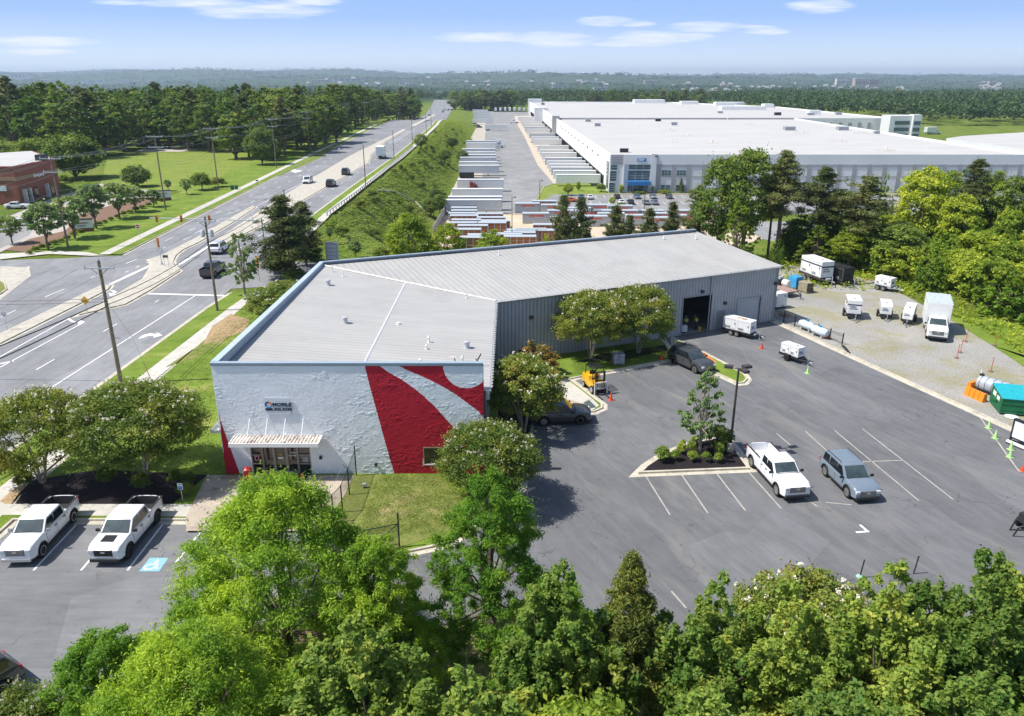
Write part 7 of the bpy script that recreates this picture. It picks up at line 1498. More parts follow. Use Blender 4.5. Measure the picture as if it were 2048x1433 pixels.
def tree_proto(key, kind, H, r, seed, nclump, per, ll, lw, leaf, bark=BARK, th=.3, name='tree', flowers=0):
    rg = random.Random(seed); cl = []; t = thing(name, 'x', 'tree'); mb = MB(); fl = []
    if kind == 'round':
        cz = H * (.5 + th * .5); rz = H * (1 - th) / 2
        for k in range(nclump):
            a, u = rg.uniform(0, 6.283), rg.uniform(-1, 1); q = rg.uniform(.45, 1) ** .5; rr = math.sqrt(1 - u * u) * (1.12 if u < 0 else 1)
            c = rg.uniform(.12, .28) * r; cl.append((math.cos(a) * rr * (r - c) * q, math.sin(a) * rr * (r - c) * q, cz + u * (rz - c * .7) * q, c, c * .8))
        mb.tube([(0, 0, -.1), (rg.uniform(-.1, .1), 0, H * th), (0, 0, H * .7)], [H * .024, H * .018, H * .008], bark, 7); limb_mesh(mb, (0, 0, H * th * .8), [c[:3] for c in cl[:: max(1, nclump // 9)]], H * .011, bark, rg)
    elif kind == 'crape':
        for k in range(nclump):
            a, u = rg.uniform(0, 6.283), rg.uniform(-.8, 1); q = rg.uniform(.5, 1) ** .5; rr = math.sqrt(max(.05, 1 - u * u)) if u > 0 else 1 - .4 * u * u
            c = rg.uniform(.10, .19) * r; x, y, z = math.cos(a) * rr * (r - c) * q, math.sin(a) * rr * (r - c) * q, H * .58 + u * (H * .42 - c * .6) * q
            cl.append((x, y, z, c, c * .75)); 
            if u > .1 and q > .8: fl.append((x, y, z + c * .75))
        for k in range(5): a = k * 1.256 + rg.uniform(-.3, .3); e = (math.cos(a) * r * .5, math.sin(a) * r * .5, H * .68); mb.tube([(math.cos(a) * .12, math.sin(a) * .12, -.1), (e[0] * .25, e[1] * .25, H * .25), (e[0] * .6, e[1] * .6, H * .45), e], [.09, .08, .06, .02], BARK_P, 6)
    elif kind == 'spire':  # several upright leaders
        for k in range(nclump):
            lead = k % 9; a = lead * .7 + seed; off = 0 if lead == 0 else r * (.35 + .5 * ((lead * 37) % 10) / 10); top = H * (1 if lead == 0 else .98 - .38 * off / r); u = rg.random() ** .8
            z = H * th + u * (top - H * th); w = r * .30 * (1 - u ** 2.2) + r * .05; a2 = rg.uniform(0, 6.283); w *= rg.uniform(.4, 1.5)
            cl.append((math.cos(a) * off * (.6 + .4 * u) + math.cos(a2) * w, math.sin(a) * off * (.6 + .4 * u) + math.sin(a2) * w, z, rg.uniform(.7, 1.2) * max(.12 * r * (1 - u * .62), .13), rg.uniform(.7, 1.2) * max(.17 * r * (1 - u * .4), .25)))
        mb.tube([(0, 0, -.1), (0, 0, H * .3), (0, 0, H * .6)], [H * .02, H * .012, .02], bark, 7); limb_mesh(mb, (0, 0, H * .2), [c[:3] for c in cl[:: max(1, nclump // 12)]], H * .010, bark, rg)
    elif kind == 'oak':
        ph1, ph2 = rg.uniform(0, 6), rg.uniform(0, 6)
        for k in range(nclump):
            u = rg.random() ** 1.15; a = rg.uniform(0, 6.283); R_ = r * 1.12 * (1 - u) ** .58 * min(1, .55 + u * 3.2) * (1 + .16 * math.sin(3 * a + 7 * u + ph1) + .13 * math.sin(5 * a - 11 * u + ph2)) + .12 * r
            q = rg.uniform(.35, 1) ** .45; c = r * rg.uniform(.07, .14)
            cl.append((math.cos(a) * R_ * q, math.sin(a) * R_ * q, H * (th * .34 + (.96 - th * .34) * u) + rg.gauss(0, .03 * H), c, c * .85))
        mb.tube([(0, 0, -.1), (0, 0, H * .35), (0, 0, H * .9)], [H * .028, H * .02, .04], bark, 8); limb_mesh(mb, (0, 0, H * .25), [c[:3] for c in cl[:: max(1, nclump // 22)]], H * .011, bark, rg, wob=.4)
    elif kind == 'pine':
        z = H * th; k = 0; 
        while z < H * .985:
            u = (z / H - th) / (1 - th); R_ = r * (1.0 if u < .35 else 1 - ((u - .35) / .65) ** 1.5) * (.55 + .45 * min(1, u * 4)) * rg.uniform(.6, 1.1)
            nb = rg.randint(3, 5); 
            for j in range(nb):
                a = rg.uniform(0, 6.283); L_ = R_ * rg.uniform(.5, 1.15); tip = (math.cos(a) * L_, math.sin(a) * L_, z + L_ * rg.uniform(.1, .5))
                mb.tube([(0, 0, z), tip], [.06 * H / 15, .015], bark, 4, False)
                for q in (.45, .72, 1.0)[: 3 if L_ > r * .4 else 2]: c = max(.13 * r, .21 * r * (1 - .4 * u)) * rg.uniform(.7, 1.3); cl.append((tip[0] * q + rg.gauss(0, .08 * r), tip[1] * q + rg.gauss(0, .08 * r), z + (tip[2] - z) * q + .1, c, c * .8))
            z += H * (1 - th) / nclump
        cl.append((0, 0, H * .97, r * .2, r * .25)); mb.tube([(0, 0, -.2), (.1, 0, H * .4), (0, .05, H * .75), (0, 0, H * .98)], [H * .016, H * .013, H * .008, .02], bark, 7)
    elif kind == 'cone':
        for k in range(nclump):
            u = rg.random() ** .75; a = rg.uniform(0, 6.283); z = H * (.06 + .92 * u); w = r * (1 - u) ** .75 * rg.uniform(.55, 1.05); c = r * .16 * (1.25 - u * .7)
            cl.append((math.cos(a) * w, math.sin(a) * w, z, c, c * 1.25))
        mb.tube([(0, 0, -.1), (0, 0, H * .9)], [H * .018, .03], bark, 6)
    elif kind == 'bush':
        for k in range(nclump):
            a, u, q = rg.uniform(0, 6.283), rg.uniform(-.2, 1), rg.uniform(.3, 1) ** .5; rr = math.sqrt(1 - u * u); c = r * .3
            cl.append((math.cos(a) * rr * (r - c) * q, math.sin(a) * rr * (r - c) * q, H * .42 + u * (H * .55 - c * .5) * q, c, c))
        mb.tube([(0, 0, -.05), (0, 0, H * .5)], [.05, .03], bark, 5)
    V, F = leaf_cloud(cl, per, ll, lw, seed, up=.45 if kind != 'pine' else .3)
    mats = [leaf]; mi = None
    if flowers:
        V2, F2 = leaf_cloud([(x + rg.uniform(-.3, .3), y + rg.uniform(-.3, .3), z + rg.uniform(-.1, .15), .10, .16) for x, y, z in rg.choices(fl, k=flowers)], 14, .10, .08, seed + 5); mi = np.r_[np.zeros(len(F), int), np.ones(len(F2), int)]; V, F = np.r_[V, V2], np.r_[F, F2 + len(V)]; mats.append(LM_['flower'])
    mb.build('trunk', t); link('crown', np_mesh('crown', V, F, mats, mi), t)
    xs2 = np.percentile(np.hypot(V[:, 0], V[:, 1]), 97); PROTO[key] = dict(o=t, h=float(np.percentile(V[:, 2], 99.7)), r=float(xs2), used=False); t.location = (0, 0, -500); return t
def plantxy(key, x, y, z, h, r, label, group=None, rz=None, cat='tree'):
    P_ = PROTO[key]; s = (r / P_['r'], r / P_['r'], h / P_['h']); rz = rnd.uniform(0, 6.28) if rz is None else rz
    if not P_['used']: o = P_['o']; P_['used'] = True; o.location = (x, y, z); o.rotation_euler = (0, 0, rz); o.scale = s; o['label'] = label
    else: o = copy_tree(P_['o'], (x, y, z), rz, label=label, scale=s)
    if group: o['group'] = group
    elif 'group' in o: del o['group']
    o['category'] = cat; return o
def plant(key, bx, by, ty, w, label, group=None, z=0, cat='tree'):
    x, y = G(bx, by, z); h = max(.4, ZP(bx, ty, y)[1] - z); d = math.hypot(x, y, CAMH); return plantxy(key, x, y, z, h, w / FPX * (y * math.cos(PITCH) + (CAMH - h / 2) * math.sin(PITCH)) / 2, label, group, cat=cat)
# near kinds
tree_proto('oakN', 'oak', 11, 5.6, 11, 620, 215, .20, .065, LM_['oak'], name='oak_tree'); tree_proto('oakN2', 'oak', 10, 3.6, 23, 400, 190, .20, .065, LM_['oak'], name='oak_tree')
tree_proto('pearN', 'spire', 9.5, 2.9, 5, 420, 170, .17, .11, LM_['pear'], name='pear_tree'); tree_proto('pearN2', 'spire', 9.5, 2.9, 8, 420, 170, .17, .11, LM_['pear'], name='pear_tree')
tree_proto('cedarN', 'cone', 9, 2.3, 4, 240, 240, .17, .05, LM_['cedar'], name='cedar_tree')
tree_proto('crapeN', 'crape', 7, 4.4, 31, 260, 190, .17, .09, LM_['crape_g'], name='myrtle_tree', flowers=110); tree_proto('crapeO', 'crape', 6, 3.2, 37, 190, 170, .17, .09, LM_['crape'], name='myrtle_tree', flowers=70)
tree_proto('rustN', 'crape', 3.4, 2.2, 39, 50, 220, .18, .1, LM_['rust'], name='myrtle_tree', flowers=6)
tree_proto('sapN', 'oak', 6, 1.8, 44, 105, 85, .21, .13, LM_['grey'], name='young_tree', bark=BARK_P, th=.85)
tree_proto('bushN', 'bush', 1, .65, 51, 26, 120, .10, .06, LM_['bush'], name='shrub'); tree_proto('hedgeN', 'bush', 1.4, 1, 52, 30, 150, .13, .08, LM_['crape_g'], name='shrub')
# middle distance
tree_proto('pineM', 'pine', 14, 3.2, 61, 26, 60, .36, .10, LM_['pine'], name='pine_tree', th=.3); tree_proto('pineM2', 'pine', 18, 3.6, 67, 28, 60, .38, .11, LM_['pine'], name='pine_tree', th=.42)
tree_proto('decM', 'round', 14, 4.2, 71, 170, 75, .36, .22, LM_['dec'], name='broadleaf_tree', th=.22); tree_proto('limeM', 'round', 12, 3.6, 73, 160, 75, .34, .19, LM_['lime'], name='broadleaf_tree', th=.18); tree_proto('oakM', 'oak', 12, 4, 79, 170, 75, .34, .17, LM_['lime'], name='broadleaf_tree')
tree_proto('youngM', 'round', 6, 2.2, 83, 80, 60, .34, .22, LM_['grey'], name='young_tree', th=.25); LM_['thicket'] = leafmat('thicket_leaves', [(0.088, 0.17, 0.02), (0.167, 0.276, 0.03), (0.255, 0.371, 0.045), (0.37, 0.445, 0.06)], .4, .25)
tree_proto('thickM', 'spire', 6, 2.4, 89, 85, 60, .34, .21, LM_['thicket'], name='broadleaf_tree', th=.05); tree_proto('thickM2', 'round', 6, 2.6, 91, 85, 65, .33, .22, LM_['lime'], name='broadleaf_tree', th=.05)
tree_proto('roundM', 'round', 9, 5.5, 95, 190, 60, .5, .36, LM_['dec'], name='broadleaf_tree', th=.03); tree_proto('pineL', 'pine', 12, 3.6, 97, 34, 60, .36, .11, LM_['pine'], name='pine_tree', th=.10)
# far woodland
tree_proto('decF', 'round', 20, 5.5, 101, 95, 27, .85, .62, LM_['dec'], name='woodland_tree', th=.12); tree_proto('decF2', 'oak', 20, 5, 103, 110, 24, .85, .6, LM_['dec'], name='woodland_tree'); tree_proto('pineF', 'pine', 22, 4.2, 107, 22, 22, .9, .38, LM_['pine'], name='woodland_tree', th=.3); tree_proto('limeF', 'round', 18, 5, 109, 90, 28, .85, .6, leafmat('bright_wood_leaves', [(.05, .115, .018), (.09, .17, .03), (.15, .23, .04), (.22, .28, .055)], .3, .2), name='woodland_tree', th=.12)
# ---- foreground
for a in (('oakN', -10.5, 29.6, 10.4, 5.6, 'big yellow green oak in front of the entrance, largest foreground tree'), ('oakN2', -1.0, 31.3, 9.6, 3.5, 'smaller oak right of the big one, standing before the dry lawn'), ('oakN2', -15.6, 23.8, 7.0, 3.3, 'oak at the bottom left beside the white flowering tree'), ('oakN', -11.6, 22.0, 8.6, 4.8, 'oak low in the foreground below the biggest one'),
          ('oakN2', -6.0, 28.4, 8.3, 3.0, 'low yellow green oak filling the gap between the two foreground oaks'), ('oakN2', 2.0, 27.6, 6.6, 2.6, 'small oak under the second oak, left of the cedar'), ('crapeN', -18.4, 21.9, 5.2, 3.1, 'white flowering myrtle in the bottom left corner'), ('pearN', -5.6, 22.5, 8.8, 3.3, 'dark green pear tree between the two foreground oaks'), ('pearN2', 1.9, 25.0, 9.2, 2.7, 'pear tree directly left of the olive cedar'), ('cedarN', 4.7, 25.6, 9.5, 2.2, 'olive brown conical cedar at the lower middle'), ('pearN', 7.8, 24.6, 8.9, 2.6, 'pear tree just right of the olive cedar'),
          ('pearN2', 10.3, 24.0, 9.2, 2.5, 'pear tree with two bare upright shoots right of the cedar'), ('crapeO', 12.4, 27.0, 7.2, 3.0, 'rusty green flowering myrtle rising behind the foreground pears'), ('pearN', 14.1, 23.9, 10.0, 3.0, 'tall pear tree right of the rusty myrtle'), ('pearN2', 17.6, 24.3, 10.3, 2.9, 'tallest pear tree before the green fence posts'),
          ('pearN', 20.4, 24.6, 10.0, 2.8, 'pear tree second from the lower right corner'), ('pearN2', 23.2, 26.6, 9.6, 3.3, 'pear tree at the right edge by the black drawbar'), ('oakN2', 19.5, 19.6, 8.8, 3.6, 'yellowish oak in the bottom right corner'), ('pearN', -1.6, 20.4, 8.2, 3.2, 'pear tree at the bottom edge below the smaller oak'), ('limeM', 2.6, 19.8, 7.6, 2.4, 'bright lime broadleaf tree at the bottom edge below the cedar'),
          ('pearN2', 6.3, 19.4, 8.3, 3.1, 'pear tree at the bottom edge right of the lime tree'), ('pearN', 10.6, 19.2, 8.6, 3.2, 'pear tree at the bottom edge below the two shoots'), ('pearN2', 15.1, 19.3, 9.0, 3.2, 'pear tree at the bottom edge near the right corner'), ('oakN', 24.6, 21.6, 9.4, 4.4, 'oak on the right edge of the foreground row')):
    plantxy(a[0], a[1], a[2], 0, a[3], a[4], a[5])
# ---- round the building
plantxy('crapeN', *G(288, 955, .14), .14, 7.1, 4.6, 'large white flowering myrtle over the dark mulch bed'); plantxy('crapeN', *G(86, 966, .14), .14, 6.7, 3.7, 'white flowering myrtle left of the larger one, by the sidewalk')
plantxy('crapeO', -25.3, 84.2, .12, 5.0, 4.3, 'flowering myrtle on the lawn left of the long roof'); plantxy('crapeN', *G(1182, 716, .14), .14, 7.0, 3.9, 'flowering myrtle before the grey wall, left of the pair'); plantxy('crapeN', *G(1277, 706, .14), .14, 7.1, 3.6, 'flowering myrtle before the grey wall, right of the pair')
plantxy('crapeO', .9, 56.4, .14, 6.2, 3.1, 'flowering myrtle against the right side of the building'); plantxy('crapeN', -1.6, 45.6, .14, 5.6, 3.4, 'white flowering myrtle over the red wall corner'); plantxy('rustN', *G(1075, 752, .14), .14, 3.2, 2.1, 'small rusty red myrtle beside the forklift lawn')
plantxy('sapN', *G(1399, 903, .16), .16, 6.3, 1.95, 'slim young tree in the mulch island with pale trunk')
for i, (px, py, w, h) in enumerate(((1325, 922, 28, 1.0), (1352, 921, 17, .8), (1383, 922, 20, .7), (1362, 907, 17, .8), (1381, 904, 17, .8), (1411, 924, 16, .7), (1437, 925, 16, .7), (1437, 909, 17, .8), (1366, 893, 10, .5), (1388, 889, 15, .6), (1334, 913, 10, .5))):
    x, y = G(px, py, .16); plantxy('bushN', x, y, .16, h * 1.15, w * 1.25 / FPX * 53 / 2, 'clipped bright green shrub in the mulch island, %s' % ('big one at the left tip', 'beside the big one', 'front row middle', 'second row left', 'second row right', 'front row by the tree trunk', 'front row before the lamp base', 'behind the lamp base shrub', 'tiny one at the back', 'back one beside the pale trunk', 'small one behind the big one')[i], 'clipped shrubs', cat='shrub')
plantxy('hedgeN', *G(1434, 893, .16), .16, 1.6, 1.2, 'loose dark shrub behind the young tree in the island', cat='shrub')
for i, (px, py, w, h) in enumerate(((50, 975, 38, 1.3), (215, 965, 40, 1.2), (285, 978, 38, 1.2), (352, 965, 32, 1.0), (380, 968, 26, .9), (372, 990, 34, .9))):
    x, y = G(px, py, .16); plantxy('hedgeN', x, y, .15, h, w / FPX * 52 / 2, 'round dark shrub in the shaded mulch bed, %s' % ('by the sidewalk', 'left of the trunk', 'under the trunk', 'right end back', 'right end farthest', 'behind the blue parking sign')[i], 'mulch bed shrubs', cat='shrub')
plant('pineL', 575, 556, 393, 125, 'dark bushy pine left of the building beside the road, front one'); plant('pineL', 613, 531, 405, 78, 'dark pine directly behind the front roadside pine')
plant('sapN', 490, 590, 468, 70, 'thin loose tree by the stop bar left of the pine'); plant('hedgeN', 560, 545, 520, 50, 'dark shrub at the foot of the roadside pine', cat='shrub'); plant('hedgeN', 625, 522, 505, 46, 'leafy shrub at the foot of the second roadside pine', cat='shrub'); plant('hedgeN', 590, 560, 538, 50, 'rounded shrub between pine and building corner', cat='shrub')
plant('youngM', 712, 518, 482, 26, 'small round tree on the mown grass behind the building')
plant('youngM', 660, 470 + 12, 455, 16, 'tiny tree above the directory sign'); plant('sapN', 700, 500, 470, 12, 'thin sapling on the weedy slope')
def tz_px(px, py):
    y = 60.0
    for _ in range(400):
        dx, dy, dz_ = ray(px, py); x = dx / dy * y
        if CAMH + dz_ / dy * y <= TZ(x, y): return x, y, TZ(x, y)
        y *= 1.012
    return x, y, TZ(x, y)
def plantY(key, px, y, ty, w, label, group=None):
    x0, z1 = ZP(px, ty, y); z0 = TZ(x0, y); plantxy(key, x0, y, z0, z1 - z0, w / FPX * y / 2, label, group)
for a in (('limeM', 815, 107, 428, 95, 'lime green tree behind the near left end of the long roof'), ('limeM', 893, 112, 448, 75, 'lime green tree behind the roof, second from the left'), ('limeM', 985, 118, 462, 85, 'lime green tree before the brown storage units'), ('decM', 762, 108, 494, 46, 'low dark tree behind the roof corner'),
          ('pineM', 1128, 124, 392, 60, 'olive pine behind the roof, left of a close pair'), ('pineM', 1163, 127, 398, 62, 'olive pine behind the roof, right of a close pair'), ('oakM', 1095, 121, 470, 60, 'green tree under the olive pines'), ('pineM', 1232, 128, 412, 62, 'dark pine behind the roof under the blue awning'), ('pineM', 1300, 130, 418, 58, 'feathery pine behind the roof, middle of the row'), ('pineM', 1262, 127, 432, 50, 'small pine between two larger ones behind the roof'), ('pineM', 1346, 130, 405, 52, 'slim pine right of the feathery one'), ('pineM2', 1400, 128, 372, 60, 'brownish pine beside the tall broadleaf tree'),
          ('decM', 1452, 121, 318, 105, 'tall broadleaf tree left of the dark trunks'), ('decM', 1506, 119, 300, 110, 'tallest broadleaf tree behind the roof end'), ('oakM', 1480, 114, 400, 90, 'bushy green tree under the tall broadleaf trees'), ('pineM2', 1578, 117, 303, 100, 'tallest pine with bare trunk behind the gravel yard'), ('pineM2', 1556, 121, 330, 60, 'second tall pine left of the tallest one'), ('pineM2', 1652, 116, 335, 95, 'tall pine right of the tallest one'), ('pineM', 1745, 113, 354, 120, 'wide dark pine above the black generator'), ('decM', 1690, 119, 385, 80, 'dark broadleaf between two pines'),
          ('oakM', 1640, 114, 452, 90, 'yellow green bushy tree behind the big generator'), ('limeM', 1710, 112, 450, 80, 'lime bushy tree behind the debris pile'), ('decM', 1806, 108, 452, 105, 'round dark tree behind the small generator'), ('thickM', 1775, 128, 352, 40, 'thin pale tree with open crown'), ('limeM', 1862, 122, 335, 110, 'tall yellow green tree above the thicket'), ('limeM', 1905, 128, 345, 90, 'yellow green tree second above the thicket'), ('pineM2', 1960, 122, 320, 85, 'dark pine rising over the thicket at right'), ('limeM', 1995, 130, 345, 90, 'pale green tree at the right edge'), ('decM', 2040, 120, 355, 80, 'green tree cut by the right edge above the thicket'), ('thickM', 1560, 113, 480, 30, 'young shoots beside the bare pine trunk'), ('oakM', 1725, 118, 420, 90, 'dark green understorey tree below the wide pine'), ('decM', 1600, 119, 440, 80, 'shaded understorey tree between the bare trunks'), ('limeM', 1930, 116, 390, 90, 'bushy lime tree in front of the dark pine')): plantY(*a)
rg = random.Random(77); gt = 'young trees of the thicket at right'; n = 0
while n < 150:
    x, y = rg.uniform(44, 100), rg.uniform(64, 128); lim = np.interp(y, [62, 72, 88, 104, 112, 120, 128], [57, 54.5, 54, 52, 49, 44, 40])
    if x < lim: continue
    if x > .68 * y + 16: continue
    k = rg.random(); plantxy('thickM' if k < .62 else 'thickM2', x, y, TZ(x, y), rg.uniform(3.6, 5.6) + max(0, (x - lim)) * .12, rg.uniform(2.0, 3.1), 'young yellow green tree in the dense thicket right of the gravel' if k < .62 else 'darker young tree in the dense thicket right of the gravel', gt); n += 1
# ---- bank shrubs and weeds
gb = 'shrubs on the grassy bank'
for k in range(75):
    px, py = rg.choice([(rg.uniform(660, 860), rg.uniform(395, 480)), (rg.uniform(760, 900), rg.uniform(300, 400)), (rg.uniform(840, 935), rg.uniform(262, 320)), (rg.uniform(780, 870), rg.uniform(290, 350))])
    x, y, z = tz_px(px, py); xs = x - drift(y)
    if xs < -36.5 or xs > -22.5: continue
    plantxy('hedgeN' if k % 3 else 'thickM', x, y, z - .1, rg.uniform(1.0, 2.4), rg.uniform(.7, 1.5), 'scattered dark shrub growing on the grassy bank', gb, cat='shrub')
for px, py in ((842, 300), (905, 300), (890, 330), (880, 430), (872, 415), (862, 440), (925, 330)): x, y, z = tz_px(px, py); plantxy('decM', x, y, z, rg.uniform(4, 6.5), rg.uniform(2, 3), 'dark bushy tree on the bank between road and freight yard', 'bank trees')
P_ = []; g = np.random.default_rng(9)
for k in range(15000):
    y = 118 + 480 * g.random() ** 1.6; xs = g.uniform(-34.2 if y < 150 else -36.6, -21.5 + (14 if y < 185 else 0)); x = xs + drift(y); z = TZ(x, y)
    if y < 135 and xs < -24 and g.random() < .8: continue
    s = g.uniform(.25, .6) * (1 + (y - 118) / 300)
    if xs > -21.5 and z < -10.6: continue
    s = s; P_.append((x, y, z + s * .15, s, s * .35))
V, F = leaf_cloud(P_, 12, .42, .2, 3, up=2.4, jit=.5); tag(link('bank_weeds', np_mesh('bank_weeds', V, F, [leafmat('weed_leaves', [(.17, .24, .035), (.26, .33, .05), (.33, .37, .08), (.45, .40, .17)], .4, 0)])), 'tall weeds and grass covering the bank', 'weeds', None, 'stuff')
P_ = [];
for k in range(2600): x, y = g.uniform(30, 100), g.uniform(100, 150); s = g.uniform(.3, .8); P_.append((x, y, TZ(x, y) + .2, s, s))
for k in range(3000):
    y = g.uniform(62, 125); lim = np.interp(y, [62, 72, 88, 104, 112, 120, 128], [55, 52.5, 52.5, 50.5, 48, 43, 39]); x = lim + g.random() ** 1.5 * 35 + .2; s = g.uniform(.2, .5); P_.append((x, y, .15, s, s * 1.3))
for k in range(1400): x, y = g.uniform(-18, 30), g.uniform(0, 1); y = 89 + (x + 18) * .47 + y * 14; s = g.uniform(.3, .8); P_.append((x, y, TZ(x, y) + .2, s, s))
V, F = leaf_cloud(P_, 9, .34, .18, 4); tag(link('undergrowth', np_mesh('undergrowth', V, F, [LM_['lime']])), 'undergrowth at the foot of the trees', 'undergrowth', None, 'stuff')
# short grass tufts on the near lawns
P_ = []
for (x0, x1, y0, y1, n) in ((-33, -21, 50, 98, 5200), (-10.5, 0, 41.5, 49.3, 3800), (6, 15.6, 68, 77, 1500)):
    for k in range(n):
        x, y = g.uniform(x0, x1), g.uniform(y0, y1)
        if x0 == 6 and (y > 68.3 + (x - 5.4) * .495 + 5 or y < 68.3 + (x - 5.4) * .495): continue
        if x0 == -10.5 and (y < 41 + max(0, (x + 5)) * 1.2 or x < -9.8 + (y - 49) * -.03 or x < -9.3 - (49.4 - y) * .30): continue
        P_.append((x, y, .15, .38, .05))
V, F = leaf_cloud(P_, 8, .10, .03, 6, up=.1); tag(link('grass_tufts', np_mesh('grass_tufts', V, F, [leafmat('grass_blades', [(.13, .2, .025), (.18, .25, .04), (.26, .28, .07)], .3, 0)])), 'short grass growing on the near lawns', 'grass', None, 'stuff')
# ---- left side of the road
gh = 'roadside trees by the clinic'
for a in (('youngM', 25, 488, 432, 46, 'dark round roadside tree nearest the left edge'), ('youngM', 97, 500, 405, 66, 'grey green roadside tree left of the monument sign'), ('youngM', 150, 478, 393, 62, 'grey green roadside tree behind the leaning pole'), ('youngM', 193, 458, 368, 56, 'tall grey green roadside tree right of the monument sign'), ('youngM', 240, 438, 366, 56, 'grey green roadside tree in the brown mulch'), ('youngM', 272, 425, 372, 44, 'grey green roadside tree beside the dark hedge'), ('youngM', 308, 415, 380, 30, 'small roadside tree before the directory sign'), ('youngM', 337, 382, 360, 14, 'tiny tree behind the directory sign'), ('youngM', 374, 390, 358, 24, 'small dark tree on the lawn left of the green bush'), ('hedgeN', 405, 381, 346, 42, 'round dark bush on the left lawn'), ('hedgeN', 437, 375, 355, 34, 'pale feathery bush behind the pole'), ('roundM', 275, 374, 332, 56, 'wide dark bush tree on the meadow edge'), ('roundM', 152, 357, 270, 110, 'huge round dark tree beside the brick clinic'), ('roundM', 75, 335, 277, 80, 'round tree behind the brick clinic'), ('roundM', 8, 330, 283, 90, 'tree behind the clinic at the left edge'), ('decM', 62, 404, 378, 24, 'small tree before the clinic wall'), ('youngM', 30, 400, 378, 24, 'pale tree before the clinic corner'), ('hedgeN', 130, 366, 350, 20, 'small dark bush by the clinic car park'), ('roundM', 525, 330, 255, 62, 'dark tree standing alone on the meadow before the woods'), ('roundM', 545, 322, 290, 40, 'low tree beside the lone meadow tree'), ('oakM', 400, 292, 222, 90, 'yellow green rounded tree at the wood edge above the meadow')): plant(*a)
for k in range(22): px = 60 + k * 12.5; py = 505 - (px - 60) * .385 + (5 if px < 140 else 0); x, y = G(px, py); plantxy('hedgeN', x, y, 0, rg.uniform(.7, 1.1), rg.uniform(.5, .8), 'small round hedge shrub along the brown mulch by the clinic', 'clinic hedge shrubs', cat='shrub')
# woods : front rows individually
gw = 'tall trees of the wood left of the road'; lab = {'decF': 'tall green tree in the wood left of the road', 'decF2': 'irregular green tree in the wood left of the road', 'pineF': 'dark tall pine in the wood left of the road', 'limeF': 'yellow green tree in the wood left of the road'}
edge = [(-40, 292), (0, 305), (110, 318), (190, 316), (240, 306), (300, 296), (380, 300), (440, 305), (470, 318), (500, 325), (530, 318), (575, 312), (610, 306), (650, 302), (668, 290), (690, 268), (728, 250), (776, 232), (803, 222)]
cnt = 0; ex = [e[0] for e in edge]; ey = [e[1] for e in edge]
for row in range(7):
    px = -45.0
    while px < 835:
        by = np.interp(px, ex, ey); x, y = G(px, by); y += row * rg.uniform(13, 17) + rg.uniform(-3, 3); x = x * y / (y - 0 if row == 0 else y) ; x = (px - 1024) / FPX * (y * math.cos(PITCH) + CAMH * math.sin(PITCH))
        key = rg.choice(['decF', 'decF2', 'pineF', 'limeF', 'decF', 'decF2', 'limeF', 'decF']) if row else rg.choice(['decF', 'decF2', 'limeF', 'decF', 'pineF']); h = rg.uniform(17, 23) * (1.12 if key == 'pineF' else 1) * (.86 if row == 0 else 1) * np.interp(px, [0, 300, 800], [1.14, 1.0, 1.04])
        if y > 700: h *= .9
        z = TZ(x, y); cnt += 1
        if cnt < 296: plantxy(key, x, y, z - .3, h, rg.uniform(5.4, 7.6) * (.75 if key == 'pineF' else 1), lab[key], gw)
        px += FPX / y * rg.uniform(6.5, 10.5)
gk = 'trees behind the freight yard'
for k in range(64): px = 925 + k * 8.2 * (.35 if k < 34 else .9) ; y = rg.uniform(905, 960); x = (px - 1024) / FPX * y; x += rg.uniform(-6, 6); plantxy(rg.choice(['decF', 'decF2', 'pineF']), x, y, TZ(x, y) if abs(x) > 200 else -12, rg.uniform(17, 23), rg.uniform(6, 9), 'dark tree in the belt behind the freight yard', gk)
for k in range(9): y = 258.0; x = 34 + k * 3.4; 
gs2 = 'small trees in front of the white warehouse'
for px, py, ty, w, key, lb in ((1136, 391, 368, 22, 'limeM', 'round lime tree on the warehouse lawn'), (1157, 382, 364, 10, 'thickM2', 'small dark conical tree on the warehouse lawn'), (1242, 386, 370, 10, 'thickM2', 'small tree left of the awning'), (1305, 386, 372, 9, 'thickM2', 'small tree right of the awning'), (1361, 386, 356, 11, 'cedarN', 'narrow dark green column tree before the grey wall'), (1224, 412, 394, 14, 'limeM', 'lime sapling in the car park island, left'), (1242, 421, 405, 18, 'limeM', 'lime sapling in the car park island, right'), (1202, 384, 368, 20, 'hedgeN', 'hedge at the warehouse glass corner'), (1280, 388, 382, 30, 'hedgeN', 'low tan hedge below the awning'), (1330, 388, 380, 26, 'hedgeN', 'low hedge below the grey wall'), (1385, 389, 380, 20, 'hedgeN', 'round low bush below the grey wall')):
    plant(key, px, py, ty, w, lb, gs2, z=ZY)
for k in range(26): px = 1420 + k * 25; x, y = G(px, 384 - k * .4, ZY); plantxy('hedgeN', x, y, ZY, rg.uniform(1, 2), rg.uniform(1, 2.4), 'low shrub at the foot of the warehouse front', 'warehouse front shrubs', cat='shrub')
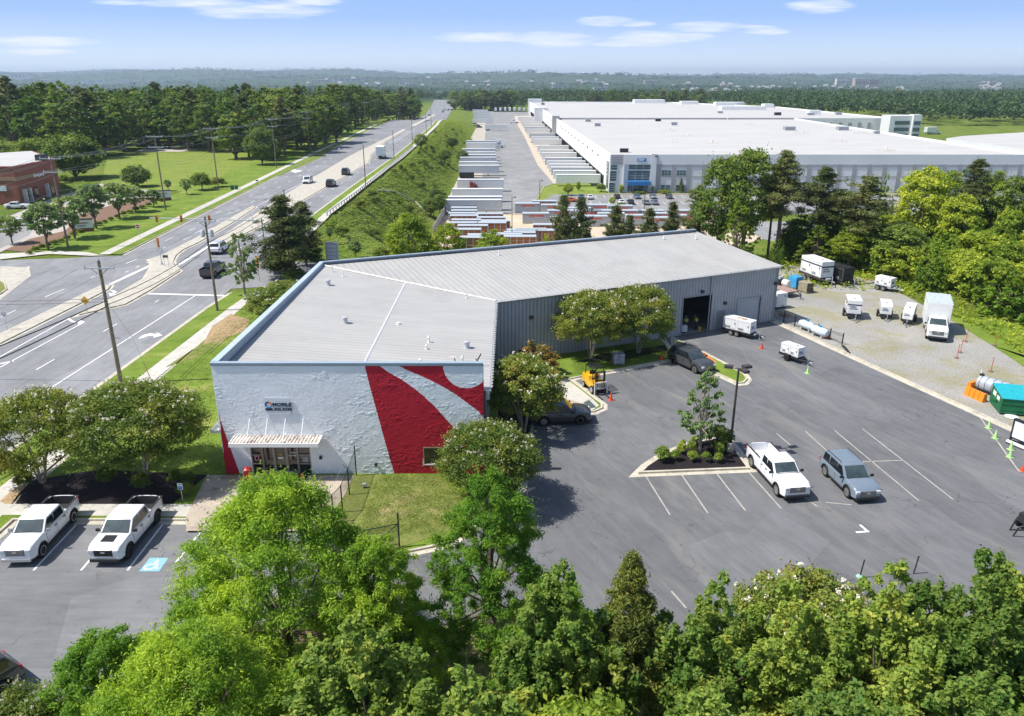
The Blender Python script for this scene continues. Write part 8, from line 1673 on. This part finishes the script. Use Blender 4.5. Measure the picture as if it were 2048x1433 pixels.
# ---- far woods as one mass
g = np.random.default_rng(21)
FB_ = np.array(FBX)
def far_mass(n, y0, y1, per, sz, pw, nm, lb, hh=(12, 20)):
    P_ = []; t = 0
    while len(P_) < n and t < n * 30:
        t += 1; y = y0 * (y1 / y0) ** (g.random() ** pw); x = g.uniform(-.74, .74) * y
        if y < 1000 and 12 < x < 262: continue
        if y < 900 and -60 < x < 262: continue
        if -90 + drift(y) * 1.3 < x < -36 + drift(y) * .9 and y < 1500: continue
        if y < 900 and -150 < x < -60: continue
        if y < 640 and x > -330: continue
        if y < 760 and 225 < x < 330: continue
        if fbm(x * 1.7 + 300, y * 1.3) > 1.25: continue
        h = g.uniform(*hh); z = TZ(x, y)
        if len(FBX) and np.any((np.abs(FB_[:, 0] - x) < FB_[:, 2] * .5 + 10) & (FB_[:, 1] - y > -20) & (FB_[:, 1] - y < 140 + y * .05)): continue
        P_.append((x, y, z + h * .5, sz * g.uniform(.7, 1.2), h * .5))
    V, F = leaf_cloud(P_, per, sz * .42, sz * .34, 31, up=.7, shell=.2, jit=.8); tag(link(nm, np_mesh(nm, V, F, [leafmat(nm + '_leaves', [(.018, .045, .014), (.035, .075, .02), (.065, .11, .028), (.11, .14, .035)], .15, 0)])), lb, 'woods', None, 'stuff')
far_mass(6200, 520, 1700, 40, 6.0, 1.1, 'far_woods', 'wooded land beyond the warehouses seen as one mass')
far_mass(9500, 1700, 5200, 14, 9.5, 1.0, 'valley_woods', 'hazy woods of the far valley', (10, 18))
far_mass(6000, 5200, 11500, 8, 26, 1.0, 'ridge_woods', 'hazy woods on the far ridges', (12, 24))
for k in list(PROTO):
    if not PROTO[k]['used']:
        o = PROTO[k]['o']
        for c in KIDS.get(o, []): bpy.data.objects.remove(c)
        bpy.data.objects.remove(o)
# ------------------------------------------------------------------ haze
hb = MB().box(-9800, 9800, -420, 13500, -80, 110, None); hz = hb.build('haze'); hm = bpy.data.materials.new('haze'); hm.use_nodes = True; hm.node_tree.nodes.clear()
pv = hm.node_tree.nodes.new('ShaderNodeVolumePrincipled'); pv.inputs['Color'].default_value = (.66, .82, 1, 1); pv.inputs['Density'].default_value = HAZE_D; pv.inputs['Anisotropy'].default_value = .2
hm.node_tree.links.new(pv.outputs[0], hm.node_tree.nodes.new('ShaderNodeOutputMaterial').inputs['Volume']); hz.data.materials.clear(); hz.data.materials.append(hm); tag(hz, 'thin blue haze in the air over the valley', 'haze', None, 'stuff')
